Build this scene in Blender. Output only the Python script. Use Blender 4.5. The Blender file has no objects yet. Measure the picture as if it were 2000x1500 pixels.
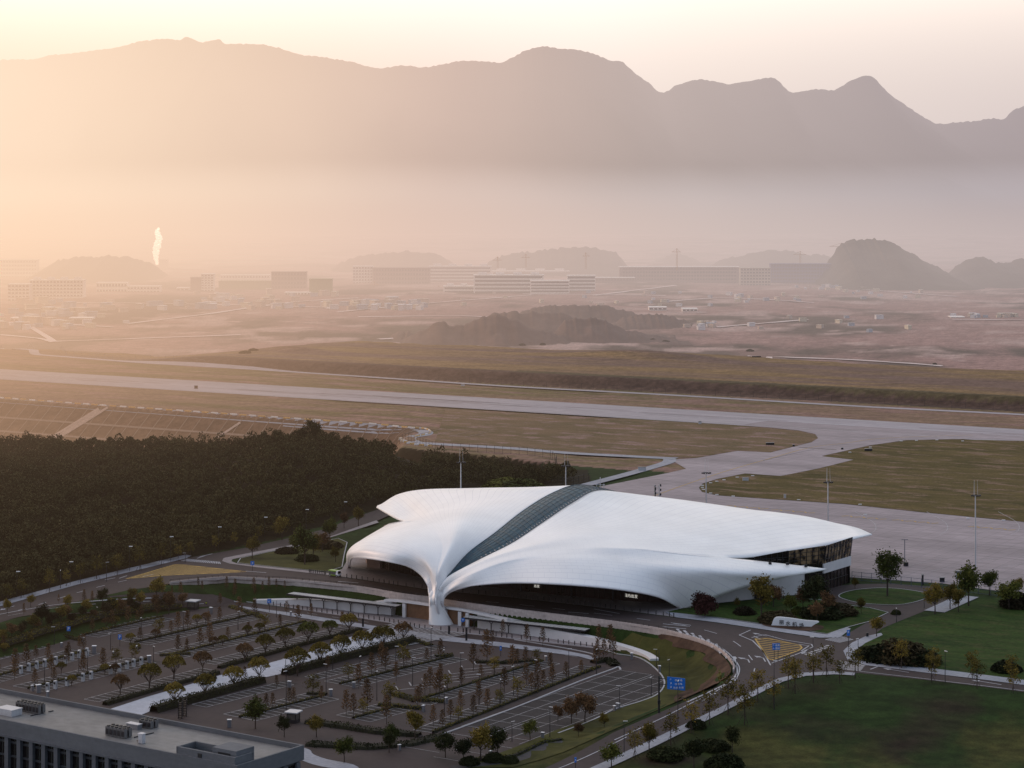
import bpy, bmesh, math, random
import numpy as np
from mathutils import Vector, geometry
random.seed(7); RNG = np.random.RandomState(11)
sc = bpy.context.scene
COL = sc.collection
F = 4500.0; YH = 340.0; CZ = 132.0          # photo focal length (px), horizon row, eye height (m)

# ------------------------------------------------------------------ objects
def tag(o, label=None, cat=None, group=None, kind=None):
    if label: o['label'] = label
    if cat: o['category'] = cat
    if group: o['group'] = group
    if kind: o['kind'] = kind
    return o
def empty(name, loc=(0, 0, 0), rz=0.0):
    o = bpy.data.objects.new(name, None); COL.objects.link(o)
    o.location = loc; o.rotation_euler = (0, 0, rz); return o
def kids(o): return [c for c in ALLCH.get(o.name, [])]
ALLCH = {}
def link(name, me, mats=None, parent=None, smooth=False):
    o = bpy.data.objects.new(name, me); COL.objects.link(o)
    if mats is not None:
        for m in (mats if isinstance(mats, (list, tuple)) else [mats]): me.materials.append(m)
    if parent is not None:
        o.parent = parent; ALLCH.setdefault(parent.name, []).append(o)
    if smooth: me.polygons.foreach_set('use_smooth', [True] * len(me.polygons))
    return o
def copy_tree(o, parent=None):
    c = o.copy(); COL.objects.link(c)
    if parent is not None:
        c.parent = parent; ALLCH.setdefault(parent.name, []).append(c)
    for ch in kids(o): copy_tree(ch, c)
    return c
class MB:
    def __init__(s): s.v = []; s.f = []; s.m = []
    def quad(s, a, b, c, d, m=0):
        n = len(s.v); s.v += [tuple(a), tuple(b), tuple(c), tuple(d)]; s.f.append((n, n+1, n+2, n+3)); s.m.append(m); return s
    def tri(s, a, b, c, m=0):
        n = len(s.v); s.v += [tuple(a), tuple(b), tuple(c)]; s.f.append((n, n+1, n+2)); s.m.append(m); return s
    def box(s, cx, cy, z0, lx, ly, h, rz=0.0, m=0):
        c, q = math.cos(rz), math.sin(rz); n = len(s.v)
        for z in (z0, z0 + h):
            for x, y in ((-lx/2, -ly/2), (lx/2, -ly/2), (lx/2, ly/2), (-lx/2, ly/2)):
                s.v.append((cx + x*c - y*q, cy + x*q + y*c, z))
        for f in ((3, 2, 1, 0), (4, 5, 6, 7), (0, 1, 5, 4), (1, 2, 6, 5), (2, 3, 7, 6), (3, 0, 4, 7)):
            s.f.append(tuple(n + i for i in f)); s.m.append(m)
        return s
    def prism(s, pts, z0, z1, m=0):
        n = len(s.v); k = len(pts)
        a = sum(pts[i][0]*pts[(i+1) % k][1] - pts[(i+1) % k][0]*pts[i][1] for i in range(k))
        if a < 0: pts = pts[::-1]
        s.v += [(p[0], p[1], z0) for p in pts] + [(p[0], p[1], z1) for p in pts]
        s.f.append(tuple(n + i for i in range(k-1, -1, -1))); s.f.append(tuple(n + k + i for i in range(k))); s.m += [m, m]
        for i in range(k):
            j = (i+1) % k; s.f.append((n+i, n+j, n+k+j, n+k+i)); s.m.append(m)
        return s
    def tube(s, pts, rad, sides=6, m=0, cap=True):
        pts = [Vector(p) for p in pts]
        if not hasattr(rad, '__len__'): rad = [rad] * len(pts)
        rings = []
        for i, p in enumerate(pts):
            d = (pts[min(i+1, len(pts)-1)] - pts[max(i-1, 0)]).normalized()
            up = Vector((0, 0, 1)) if abs(d.z) < .95 else Vector((1, 0, 0))
            a = d.cross(up).normalized(); b = d.cross(a)
            n = len(s.v); rings.append(n)
            for k in range(sides):
                t = 2*math.pi*k/sides; q = p + a*math.cos(t)*rad[i] + b*math.sin(t)*rad[i]; s.v.append(tuple(q))
        for i in range(len(pts)-1):
            for k in range(sides):
                j = (k+1) % sides; s.f.append((rings[i]+k, rings[i]+j, rings[i+1]+j, rings[i+1]+k)); s.m.append(m)
        if cap:
            s.f.append(tuple(rings[0]+k for k in range(sides))); s.f.append(tuple(rings[-1]+k for k in range(sides-1, -1, -1))); s.m += [m, m]
        return s
    def mesh(s, name):
        me = bpy.data.meshes.new(name); me.from_pydata(s.v, [], s.f)
        if any(s.m): me.polygons.foreach_set('material_index', s.m)
        me.update(); return me
    def build(s, name, mats, parent=None, smooth=False): return link(name, s.mesh(name), mats, parent, smooth)

# ------------------------------------------------------------------ noise
def _h(ix, iy, sd):
    n = (ix.astype(np.int64)*374761393 + iy.astype(np.int64)*668265263 + sd*1442695041) & 0x7fffffff
    n = ((n ^ (n >> 13)) * 1274126177) & 0x7fffffff
    return ((n ^ (n >> 16)) & 0xffff) / 65535.0
def vnoise(x, y, sd=0):
    x = np.asarray(x, float); y = np.asarray(y, float)
    ix = np.floor(x); iy = np.floor(y); fx = x-ix; fy = y-iy
    fx = fx*fx*(3-2*fx); fy = fy*fy*(3-2*fy)
    a = _h(ix, iy, sd); b = _h(ix+1, iy, sd); c = _h(ix, iy+1, sd); d = _h(ix+1, iy+1, sd)
    return (a*(1-fx)+b*fx)*(1-fy) + (c*(1-fx)+d*fx)*fy
def fbm(x, y, sd=0, o=4):
    r = 0; a = .5; t = 0
    for i in range(o):
        r = r + a*vnoise(np.asarray(x)*2**i, np.asarray(y)*2**i, sd+i*17); t += a; a *= .5
    return r/t
def S(t): t = np.clip(t, 0, 1); return t*t*(3-2*t)

# ------------------------------------------------------------------ terrain heights
def at(px, py, z=0.0):
    D = F*(CZ-z)/(py-YH); return Vector(((px-1000)/F*D, D, z))
# line where the upper road ends in the retaining wall (photo trace of real ground line at z = 0)
WALL_PX = [(-420, 1330), (-200, 1262), (0, 1215), (100, 1186), (250, 1152), (330, 1140), (400, 1133), (450, 1130), (520, 1133), (580, 1136), (700, 1148), (790, 1163), (840, 1169), (870, 1174), (960, 1187),
           (1080, 1202), (1200, 1217), (1290, 1231), (1350, 1246), (1392, 1261), (1422, 1281), (1437, 1302), (1434, 1320)]
def crom(P, n=6, closed=False):
    P = [np.array(p, float) for p in P]; out = []; N = len(P)
    for i in range(N if closed else N-1):
        if closed: a, b, c, d = P[(i-1) % N], P[i], P[(i+1) % N], P[(i+2) % N]
        else: a, b, c, d = P[max(i-1, 0)], P[i], P[i+1], P[min(i+2, N-1)]
        for k in range(n):
            t = k/n; out.append(.5*((2*b)+(c-a)*t+(2*a-5*b+4*c-d)*t*t+(3*b-a-3*c+d)*t**3))
    if not closed: out.append(P[-1])
    return out
WALL_XY = [np.array(at(p[0], p[1], 0)[:2]) for p in crom(WALL_PX, 4)]
_low = [at(1410, 1342, -1), at(1350, 1366, -2), at(1326, 1377, -2.4), at(1200, 1431, -4.2), at(1065, 1500, -5.5), at(1000, 1540, -6), at(900, 1700, -6)]
BASIN = [tuple(p) for p in WALL_XY] + [(p.x, p.y) for p in _low] + [(20, 350), (-400, 350)]
def sdist(X, Y, poly):
    X = np.asarray(X, float); Y = np.asarray(Y, float)
    d = np.full(X.shape, 1e9); ins = np.zeros(X.shape, bool); n = len(poly)
    for i in range(n):
        ax, ay = poly[i]; bx, by = poly[(i+1) % n]; ex, ey = bx-ax, by-ay
        t = np.clip(((X-ax)*ex+(Y-ay)*ey)/(ex*ex+ey*ey+1e-9), 0, 1)
        d = np.minimum(d, np.hypot(X-ax-t*ex, Y-ay-t*ey))
        c = ((ay > Y) != (by > Y)) & (X < ex*(Y-ay)/(ey if abs(ey) > 1e-9 else 1e-9)+ax); ins ^= c
    return np.where(ins, d, -d)
def hout(X, Y): return -5.5*S((605-Y)/75.0)
def hill_crest(X):
    return np.interp(X, [-420, -260, -222, -165, -120, -100, -88, -75, -58, -42, -28, -8, 12, 40], [5, 8, 9, 10.5, 11, 13.5, 14.5, 11, 8.0, 4, 3.0, 0, -3, 0])
UR = (math.cos(math.radians(31.1)), -math.sin(math.radians(31.1))); NR = (-UR[1], UR[0])
def rn(X, Y): return X*UR[0]+Y*UR[1], X*NR[0]+Y*NR[1]
_WX = [-400, -97, -84, -60, -43, -35, -11, -2, 10, 28, 45, 60, 400]
def step(X): return np.interp(X, [-400, -113, -101, 52, 60, 400], [0, 0, 1.3, 1.3, 0.2, 0.2])
def prof(X): return np.interp(X, _WX, [18, 18, 8.5, 8, 7.5, 3.2, 3.2, 3.8, 4.5, 6, 9, 18, 18]), np.interp(X, _WX, [-5.9, -5.9, -5.6, -4.1, -3.5, -1.5, -1.5, -2.2, -3.0, -4.2, -5.5, -5.9, -5.9])
_GX = [-400, -97, -84, -60, -47, -39, -7, 2, 13, 29, 45, 60, 400]
def gprof(X): return np.interp(X, _GX, [18, 18, 8.5, 8, 7.5, 3.2, 3.2, 3.8, 4.5, 6, 9, 18, 18]), np.interp(X, _GX, [-5.9, -5.9, -5.6, -4.1, -3.5, -1.5, -1.5, -2.2, -3.0, -4.2, -5.5, -5.9, -5.9])
def H(X, Y, deck=True):
    X = np.asarray(X, float); Y = np.asarray(Y, float)
    base = hout(X, Y)
    d = np.where(Y < 860, sdist(X, Y, BASIN), -1.0)
    E, ztop = gprof(X); st_ = step(X); o = 1.0 if deck else -1.6; e2 = E-2.4
    low = -st_*np.interp(d, [o, o+1.6], [0, 1]) + (ztop+st_)*S((d-1.0)/np.maximum(e2-.9, .6)) + (-6-ztop)*np.clip((d-e2)/1.2, 0, 1)
    wf = S((Y-575)/40.0)                                       # the low step only along the wall
    low2 = -6.0*S(d/9.0)
    low = low*wf + low2*(1-wf)
    z = np.where(d > -1.7, np.minimum(base, base + (low)*(6+base)/6.0), base)
    # wooded hill and gully on the left
    r, n = rn(X, Y)
    yb = np.interp(X, [-420, -200, -180, -158, -141, -112, -82, -60, -45, -30, -15, 15, 40], [405, 638, 675, 703, 742, 791, 838, 897, 924, 942, 960, 975, 985])
    L = hill_crest(X)
    up = S((Y-yb)/np.maximum(995-yb, 20)); dn = S((Y-1010)/95.0)
    mask = S((35-X)/25.0)*S((Y-yb)/12.0)
    hz = L*up*(1-dn) - 34*dn
    hz = hz + (fbm(X/28, Y/28, 5)-.5)*7*up*(1-.5*dn)
    emb = -34*S((1003-n)/50.0)*1.0
    left = S((-640-r)/10.0)
    near_emb = np.where(n > 1003, 0.0, np.minimum(0, (n-1003)/1.55))
    near_emb = np.maximum(near_emb, -34)
    hvl = np.where(Y > 1010, np.maximum(hz, near_emb), hz)
    # right part of the gully rises to the airfield fence line
    fence = np.interp(X, [-140, -60, -40, -20, 0, 14, 22], [1170, 1120, 1100, 1088, 1072, 1058, 1040])
    rt = S((Y-(fence-26))/24.0)
    we = S((-52-X)/22.0)
    hv = we*hvl + (1-we)*hz*(1-rt)
    z = np.where((X < 38) & (Y > yb-1) & (n < 1003), z*(1-mask) + hv*mask, z)
    # beyond the runway: bank, upper field, valley
    bank = S((r+1085)/90.0)
    zt = 6.0*bank*S((n-1243-8*S((r+700)/200))/13.0)
    edge = 1300+125*bank + 18*(fbm(r/60, n*0+3, 9)-.5)*2 + 25*S((r+820)/60)*S((-600-r)/80) - 30*S((r+470)/60)
    zt = zt + 4.5*np.exp(-((r+745)/55)**2-((n-1405)/28)**2) + 3*np.exp(-((r+985)/26)**2-((n-1330)/14)**2)
    drop = S((n-edge)/70.0)
    vz = -30 + (fbm(X/180, Y/260, 21)-.5)*7*S((n-1500)/200)
    zt = zt*(1-drop) + vz*drop
    zt = zt + (fbm(X/14, Y/22, 3)-.5)*1.6*drop
    return np.where(n > 1243, zt, z)
def Hs(x, y): return float(H(np.array([x]), np.array([y]))[0])
def G(px, py, z=None):
    """world point of a ground pixel of the photograph"""
    if z is not None: return at(px, py, z)
    t = (px-1000)/F; k = (py-YH)/F
    D = np.geomspace(300, 11000, 1500); zz = H(t*D, D); ray = CZ-k*D
    i = np.argmax(ray <= zz)
    a, b = D[max(i-1, 0)], D[i]
    Ds = np.linspace(a, b, 60); zz = H(t*Ds, Ds); j = np.argmax(CZ-k*Ds <= zz); Dj = Ds[j]
    return Vector((t*Dj, Dj, float(zz[j])))

# ------------------------------------------------------------------ materials
def nmat(name):
    m = bpy.data.materials.new(name); m.use_nodes = True; nt = m.node_tree
    return m, nt, nt.nodes['Principled BSDF']
def rgba(c): return (c[0], c[1], c[2], 1)
def mat(name, c, rough=.8, var=.25, scale=1.0, metal=0.0, c2=None, spec=.3, bump=0.0, coords='Object', detail=4.0, stretch=None):
    """noise-varied procedural material"""
    m, nt, b = nmat(name); N = nt.nodes; K = nt.links
    if coords == 'World': tc = N.new('ShaderNodeNewGeometry'); src = tc.outputs['Position']
    else: tc = N.new('ShaderNodeTexCoord'); src = tc.outputs[coords]
    if stretch:
        mp = N.new('ShaderNodeMapping'); mp.inputs['Scale'].default_value = stretch; mp.inputs['Rotation'].default_value = (0, 0, math.radians(31)); K.new(src, mp.inputs[0]); src = mp.outputs[0]
    no = N.new('ShaderNodeTexNoise'); no.inputs['Scale'].default_value = scale; no.inputs['Detail'].default_value = detail; no.inputs['Roughness'].default_value = .65
    K.new(src, no.inputs['Vector'])
    r = N.new('ShaderNodeValToRGB'); K.new(no.outputs[0], r.inputs[0])
    a = c if c2 is None else c2
    r.color_ramp.elements[0].position = .3; r.color_ramp.elements[1].position = .7
    r.color_ramp.elements[0].color = rgba([x*(1-var) for x in c]); r.color_ramp.elements[1].color = rgba([min(1, x*(1+var)) for x in a])
    K.new(r.outputs[0], b.inputs['Base Color'])
    b.inputs['Roughness'].default_value = rough; b.inputs['Metallic'].default_value = metal
    b.inputs['Specular IOR Level'].default_value = spec
    if bump:
        bp = N.new('ShaderNodeBump'); bp.inputs['Strength'].default_value = bump; K.new(no.outputs[0], bp.inputs['Height']); K.new(bp.outputs[0], b.inputs['Normal'])
    return m
def stain_mat(name, c, rough, scales, var, joints=None, spec=.3, jcol=.8):
    """two scales of stains on paving, optional slab joints (world metres, turned to the runway direction)"""
    m, nt, b = nmat(name); N = nt.nodes; K = nt.links
    g = N.new('ShaderNodeNewGeometry'); mp = N.new('ShaderNodeMapping'); mp.inputs['Rotation'].default_value = (0, 0, math.radians(31.1)); K.new(g.outputs['Position'], mp.inputs[0])
    col = None; cur = None
    base = N.new('ShaderNodeRGB'); base.outputs[0].default_value = rgba(c); cur = base.outputs[0]
    for i, (sx, sy) in enumerate(scales):
        m2 = N.new('ShaderNodeMapping'); m2.inputs['Scale'].default_value = (sx, sy, 1); K.new(mp.outputs[0], m2.inputs[0])
        no = N.new('ShaderNodeTexNoise'); no.inputs['Scale'].default_value = 1; no.inputs['Detail'].default_value = 5; no.inputs['Roughness'].default_value = .6; K.new(m2.outputs[0], no.inputs['Vector'])
        mr = N.new('ShaderNodeMapRange'); mr.inputs[1].default_value = .3; mr.inputs[2].default_value = .7; mr.inputs[3].default_value = 1-var; mr.inputs[4].default_value = 1+var; K.new(no.outputs[0], mr.inputs[0])
        mx = N.new('ShaderNodeVectorMath'); mx.operation = 'SCALE'; K.new(cur, mx.inputs[0]); K.new(mr.outputs[0], mx.inputs['Scale']); cur = mx.outputs[0]
    if joints:
        br = N.new('ShaderNodeTexBrick'); br.offset = 0; br.inputs['Scale'].default_value = 1; br.inputs['Brick Width'].default_value = joints[0]; br.inputs['Row Height'].default_value = joints[1]; br.inputs['Mortar Size'].default_value = joints[2]
        br.inputs['Color1'].default_value = (1, 1, 1, 1); br.inputs['Color2'].default_value = (.9, .9, .9, 1); br.inputs['Mortar'].default_value = (jcol, jcol, jcol, 1); K.new(mp.outputs[0], br.inputs['Vector'])
        mx = N.new('ShaderNodeVectorMath'); mx.operation = 'MULTIPLY'; K.new(cur, mx.inputs[0]); K.new(br.outputs[0], mx.inputs[1]); cur = mx.outputs[0]
    K.new(cur, b.inputs['Base Color']); b.inputs['Roughness'].default_value = rough; b.inputs['Specular IOR Level'].default_value = spec
    return m
M = {}
def patchy(name, a, b, c, k=1.0):
    """grass with worn bare patches: streaks along the runway, patches and fine grain"""
    m, nt, bs = nmat(name); N = nt.nodes; K = nt.links; g = N.new('ShaderNodeNewGeometry'); cur = None
    def no(sc_, det, st=(1, 1, 1)):
        mp = N.new('ShaderNodeMapping'); mp.vector_type = 'POINT'; mp.inputs['Rotation'].default_value = (0, 0, math.radians(31)); K.new(g.outputs['Position'], mp.inputs[0])
        m2 = N.new('ShaderNodeMapping'); m2.inputs['Scale'].default_value = st; K.new(mp.outputs[0], m2.inputs[0]); n = N.new('ShaderNodeTexNoise'); n.inputs['Scale'].default_value = sc_; n.inputs['Detail'].default_value = det; n.inputs['Roughness'].default_value = .7; K.new(m2.outputs[0], n.inputs['Vector']); return n.outputs[0]
    def ramp(src, lo, hi, c0, c1):
        r = N.new('ShaderNodeMapRange'); r.inputs[1].default_value = lo; r.inputs[2].default_value = hi; K.new(src, r.inputs[0]); x = N.new('ShaderNodeMix'); x.data_type = 'RGBA'; K.new(r.outputs[0], x.inputs[0])
        for i, q in ((6, c0), (7, c1)):
            if isinstance(q, tuple): x.inputs[i].default_value = rgba(q)
            else: K.new(q, x.inputs[i])
        return x.outputs[2]
    col = ramp(no(.018*k, 9, (1, 3.5, 1)), .36, .62, a, b); col = ramp(no(.05*k, 10, (1, 2.4, 1)), .52, .60, col, c); f = ramp(no(.9, 5), .3, .7, (.62, .62, .62), (1.3, 1.3, 1.3))
    v = N.new('ShaderNodeVectorMath'); v.operation = 'MULTIPLY'; K.new(col, v.inputs[0]); K.new(f, v.inputs[1]); K.new(v.outputs[0], bs.inputs['Base Color']); bs.inputs['Roughness'].default_value = .95; bs.inputs['Specular IOR Level'].default_value = .08; return m
M['asphalt'] = stain_mat('asphalt', (.041, .029, .029), .85, [(.05, .05), (.6, .6)], .16)
M['asphalt_dark'] = stain_mat('asphalt_dark', (.038, .036, .040), .85, [(.06, .06), (.8, .8)], .2)
M['bay'] = stain_mat('bay_paving', (.026, .022, .023), .9, [(.2, .2), (1.2, 1.2)], .3)
M['concrete'] = stain_mat('apron_concrete', (.28, .236, .25), .75, [(.006, .04), (.08, .5)], .22, joints=(5, 5, .14), jcol=.74)
M['runway'] = stain_mat('runway_concrete', (.31, .28, .305), .7, [(.004, .06), (.05, .6)], .14, joints=(5, 5, .14), jcol=.82)
M['walk'] = stain_mat('sidewalk_paving', (.28, .29, .33), .8, [(.1, .1), (1, 1)], .14, joints=(1.2, 1.2, .05), jcol=.8)
M['plaza'] = stain_mat('plaza_paving', (.25, .22, .225), .75, [(.08, .08), (1, 1)], .15, joints=(1.8, 1.8, .06), jcol=.8)
M['white_paint'] = mat('white_road_paint', (.38, .38, .41), .7, .18, .8, coords='World')
M['faded_paint'] = mat('faded_white_paint', (.33, .32, .33), .8, .35, .5, coords='World')
M['yellow_paint'] = mat('yellow_road_paint', (.42, .27, .07), .75, .2, .8, coords='World')
M['kerb'] = mat('kerb_stone', (.34, .34, .36), .8, .12, .5, coords='World')
M['lawn'] = patchy('lawn', (.014, .032, .006), (.036, .064, .012), (.046, .054, .016), 2.5)
M['lawn_warm'] = mat('lawn_warm', (.028, .033, .009), .95, .4, .06, coords='World', c2=(.060, .058, .017), detail=8, spec=.1)
M['soil'] = mat('bare_soil', (.040, .024, .018), .95, .35, .25, coords='World', c2=(.07, .043, .03), detail=8, spec=.1)
M['field'] = mat('airfield_grass', (.15, .10, .062), .95, .25, .02, coords='World', c2=(.19, .135, .062), detail=9, stretch=(1, 4, 1), spec=.1)
M['field_green'] = patchy('airfield_grass_right', (.060, .050, .015), (.13, .094, .036), (.18, .12, .08))
M['white_wall'] = mat('white_render', (.62, .60, .61), .6, .07, .2)
M['ret_wall'] = stain_mat('retaining_wall_stone', (.42, .36, .345), .85, [(.3, .3), (1.5, 1.5)], .15)
M['dark_metal'] = mat('dark_metal', (.028, .026, .030), .5, .2, 2, metal=.3)
M['grey_metal'] = mat('grey_metal', (.22, .22, .24), .45, .15, 2, metal=.5)
M['light_metal'] = mat('light_metal', (.48, .48, .50), .45, .1, 2, metal=.2)
M['glass_dark'] = mat('dark_glass', (.012, .009, .009), .08, .3, .3, spec=.6)
M['blue_sign'] = mat('blue_sign_paint', (.015, .15, .55), .4, .08, 1)
M['white'] = mat('white_paint', (.75, .75, .76), .5, .05, 1)
M['black'] = mat('black_paint', (.015, .015, .018), .5, .2, 1)
M['bark'] = mat('bark', (.045, .032, .026), .9, .3, 3)
M['bark_light'] = mat('bark_light', (.10, .075, .06), .9, .3, 3)
def leaf(name, c, c2, sc_=.35):
    m, nt, b = nmat(name); N = nt.nodes; K = nt.links
    oi = N.new('ShaderNodeObjectInfo'); g = N.new('ShaderNodeNewGeometry'); no = N.new('ShaderNodeTexNoise'); no.inputs['Scale'].default_value = sc_; no.inputs['Detail'].default_value = 3
    K.new(g.outputs['Position'], no.inputs['Vector'])
    ad = N.new('ShaderNodeMath'); ad.operation = 'ADD'; K.new(no.outputs[0], ad.inputs[0])
    sb = N.new('ShaderNodeMath'); sb.operation = 'MULTIPLY_ADD'; sb.inputs[1].default_value = .5; sb.inputs[2].default_value = -.25; K.new(oi.outputs['Random'], sb.inputs[0]); K.new(sb.outputs[0], ad.inputs[1])
    r = N.new('ShaderNodeValToRGB'); r.color_ramp.elements[0].position = .25; r.color_ramp.elements[1].position = .8
    r.color_ramp.elements[0].color = rgba(c); r.color_ramp.elements[1].color = rgba(c2); K.new(ad.outputs[0], r.inputs[0]); K.new(r.outputs[0], b.inputs['Base Color'])
    b.inputs['Roughness'].default_value = .9; b.inputs['Specular IOR Level'].default_value = .1
    return m
M['leaf_gold'] = leaf('golden_leaves', (.070, .056, .012), (.20, .14, .028))
M['leaf_green'] = leaf('green_leaves', (.032, .042, .010), (.115, .115, .024))
M['leaf_dark'] = leaf('dark_leaves', (.010, .014, .006), (.036, .040, .014))
M['leaf_brown'] = leaf('brown_leaves', (.018, .015, .008), (.055, .042, .020))
M['leaf_rust'] = leaf('rust_leaves', (.070, .040, .020), (.16, .088, .042))
M['leaf_red'] = leaf('dark_red_leaves', (.028, .010, .010), (.06, .022, .02))
M['forest'] = leaf('forest_leaves', (.010, .010, .004), (.062, .052, .020), .09)
M['hedge'] = leaf('hedge_leaves', (.045, .042, .009), (.16, .13, .03), .25)

# ------------------------------------------------------------------ camera, light, sky
cam = bpy.data.objects.new('camera', bpy.data.cameras.new('camera')); COL.objects.link(cam); sc.camera = cam
cam.location = (0, 0, CZ); cam.rotation_euler = (math.radians(90), 0, 0)
cam.data.sensor_width = 36; cam.data.lens = F/2000*36; cam.data.shift_y = (YH-750)/2000; cam.data.clip_start = 5; cam.data.clip_end = 40000
sun = bpy.data.objects.new('sun', bpy.data.lights.new('sun', 'SUN')); COL.objects.link(sun)
SAZ = math.radians(-62); SEL = math.radians(11)                    # sun low, left of the view
sd = Vector((math.sin(SAZ)*math.cos(SEL), math.cos(SAZ)*math.cos(SEL), math.sin(SEL)))
sun.rotation_euler = sd.to_track_quat('Z', 'Y').to_euler(); sun.data.energy = 4.0; sun.data.angle = math.radians(14); sun.data.color = (1, .67, .52)
w = bpy.data.worlds.new('World'); sc.world = w; w.use_nodes = True; nt = w.node_tree; N = nt.nodes; K = nt.links
bg = N['Background']
sky = N.new('ShaderNodeTexSky'); sky.sky_type = 'NISHITA'; sky.sun_disc = False; sky.sun_elevation = SEL; sky.sun_rotation = SAZ; sky.air_density = 1.5; sky.dust_density = 3
tc = N.new('ShaderNodeTexCoord')
gd = Vector((math.sin(math.radians(-26)), math.cos(math.radians(-26)), .12)).normalized()
dt = N.new('ShaderNodeVectorMath'); dt.operation = 'DOT_PRODUCT'; K.new(tc.outputs['Generated'], dt.inputs[0]); dt.inputs[1].default_value = gd
ac = N.new('ShaderNodeMath'); ac.operation = 'ARCCOSINE'; K.new(dt.outputs['Value'], ac.inputs[0])
dv = N.new('ShaderNodeMath'); dv.operation = 'DIVIDE'; dv.inputs[1].default_value = math.pi; K.new(ac.outputs[0], dv.inputs[0])
rp = N.new('ShaderNodeValToRGB'); K.new(dv.outputs[0], rp.inputs[0]); e = rp.color_ramp.elements
e[0].position = 0; e[0].color = (2.6, 2.6, 2.5, 1); e[1].position = 1; e[1].color = (.16, .18, .26, 1)
for p, c in ((.07, (2.4, 2.42, 2.5)), (.12, (1.85, 1.80, 1.74)), (.17, (1.62, 1.47, 1.28)), (.22, (1.52, 1.33, 1.14)), (.33, (.60, .59, .66)), (.47, (.53, .61, .76)), (.62, (.33, .39, .52))):
    q = e.new(p); q.color = rgba(c)
sm = N.new('ShaderNodeVectorMath'); sm.operation = 'SCALE'; sm.inputs['Scale'].default_value = .05; K.new(sky.outputs[0], sm.inputs[0])
av = N.new('ShaderNodeVectorMath'); av.operation = 'ADD'; ms_ = N.new('ShaderNodeVectorMath'); ms_.operation = 'SCALE'; ms_.inputs['Scale'].default_value = 1.6; K.new(rp.outputs[0], ms_.inputs[0]); sxw = N.new('ShaderNodeSeparateXYZ'); K.new(tc.outputs['Generated'], sxw.inputs[0]); mrw = N.new('ShaderNodeMapRange'); mrw.interpolation_type = 'SMOOTHSTEP'
mrw.inputs[1].default_value = .09; mrw.inputs[2].default_value = .30; mrw.inputs[3].default_value = 1.7; mrw.inputs[4].default_value = 1.02; K.new(sxw.outputs[2], mrw.inputs[0]); K.new(mrw.outputs[0], ms_.inputs['Scale'])
cl_ = N.new('ShaderNodeVectorMath'); cl_.operation = 'MINIMUM'; K.new(ms_.outputs[0], cl_.inputs[0])
cz_ = N.new('ShaderNodeMapRange'); cz_.interpolation_type = 'SMOOTHSTEP'; cz_.inputs[1].default_value = .09; cz_.inputs[2].default_value = .25; cz_.inputs[3].default_value = 6; cz_.inputs[4].default_value = 1.05; K.new(sxw.outputs[2], cz_.inputs[0]); K.new(cz_.outputs[0], cl_.inputs[1])
K.new(cl_.outputs[0], av.inputs[0]); K.new(sm.outputs[0], av.inputs[1])
K.new(av.outputs[0], bg.inputs[0]); bg.inputs[1].default_value = 1.0
sc.view_settings.view_transform = 'Standard'; sc.view_settings.look = 'None'; sc.view_settings.exposure = 0
cy = sc.cycles; cy.use_denoising = True; cy.max_bounces = 4; cy.diffuse_bounces = 2; cy.glossy_bounces = 2; cy.volume_bounces = 0; cy.transparent_max_bounces = 8
cy.volume_step_rate = 1.0; cy.volume_max_steps = 64; cy.use_adaptive_sampling = True; cy.adaptive_threshold = .015
sc.render.use_persistent_data = False
cy.sample_clamp_indirect = 4

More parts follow.
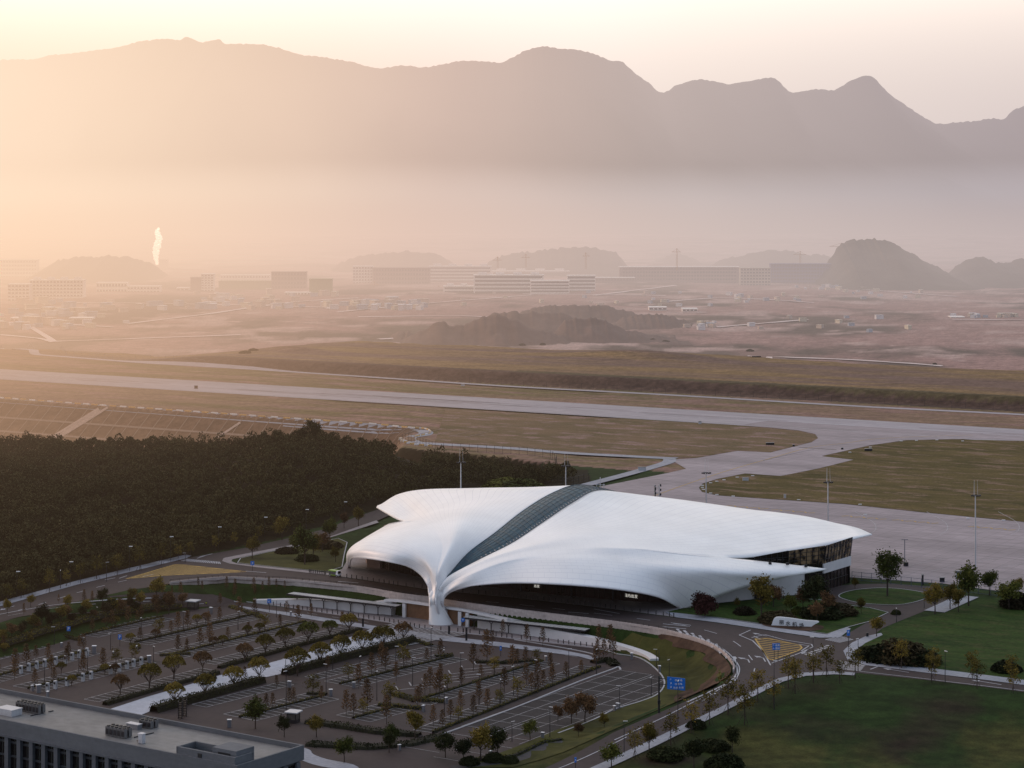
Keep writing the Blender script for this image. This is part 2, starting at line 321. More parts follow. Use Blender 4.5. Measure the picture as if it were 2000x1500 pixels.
# ------------------------------------------------------------------ haze
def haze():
    m = bpy.data.materials.new('glowing_haze'); m.use_nodes = True; nt = m.node_tree; nt.nodes.clear(); N = nt.nodes; K = nt.links
    o = N.new('ShaderNodeOutputMaterial'); ad = N.new('ShaderNodeAddShader'); ab = N.new('ShaderNodeVolumeAbsorption'); em = N.new('ShaderNodeEmission')  # emission stands in for sunlight scattered by the haze
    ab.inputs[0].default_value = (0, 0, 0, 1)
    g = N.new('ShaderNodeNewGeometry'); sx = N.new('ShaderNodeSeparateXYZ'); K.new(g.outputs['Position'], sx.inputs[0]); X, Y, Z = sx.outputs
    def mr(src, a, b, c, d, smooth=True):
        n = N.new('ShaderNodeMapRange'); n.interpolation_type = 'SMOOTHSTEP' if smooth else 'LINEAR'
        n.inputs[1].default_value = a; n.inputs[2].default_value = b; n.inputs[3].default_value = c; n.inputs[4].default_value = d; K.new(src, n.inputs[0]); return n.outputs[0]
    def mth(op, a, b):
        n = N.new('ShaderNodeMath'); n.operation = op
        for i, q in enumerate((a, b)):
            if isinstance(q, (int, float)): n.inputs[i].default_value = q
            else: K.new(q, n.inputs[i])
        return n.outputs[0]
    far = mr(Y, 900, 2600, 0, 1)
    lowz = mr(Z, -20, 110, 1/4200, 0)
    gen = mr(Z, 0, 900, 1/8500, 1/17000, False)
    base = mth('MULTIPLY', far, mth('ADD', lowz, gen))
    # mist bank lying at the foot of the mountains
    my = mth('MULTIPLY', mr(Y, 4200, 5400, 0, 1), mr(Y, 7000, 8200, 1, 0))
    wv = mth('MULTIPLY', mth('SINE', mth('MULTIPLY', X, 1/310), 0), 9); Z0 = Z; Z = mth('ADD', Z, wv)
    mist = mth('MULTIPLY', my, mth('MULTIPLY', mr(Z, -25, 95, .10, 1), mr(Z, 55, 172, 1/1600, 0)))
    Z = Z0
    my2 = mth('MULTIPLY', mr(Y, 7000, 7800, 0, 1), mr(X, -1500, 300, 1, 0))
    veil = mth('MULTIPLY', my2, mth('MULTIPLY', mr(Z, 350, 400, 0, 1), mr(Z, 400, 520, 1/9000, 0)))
    # warm sun glow put into the haze's own emission, thicker to the left
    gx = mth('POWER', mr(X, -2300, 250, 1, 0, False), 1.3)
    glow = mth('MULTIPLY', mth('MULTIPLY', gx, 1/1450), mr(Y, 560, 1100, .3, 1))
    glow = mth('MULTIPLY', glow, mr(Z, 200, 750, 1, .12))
    # emission standing in for low-sun flare over the left of the airfield
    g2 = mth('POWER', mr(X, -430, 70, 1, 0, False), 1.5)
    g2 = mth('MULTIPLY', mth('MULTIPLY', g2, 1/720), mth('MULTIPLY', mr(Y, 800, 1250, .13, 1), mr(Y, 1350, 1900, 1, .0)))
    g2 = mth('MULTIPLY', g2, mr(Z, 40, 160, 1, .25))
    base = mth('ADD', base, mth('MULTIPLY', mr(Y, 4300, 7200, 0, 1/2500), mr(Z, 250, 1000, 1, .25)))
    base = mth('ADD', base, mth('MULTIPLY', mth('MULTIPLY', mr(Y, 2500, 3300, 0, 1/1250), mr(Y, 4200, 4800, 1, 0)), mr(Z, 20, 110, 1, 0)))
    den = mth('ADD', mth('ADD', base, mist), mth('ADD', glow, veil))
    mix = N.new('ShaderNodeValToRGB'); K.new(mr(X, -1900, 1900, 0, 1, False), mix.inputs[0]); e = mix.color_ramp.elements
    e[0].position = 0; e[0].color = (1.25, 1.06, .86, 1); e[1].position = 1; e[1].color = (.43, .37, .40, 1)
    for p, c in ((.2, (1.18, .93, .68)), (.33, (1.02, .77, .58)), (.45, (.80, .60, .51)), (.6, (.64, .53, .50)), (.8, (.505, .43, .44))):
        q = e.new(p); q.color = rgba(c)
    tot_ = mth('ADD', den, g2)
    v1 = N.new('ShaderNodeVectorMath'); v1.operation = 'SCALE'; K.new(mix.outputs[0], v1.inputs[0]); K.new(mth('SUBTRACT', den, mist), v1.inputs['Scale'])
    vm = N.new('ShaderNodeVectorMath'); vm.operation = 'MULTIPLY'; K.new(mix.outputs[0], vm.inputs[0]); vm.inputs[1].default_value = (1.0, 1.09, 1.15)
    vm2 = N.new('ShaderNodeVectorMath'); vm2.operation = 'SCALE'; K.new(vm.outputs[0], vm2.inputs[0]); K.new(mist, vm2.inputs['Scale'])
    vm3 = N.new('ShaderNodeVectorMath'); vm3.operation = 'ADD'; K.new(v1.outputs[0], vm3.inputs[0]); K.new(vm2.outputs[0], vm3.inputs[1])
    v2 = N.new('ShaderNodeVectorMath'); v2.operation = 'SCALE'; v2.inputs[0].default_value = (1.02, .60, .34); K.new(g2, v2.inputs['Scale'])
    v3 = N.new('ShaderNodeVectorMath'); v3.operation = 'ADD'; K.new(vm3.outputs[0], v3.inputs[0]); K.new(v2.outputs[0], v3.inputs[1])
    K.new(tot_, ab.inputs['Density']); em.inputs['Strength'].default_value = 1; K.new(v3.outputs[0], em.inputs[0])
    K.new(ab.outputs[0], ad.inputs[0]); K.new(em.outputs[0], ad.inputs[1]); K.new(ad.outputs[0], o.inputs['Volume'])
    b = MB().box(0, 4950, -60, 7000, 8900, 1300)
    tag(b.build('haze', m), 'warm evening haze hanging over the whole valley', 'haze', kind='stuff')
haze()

# ------------------------------------------------------------------ ground sheet
def ground():
    T = np.concatenate([np.linspace(-.55, -.25, 50)[:-1], np.linspace(-.25, .25, 500), np.linspace(.25, .55, 50)[1:]])
    Y = [300.0]
    while Y[-1] < 14000:
        y = Y[-1]; Y.append(y + (6 if y < 440 else 1.7 if y < 655 else 1.0 if y < 745 else 1.7 if y < 790 else 3.2 if y < 1700 else y*.009))
    Y = np.array(Y); TT, YY = np.meshgrid(T, Y); XX = TT*YY; ZZ = H(XX.ravel(), YY.ravel(), False).reshape(XX.shape)
    ny, nx = XX.shape
    V = np.stack([XX, YY, ZZ], -1).reshape(-1, 3)
    i = np.arange(ny-1)[:, None]*nx + np.arange(nx-1)[None, :]; i = i.ravel()
    Fc = np.stack([i, i+1, i+1+nx, i+nx], -1)
    me = bpy.data.meshes.new('ground'); me.vertices.add(len(V)); me.vertices.foreach_set('co', V.ravel())
    me.loops.add(len(Fc)*4); me.loops.foreach_set('vertex_index', Fc.ravel().astype(np.int32)); me.polygons.add(len(Fc))
    me.polygons.foreach_set('loop_start', np.arange(0, len(Fc)*4, 4, dtype=np.int32)); me.update(calc_edges=True)
    x, y, z = V.T; r, n = rn(x, y)
    lawn = np.array([.018, .034, .008]); dry = np.array([.19, .125, .083]); green = np.array([.125, .10, .045]); soil = np.array([.22, .135, .11])
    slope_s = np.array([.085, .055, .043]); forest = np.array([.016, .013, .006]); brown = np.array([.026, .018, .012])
    c = np.tile(lawn, (len(x), 1))
    def mixc(c, col, a): a = np.clip(a, 0, 1)[:, None]; return c*(1-a)+col*a
    nz = fbm(x/18, y/18, 31); nb = fbm(r/160, n/22, 41); nf = fbm(r/30, n/7, 43, 5)
    c = mixc(c, brown, (nz-.45)*3*(y < 640))
    c = mixc(c, np.array([.046, .046, .013]), (fbm(x/14, y/26, 77, 6)-.48)*5*(y < 575))
    air = S((n-905)/10.0)*(y > 800)
    cd = np.array([.155, .112, .060])
    fld = mixc(np.tile(dry, (len(x), 1)), green, (nb-.45)*4.5); fld = mixc(fld, soil, (nf-.5)*4.5)
    c = np.where(air[:, None] > .5, fld, c)
    yb = np.interp(x, [-420, -200, -180, -158, -141, -112, -82, -60, -45, -30, -15, 15, 40], [405, 638, 675, 703, 742, 791, 838, 897, 924, 942, 960, 975, 985])
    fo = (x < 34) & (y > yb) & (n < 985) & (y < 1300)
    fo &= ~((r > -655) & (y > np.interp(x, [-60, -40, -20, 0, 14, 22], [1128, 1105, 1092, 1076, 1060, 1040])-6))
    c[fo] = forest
    sl = (n > 940) & (n < 1003) & (r < -650) & (y > 1060); c[sl] = np.array([.105, .066, .045])
    up = n > 1243
    bank = (n > 1241) & (n < 1264) & (r > -1080)
    c = np.where(up[:, None], mixc(np.tile(np.array([.20, .13, .062]), (len(x), 1)), slope_s*1.7, (nb-.45)*4+S((1330-n)/50)*.5*S((r+900)/200)), c)
    c[bank] = slope_s*(.8+.4*nf[bank])[:, None]
    gb = (n > 1258) & (n < 1270) & (r > -760); c[gb] = np.array([.085, .066, .036])
    v = z < -9; v &= n > 1260
    vs = mixc(np.tile(np.array([.27, .165, .145]), (len(x), 1)), np.array([.09, .068, .055]), (fbm(x/110, y/150, 51, 6)-.45)*6)
    vs = mixc(vs, np.array([.37, .26, .23]), (fbm(x/55, y/50, 57, 6)-.55)*8)
    c = np.where(v[:, None], vs, c)
    c *= (.82+.36*fbm(x/5, y/5, 61, 3))[:, None]
    ca = me.color_attributes.new('Col', 'FLOAT_COLOR', 'POINT'); ca.data.foreach_set('color', np.concatenate([c, np.ones((len(c), 1))], 1).ravel())
    m, nt, b = nmat('ground_cover'); N = nt.nodes; K = nt.links
    at_ = N.new('ShaderNodeAttribute'); at_.attribute_name = 'Col'
    gg = N.new('ShaderNodeNewGeometry'); cur = at_.outputs['Color']
    for sc_, lo, hi, st in ((.35, .72, 1.28, (1, 1, 1)), (.06, .75, 1.25, (1, 3, 1)), (2.2, .75, 1.25, (1, 1, 1))):
        mp = N.new('ShaderNodeMapping'); mp.inputs['Rotation'].default_value = (0, 0, math.radians(31)); mp.inputs['Scale'].default_value = st; K.new(gg.outputs['Position'], mp.inputs[0])
        no = N.new('ShaderNodeTexNoise'); no.inputs['Scale'].default_value = sc_; no.inputs['Detail'].default_value = 6; K.new(mp.outputs[0], no.inputs['Vector'])
        q = N.new('ShaderNodeMapRange'); q.inputs[1].default_value = .3; q.inputs[2].default_value = .7; q.inputs[3].default_value = lo; q.inputs[4].default_value = hi; K.new(no.outputs[0], q.inputs[0])
        mx = N.new('ShaderNodeVectorMath'); mx.operation = 'SCALE'; K.new(cur, mx.inputs[0]); K.new(q.outputs[0], mx.inputs['Scale']); cur = mx.outputs[0]
    K.new(cur, b.inputs['Base Color']); b.inputs['Roughness'].default_value = .95; b.inputs['Specular IOR Level'].default_value = .08
    o = link('ground', me, m, smooth=True); tag(o, kind='structure')
ground()

# ------------------------------------------------------------------ sheets laid on the ground
def sheet_xy(name, pts, off, m, step=4.0, label=None, kind='structure', flat=None, parent=None):
    P = []; n = len(pts)
    for i in range(n):
        a = np.array(pts[i][:2], float); b = np.array(pts[(i+1) % n][:2], float); L = np.hypot(*(b-a)); k = max(1, int(L/step)) if flat is None else 1
        for j in range(k): P.append(tuple(a+(b-a)*j/k))
    k = len(P); E = [(i, (i+1) % k) for i in range(k)]; extra = []
    if flat is None:
        A = np.array(P); x0, y0 = A.min(0); x1, y1 = A.max(0)
        gs = max(step, math.sqrt((x1-x0)*(y1-y0)/6000))
        gx, gy = np.meshgrid(np.arange(x0, x1, gs), np.arange(y0, y1, gs)); gx = gx.ravel(); gy = gy.ravel()
        ok = sdist(gx, gy, P) > gs*.4; extra = list(zip(gx[ok], gy[ok]))
    vs, es, fs, *_ = geometry.delaunay_2d_cdt([Vector(p) for p in P+extra], E, [list(range(k))], 1, 1e-4)
    A = np.array([(v[0], v[1]) for v in vs]); z = H(A[:, 0], A[:, 1]) if flat is None else np.full(len(A), flat)
    me = bpy.data.meshes.new(name); me.from_pydata([(a[0], a[1], q+off) for a, q in zip(A, z)], [], [tuple(f) for f in fs])
    me.update()
    if len(me.polygons) and me.polygons[0].normal.z < 0: me.flip_normals()
    o = link(name, me, m, parent); 
    if parent is None: tag(o, label, kind=kind)
    return o
def sheet(name, px, off, m, smooth=0, z=None, **kw):
    if smooth: px = crom(px, smooth, True)
    return sheet_xy(name, [G(p[0], p[1], z)[:2] for p in px], off, m, flat=z, **kw)
def ribbon_pts(P, w, step=3.0):
    P = [np.array(p[:2], float) for p in P]; Q = [P[0]]
    for a, b in zip(P[:-1], P[1:]):
        k = max(1, int(np.hypot(*(b-a))/step))
        for j in range(1, k+1): Q.append(a+(b-a)*j/k)
    out = []
    for i, p in enumerate(Q):
        d = Q[min(i+1, len(Q)-1)]-Q[max(i-1, 0)]; d = d/(np.hypot(*d)+1e-9); nrm = np.array([-d[1], d[0]])
        out.append((p+nrm*w/2, p-nrm*w/2))
    return Q, out
def ribbon_mb(mb, P, w, off, step=3.0, z=None, h=0.0):
    Q, R = ribbon_pts(P, w, step)
    A = np.array([r[0] for r in R]+[r[1] for r in R]); Z = (H(A[:, 0], A[:, 1]) if z is None else np.full(len(A), z))+off; n = len(R)
    if h: Z[:] = np.maximum(Z[:], np.concatenate([Z[n:], Z[:n]]))
    for i in range(n-1):
        a, b, c, d = i, i+1, n+i+1, n+i
        mb.quad(*[(A[k][0], A[k][1], Z[k]) for k in (d, c, b, a)])
        if h:
            mb.quad((*A[a], Z[a]), (*A[b], Z[b]), (*A[b], Z[b]-h), (*A[a], Z[a]-h)); mb.quad((*A[c], Z[c]), (*A[d], Z[d]), (*A[d], Z[d]-h), (*A[c], Z[c]-h))
    return mb
def ribbon(name, px, w, off, m, smooth=0, z=None, label=None, h=0.0, step=3.0, kind='structure'):
    if smooth: px = crom(px, smooth)
    o = ribbon_mb(MB(), [G(p[0], p[1], z) for p in px], w, off, step, z, h).build(name, m)
    return tag(o, label, kind=kind)
# ------------------------------------------------------------------ airfield
def rw(r, n): return (r*UR[0]+n*NR[0], r*UR[1]+n*NR[1])
RN0 = 1127.0
sheet_xy('runway', [rw(-2600, RN0-29), rw(700, RN0-29), rw(700, RN0+29), rw(-2600, RN0+29)], .06, M['runway'], step=30)
mb = MB()
for i in range(-60, 40):
    r0 = i*50-640
    if i % 1 == 0 and not (r0 > -560): ribbon_mb(mb, [rw(r0, RN0), rw(r0+30, RN0)], .9, .10, 30)
mb2 = MB()
for i in range(40): ribbon_mb(mb2, [rw(-1500+i*50, RN0), rw(-1470+i*50, RN0)], 1.0, .10, 30)
tag(mb2.build('runway_markings', M['white_paint']), kind='structure')
mb = MB()
for s in (-1, 1):
    ribbon_mb(mb, [rw(-2600, RN0+s*25.5), rw(700, RN0+s*25.5)], .8, .10, 60)
for k in range(6):
    ribbon_mb(mb, [rw(-1050, RN0-8-k*0), rw(-1000, RN0-8)], 4.0, .10, 30); ribbon_mb(mb, [rw(-1050, RN0+9), rw(-1000, RN0+9)], 4.0, .10, 30); break
tag(mb.build('runway_edge_markings', M['faded_paint']), kind='structure')
# apron and connecting taxiway
PXA = [(1110, 962), (1185, 948), (1250, 935), (1300, 925), (1340, 916), (1310, 898), (1360, 895), (1440, 881), (1505, 884), (1585, 864), (1598, 856), (1592, 848), (1560, 841), (1500, 835), (1440, 831),
       (1500, 822), (1900, 846), (2300, 850), (2300, 888), (2000, 861), (1930, 858), (1860, 858), (1770, 860), (1700, 870), (1605, 891), (1668, 898), (1600, 915), (1525, 930), (1455, 925), (1400, 936), (1372, 945), (1365, 953), (1371, 961), (1400, 968),
       (1500, 975), (1650, 985), (1800, 1001), (2000, 1020), (2400, 1050), (2600, 1210), (2150, 1172), (1990, 1160), (1840, 1140), (1660, 1128), (1500, 1100), (1250, 1010)]
sheet('apron', PXA, .09, M['concrete'], step=25)
ribbon('taxiway_line', [(1180, 1000), (1260, 975), (1330, 950), (1420, 920), (1500, 897), (1580, 875), (1650, 866), (1730, 856), (1900, 850)], .5, .13, M['yellow_paint'], smooth=4)
ribbon('holding_line', [(1560, 874), (1634, 879)], 1.6, .13, mat('holding_line_paint', (.10, .08, .07), .8), step=4)
ribbon('taxiway_edge_line', [(1490, 900), (1520, 893), (1560, 884), (1590, 878)], .6, .13, mat('rubber_marks', (.14, .13, .14), .8), step=4)
mb = MB()
for x, y in ((1455, 991), (1545, 999), (1683, 1011), (1783, 1019), (1932, 1032)):
    c = G(x, y); d = np.array(UR)
    for k in range(-3, 4):
        ribbon_mb(mb, [np.array(c[:2])+d*k*2.6+np.array(NR)*(-1.2 if k % 2 else 1.2), np.array(c[:2])+d*(k*2.6+1.9)+np.array(NR)*(1.2 if k % 2 else -1.2)], .7, .14, 9)
tag(mb.build('stand_markings', M['yellow_paint']), kind='structure')
mb = MB()
for x in (1460, 1600, 1740, 1880): ribbon_mb(mb, [G(*p) for p in crom([(x+70, 1000), (x+105, 1020), (x+110, 1035), (x+95, 1045)], 5)], .25, .13, 6)
for x in (1700, 1800, 1900): ribbon_mb(mb, [G(x, 1120), G(x+140, 1092)], .2, .13, 12)
tag(mb.build('stand_guide_lines', M['faded_paint']), kind='structure')
rb = MB(); rq = random.Random(4)
for i in range(34):
    r0 = rq.uniform(-1100, -150); L_ = rq.uniform(30, 120); o_ = rq.uniform(-9, 9); ribbon_mb(rb, [rw(r0, RN0+o_), rw(r0+L_, RN0+o_+rq.uniform(-.6, .6))], rq.uniform(.6, 2.2), .085, 40)
tag(rb.build('tyre_marks', mat('tyre_marks', (.22, .19, .20), .8, .25, .05, coords='World')), kind='structure')
# the large grass islands
isl = [(1455, 925.5), (1525, 930.5), (1600, 915.5), (1668, 898.5), (1606, 891.5), (1700, 870.5), (1770, 860.5), (1860, 858.5), (2000, 861.5), (2300, 880), (2400, 1048), (2000, 1019.5), (1800, 1000.5), (1650, 984.5), (1500, 974.5), (1400, 967.5), (1371, 960.5), (1366, 953), (1373, 945.5), (1401, 936.5)]
sheet('airfield_lawn', isl, .10, M['field_green'], step=14)
isl2 = [(1300, 823.5), (1440, 831.5), (1500, 835.5), (1560, 841.5), (1591, 848.5), (1597, 856), (1584, 863.5), (1504, 883.5), (1439, 880.5), (1359, 894.5), (1310, 893), (1250, 891), (1100, 883), (850, 862), (870, 800)]
sheet('meadow', isl2, .05, patchy('dry_meadow', (.10, .080, .035), (.19, .125, .075), (.25, .165, .14)), step=14)
# service roads and drains
ribbon('service_road', [(2300, 830), (2000, 810), (1700, 795), (1300, 771), (1000, 755), (700, 735), (400, 715), (250, 706), (130, 697), (78, 693), (68, 690), (66, 686), (60, 683), (0, 680), (-200, 672)], 7, .08, M['runway'], smooth=3, step=8)
ribbon('perimeter_path', [(-200, 763), (0, 780), (200, 795), (350, 806), (560, 822), (700, 832), (790, 837)], 5.0, .10, M['walk'], smooth=3, step=8)
ribbon('perimeter_road', [(560, 823), (700, 834), (800, 840), (826, 842), (832, 846), (826, 850), (806, 853), (797, 857), (805, 862), (830, 866), (1000, 876), (1110, 885), (1260, 893), (1320, 896)], 7.5, .12, M['walk'], smooth=4, step=4)
ribbon('apron_path', [(1090, 962), (1150, 946), (1230, 925), (1290, 908), (1306, 902), (1308, 897)], 6, .12, M['walk'], smooth=4, step=4)
# kerb of the embankment with its yellow and white posts
mb = MB(); Q = [G(*p) for p in crom([(-100, 771), (0, 778), (200, 793), (350, 804), (560, 820), (700, 830), (790, 836), (826, 838), (840, 843), (838, 848), (815, 853)], 4)]
P2, _ = ribbon_pts(Q, 1, 6.0)
for i, p in enumerate(P2[::1]):
    d = P2[min(i+1, len(P2)-1)]-P2[i-1 if i else 0]; a = math.atan2(d[1], d[0]); mb.box(p[0], p[1]+1.5, Hs(p[0], p[1]+1.5)-.1, 4.6, .4, .75, a, i % 2)
tag(mb.build('guard_kerb', [mat('guard_yellow', (.62, .40, .16), .7), M['white']]), 'low yellow and white guard blocks along the embankment edge', 'guard kerb')
mb = MB()
P3, _ = ribbon_pts([G(*p) for p in crom([(783, 857), (785, 861), (805, 868), (840, 872)], 4)], 1, 4.0)
for i, p in enumerate(P3): mb.box(p[0], p[1], Hs(p[0], p[1])-.1, 2.2, .5, .9, 0, i % 2)
tag(mb.build('guard_kerb', [bpy.data.materials['guard_yellow'], M['white']]), 'short curved row of guard blocks at the bend of the perimeter road', 'guard kerb')
# concrete drains and ribs on the embankment
mb = MB()
def on_slope(r, n): x, y = rw(r, n); return (x, y)
for i in range(62):
    r = -1180+i*9.2
    ribbon_mb(mb, [on_slope(r, 1001), on_slope(r+3, 975)], .55, .25, 4)
for n_, a, b in ((979, -1190, -800), (989, -1010, -700)): ribbon_mb(mb, [on_slope(a, n_), on_slope(b, n_)], 1.3, .3, 10)
tag(mb.build('slope_drains', mat('drain_concrete', (.20, .145, .115), .85, coords='World')), kind='structure')
mb = MB()
a0 = G(196, 798); b0 = G(98, 862)
for s in (-4.5, 4.5): ribbon_mb(mb, [(a0.x+s, a0.y-2), (b0.x+s, b0.y)], 2.4, .5, 4)
ribbon_mb(mb, [(a0.x, a0.y-2), (b0.x, b0.y)], 7, .4, 4)
tag(mb.build('slope_stairs', mat('stair_concrete', (.34, .26, .22), .85, coords='World')), 'broad concrete stair climbing the embankment at the left', 'stairs'); mb = MB()
a1 = G(470, 822); b1 = G(425, 856); ribbon_mb(mb, [(a1.x, a1.y-2), (b1.x, b1.y)], 2, .5, 4)
tag(mb.build('slope_stairs', bpy.data.materials['stair_concrete']), 'narrow concrete stair at the right end of the embankment', 'stairs')

# ------------------------------------------------------------------ upper roads (z = 0)
up = [(-200, 1232), (0, 1185), (150, 1143), (365, 1090), (480, 1070), (560, 1052), (640, 1032), (700, 1008), (742, 994), (775, 1000), (735, 1018), (700, 1030), (650, 1048), (560, 1068), (470, 1085), (436, 1091), (434, 1096), (445, 1101), (500, 1108), (600, 1119), (650, 1125), (700, 1132), (840, 1153),
      (1000, 1168), (1160, 1186), (1320, 1207), (1400, 1217), (1500, 1232), (1600, 1247), (1640, 1247), (1700, 1212), (1738, 1196), (1700, 1186), (1660, 1180), (1610, 1172), (1596, 1158), (1625, 1146), (1670, 1141), (1740, 1140), (1820, 1146), (1866, 1154), (1878, 1162), (1868, 1170), (1820, 1188), (1750, 1216), (1722, 1228), (1700, 1246), (1668, 1258), (1650, 1272), (1658, 1288), (1690, 1299), (1850, 1319), (2000, 1338), (2300, 1375),
      (2300, 1392), (2000, 1352), (1679, 1315), (1630, 1312), (1568, 1315), (1520, 1326), (1470, 1350), (1404, 1384), (1310, 1428), (1224, 1468), (1155, 1500), (1050, 1550), (940, 1560), (1065, 1500), (1200, 1430), (1326, 1376), (1372, 1356), (1410, 1337), (1432, 1318), (1436, 1301), (1421, 1281), (1391, 1262), (1350, 1247), (1290, 1232), (1200, 1218), (1080, 1203), (960, 1188), (870, 1175), (840, 1170), (790, 1164), (700, 1149), (580, 1137), (520, 1134), (450, 1131), (400, 1134), (330, 1141), (250, 1153), (100, 1187), (0, 1216), (-200, 1262)]
sheet('road', up, .05, M['asphalt'], step=3.0)
# sidewalks
def walk(name, px, z=None, off=.16, m='walk', smooth=0): return sheet(name, px, off, M[m], smooth=smooth, z=z)
walk('sidewalk', [(-200, 1219), (0, 1176), (150, 1135), (362, 1084), (374, 1086), (364, 1091), (150, 1143), (0, 1185), (-200, 1229)])
walk('sidewalk', [(440, 1090), (470, 1084), (560, 1067), (650, 1047), (700, 1029), (735, 1017), (740, 1021), (700, 1034), (600, 1064), (520, 1079), (468, 1090), (454, 1093), (452, 1097), (462, 1101), (520, 1107), (600, 1115), (645, 1120), (650, 1125), (600, 1119.5), (500, 1108.5), (447, 1101.5), (434, 1096.5), (436, 1091.5)], m='plaza')
sheet('terminal_plaza', [(645, 1120), (668, 1112), (676, 1098), (700, 1060), (800, 1050), (1200, 1080), (1400, 1160), (1345, 1189), (1300, 1198), (1320, 1206), (1160, 1185.5), (1000, 1167.5), (840, 1152.5), (700, 1131.5), (650, 1124.5)], .10, M['plaza'], step=8)
walk('sidewalk', [(1300, 1197), (1330, 1199), (1400, 1208), (1500, 1222), (1600, 1238), (1616, 1240), (1640, 1230), (1655, 1226), (1662, 1229), (1640, 1246), (1600, 1246.5), (1500, 1231.5), (1400, 1216.5), (1320, 1206.5)])
walk('sidewalk', [(1721, 1237), (1690, 1244), (1664, 1256), (1647, 1272), (1655, 1289), (1690, 1300), (1850, 1320), (2000, 1339), (2300, 1376), (2300, 1366), (2000, 1329), (1850, 1310), (1700, 1291), (1678, 1284), (1672, 1271), (1690, 1257), (1724, 1241)])
walk('sidewalk', [(1155, 1500), (1224, 1468), (1310, 1428), (1404, 1384), (1470, 1350), (1520, 1326), (1568, 1315), (1630, 1312), (1672, 1315), (1668, 1320), (1630, 1318), (1575, 1321), (1530, 1332), (1480, 1357), (1412, 1392), (1325, 1436), (1240, 1477), (1190, 1500), (1090, 1550), (1050, 1550)])
walk('paved_pad', [(1805, 1193), (1845, 1197), (1912, 1167), (1872, 1163)])
# lawns with a kerb
def lawn(px, m='lawn', kerb=True, smooth=0, off=.14, name='lawn'):
    sheet(name, px, off, M[m], smooth=smooth, step=4)
    if kerb:
        q = crom(px, smooth or 1, True); ribbon('kerb', q+[q[0]], .35, off+.06, M['kerb'], step=3)
lawn([(1640, 1162), (1670, 1153), (1724, 1149), (1775, 1153), (1817, 1162), (1799, 1173), (1754, 1182), (1685, 1179), (1646, 1170)], smooth=4)
lawn([(1300, 1196), (1350, 1185), (1500, 1168), (1600, 1172), (1650, 1182), (1700, 1188), (1735, 1197), (1700, 1214), (1655, 1226), (1616, 1239), (1500, 1221), (1400, 1207)], kerb=True)
lawn([(1690, 1257), (1724, 1241), (1722, 1230), (1752, 1216), (1845, 1198), (1920, 1168), (2300, 1185), (2300, 1366), (2000, 1329), (1850, 1310), (1700, 1291), (1678, 1284), (1672, 1271)], kerb=False)
lawn([(470, 1091), (520, 1080), (600, 1065), (660, 1052), (678, 1060), (672, 1085), (668, 1108), (640, 1117), (600, 1114), (520, 1106), (464, 1100)], m='lawn_warm')
# lower roadside lawn inside the ring road
lawn([(1205, 1262), (1235, 1236), (1300, 1247), (1360, 1268), (1400, 1292), (1410, 1318), (1380, 1338), (1320, 1372), (1200, 1425), (1100, 1470), (1000, 1500), (900, 1500), (1020, 1455), (1090, 1425), (1160, 1405), (1250, 1370), (1285, 1355), (1299, 1335), (1286, 1308), (1250, 1284), (1215, 1276)], m='lawn_warm', kerb=False)
sheet('flower_bed', crom([(1292, 1240), (1350, 1252), (1395, 1270), (1424, 1298), (1425, 1318), (1395, 1338), (1340, 1364), (1318, 1372), (1322, 1358), (1375, 1335), (1400, 1310), (1392, 1300), (1372, 1290), (1378, 1278), (1345, 1270), (1305, 1262), (1288, 1250)], 3, True), .22, M['soil'], step=4)
# hatched yellow areas
def hatch(poly, direction, gap, w, m, off, name):
    P = [np.array(G(*p)[:2]) for p in poly]; d = np.array(direction, float); d /= np.hypot(*d); nn = np.array([-d[1], d[0]])
    k = [p@nn for p in P]; mb = MB(); s = min(k)+gap/2
    while s < max(k):
        xs = []
        for a, b in zip(P, P[1:]+P[:1]):
            ka, kb = a@nn-s, b@nn-s
            if ka*kb < 0: t = ka/(ka-kb); xs.append((a+(b-a)*t)@d)
        xs.sort()
        for u, v in zip(xs[::2], xs[1::2]):
            if v-u > 1: ribbon_mb(mb, [d*u+nn*s, d*v+nn*s], w, off, 4)
        s += gap
    return tag(mb.build(name, m), kind='structure')
T1 = [(246, 1131), (342, 1103), (362, 1104), (482, 1117), (430, 1120), (330, 1124)]
d1 = np.array(G(342, 1104)[:2])-np.array(G(246, 1131)[:2]); d1b = np.array(G(482, 1117)[:2])-np.array(G(340, 1110)[:2])
hatch(T1, d1b, 1.9, .95, M['yellow_paint'], .10, 'hatched_markings')
ribbon('hatching_outline', T1+[T1[0]], .5, .11, M['yellow_paint'])
T2 = [(1475, 1248), (1500, 1247), (1563, 1261), (1566, 1266), (1560, 1271), (1508, 1290), (1500, 1287)]
d2 = np.array(G(1560, 1268)[:2])-np.array(G(1478, 1252)[:2])
hatch(T2, (1, -.62), 2.2, .6, M['yellow_paint'], .10, 'hatched_markings')
ribbon('hatching_outline', T2+[T2[0]], .5, .11, M['yellow_paint'])
for q in ([(1468, 1246), (1494, 1240), (1530, 1250), (1585, 1259), (1588, 1264), (1560, 1277), (1507, 1296)], [(1444, 1241), (1466, 1231)], [(1444, 1241), (1470, 1252), (1490, 1272), (1505, 1300)], [(1485, 1249), (1472, 1243)], [(1565, 1272), (1580, 1262), (1560, 1259)]):
    ribbon('road_markings', q, .38, .11, M['white_paint'])
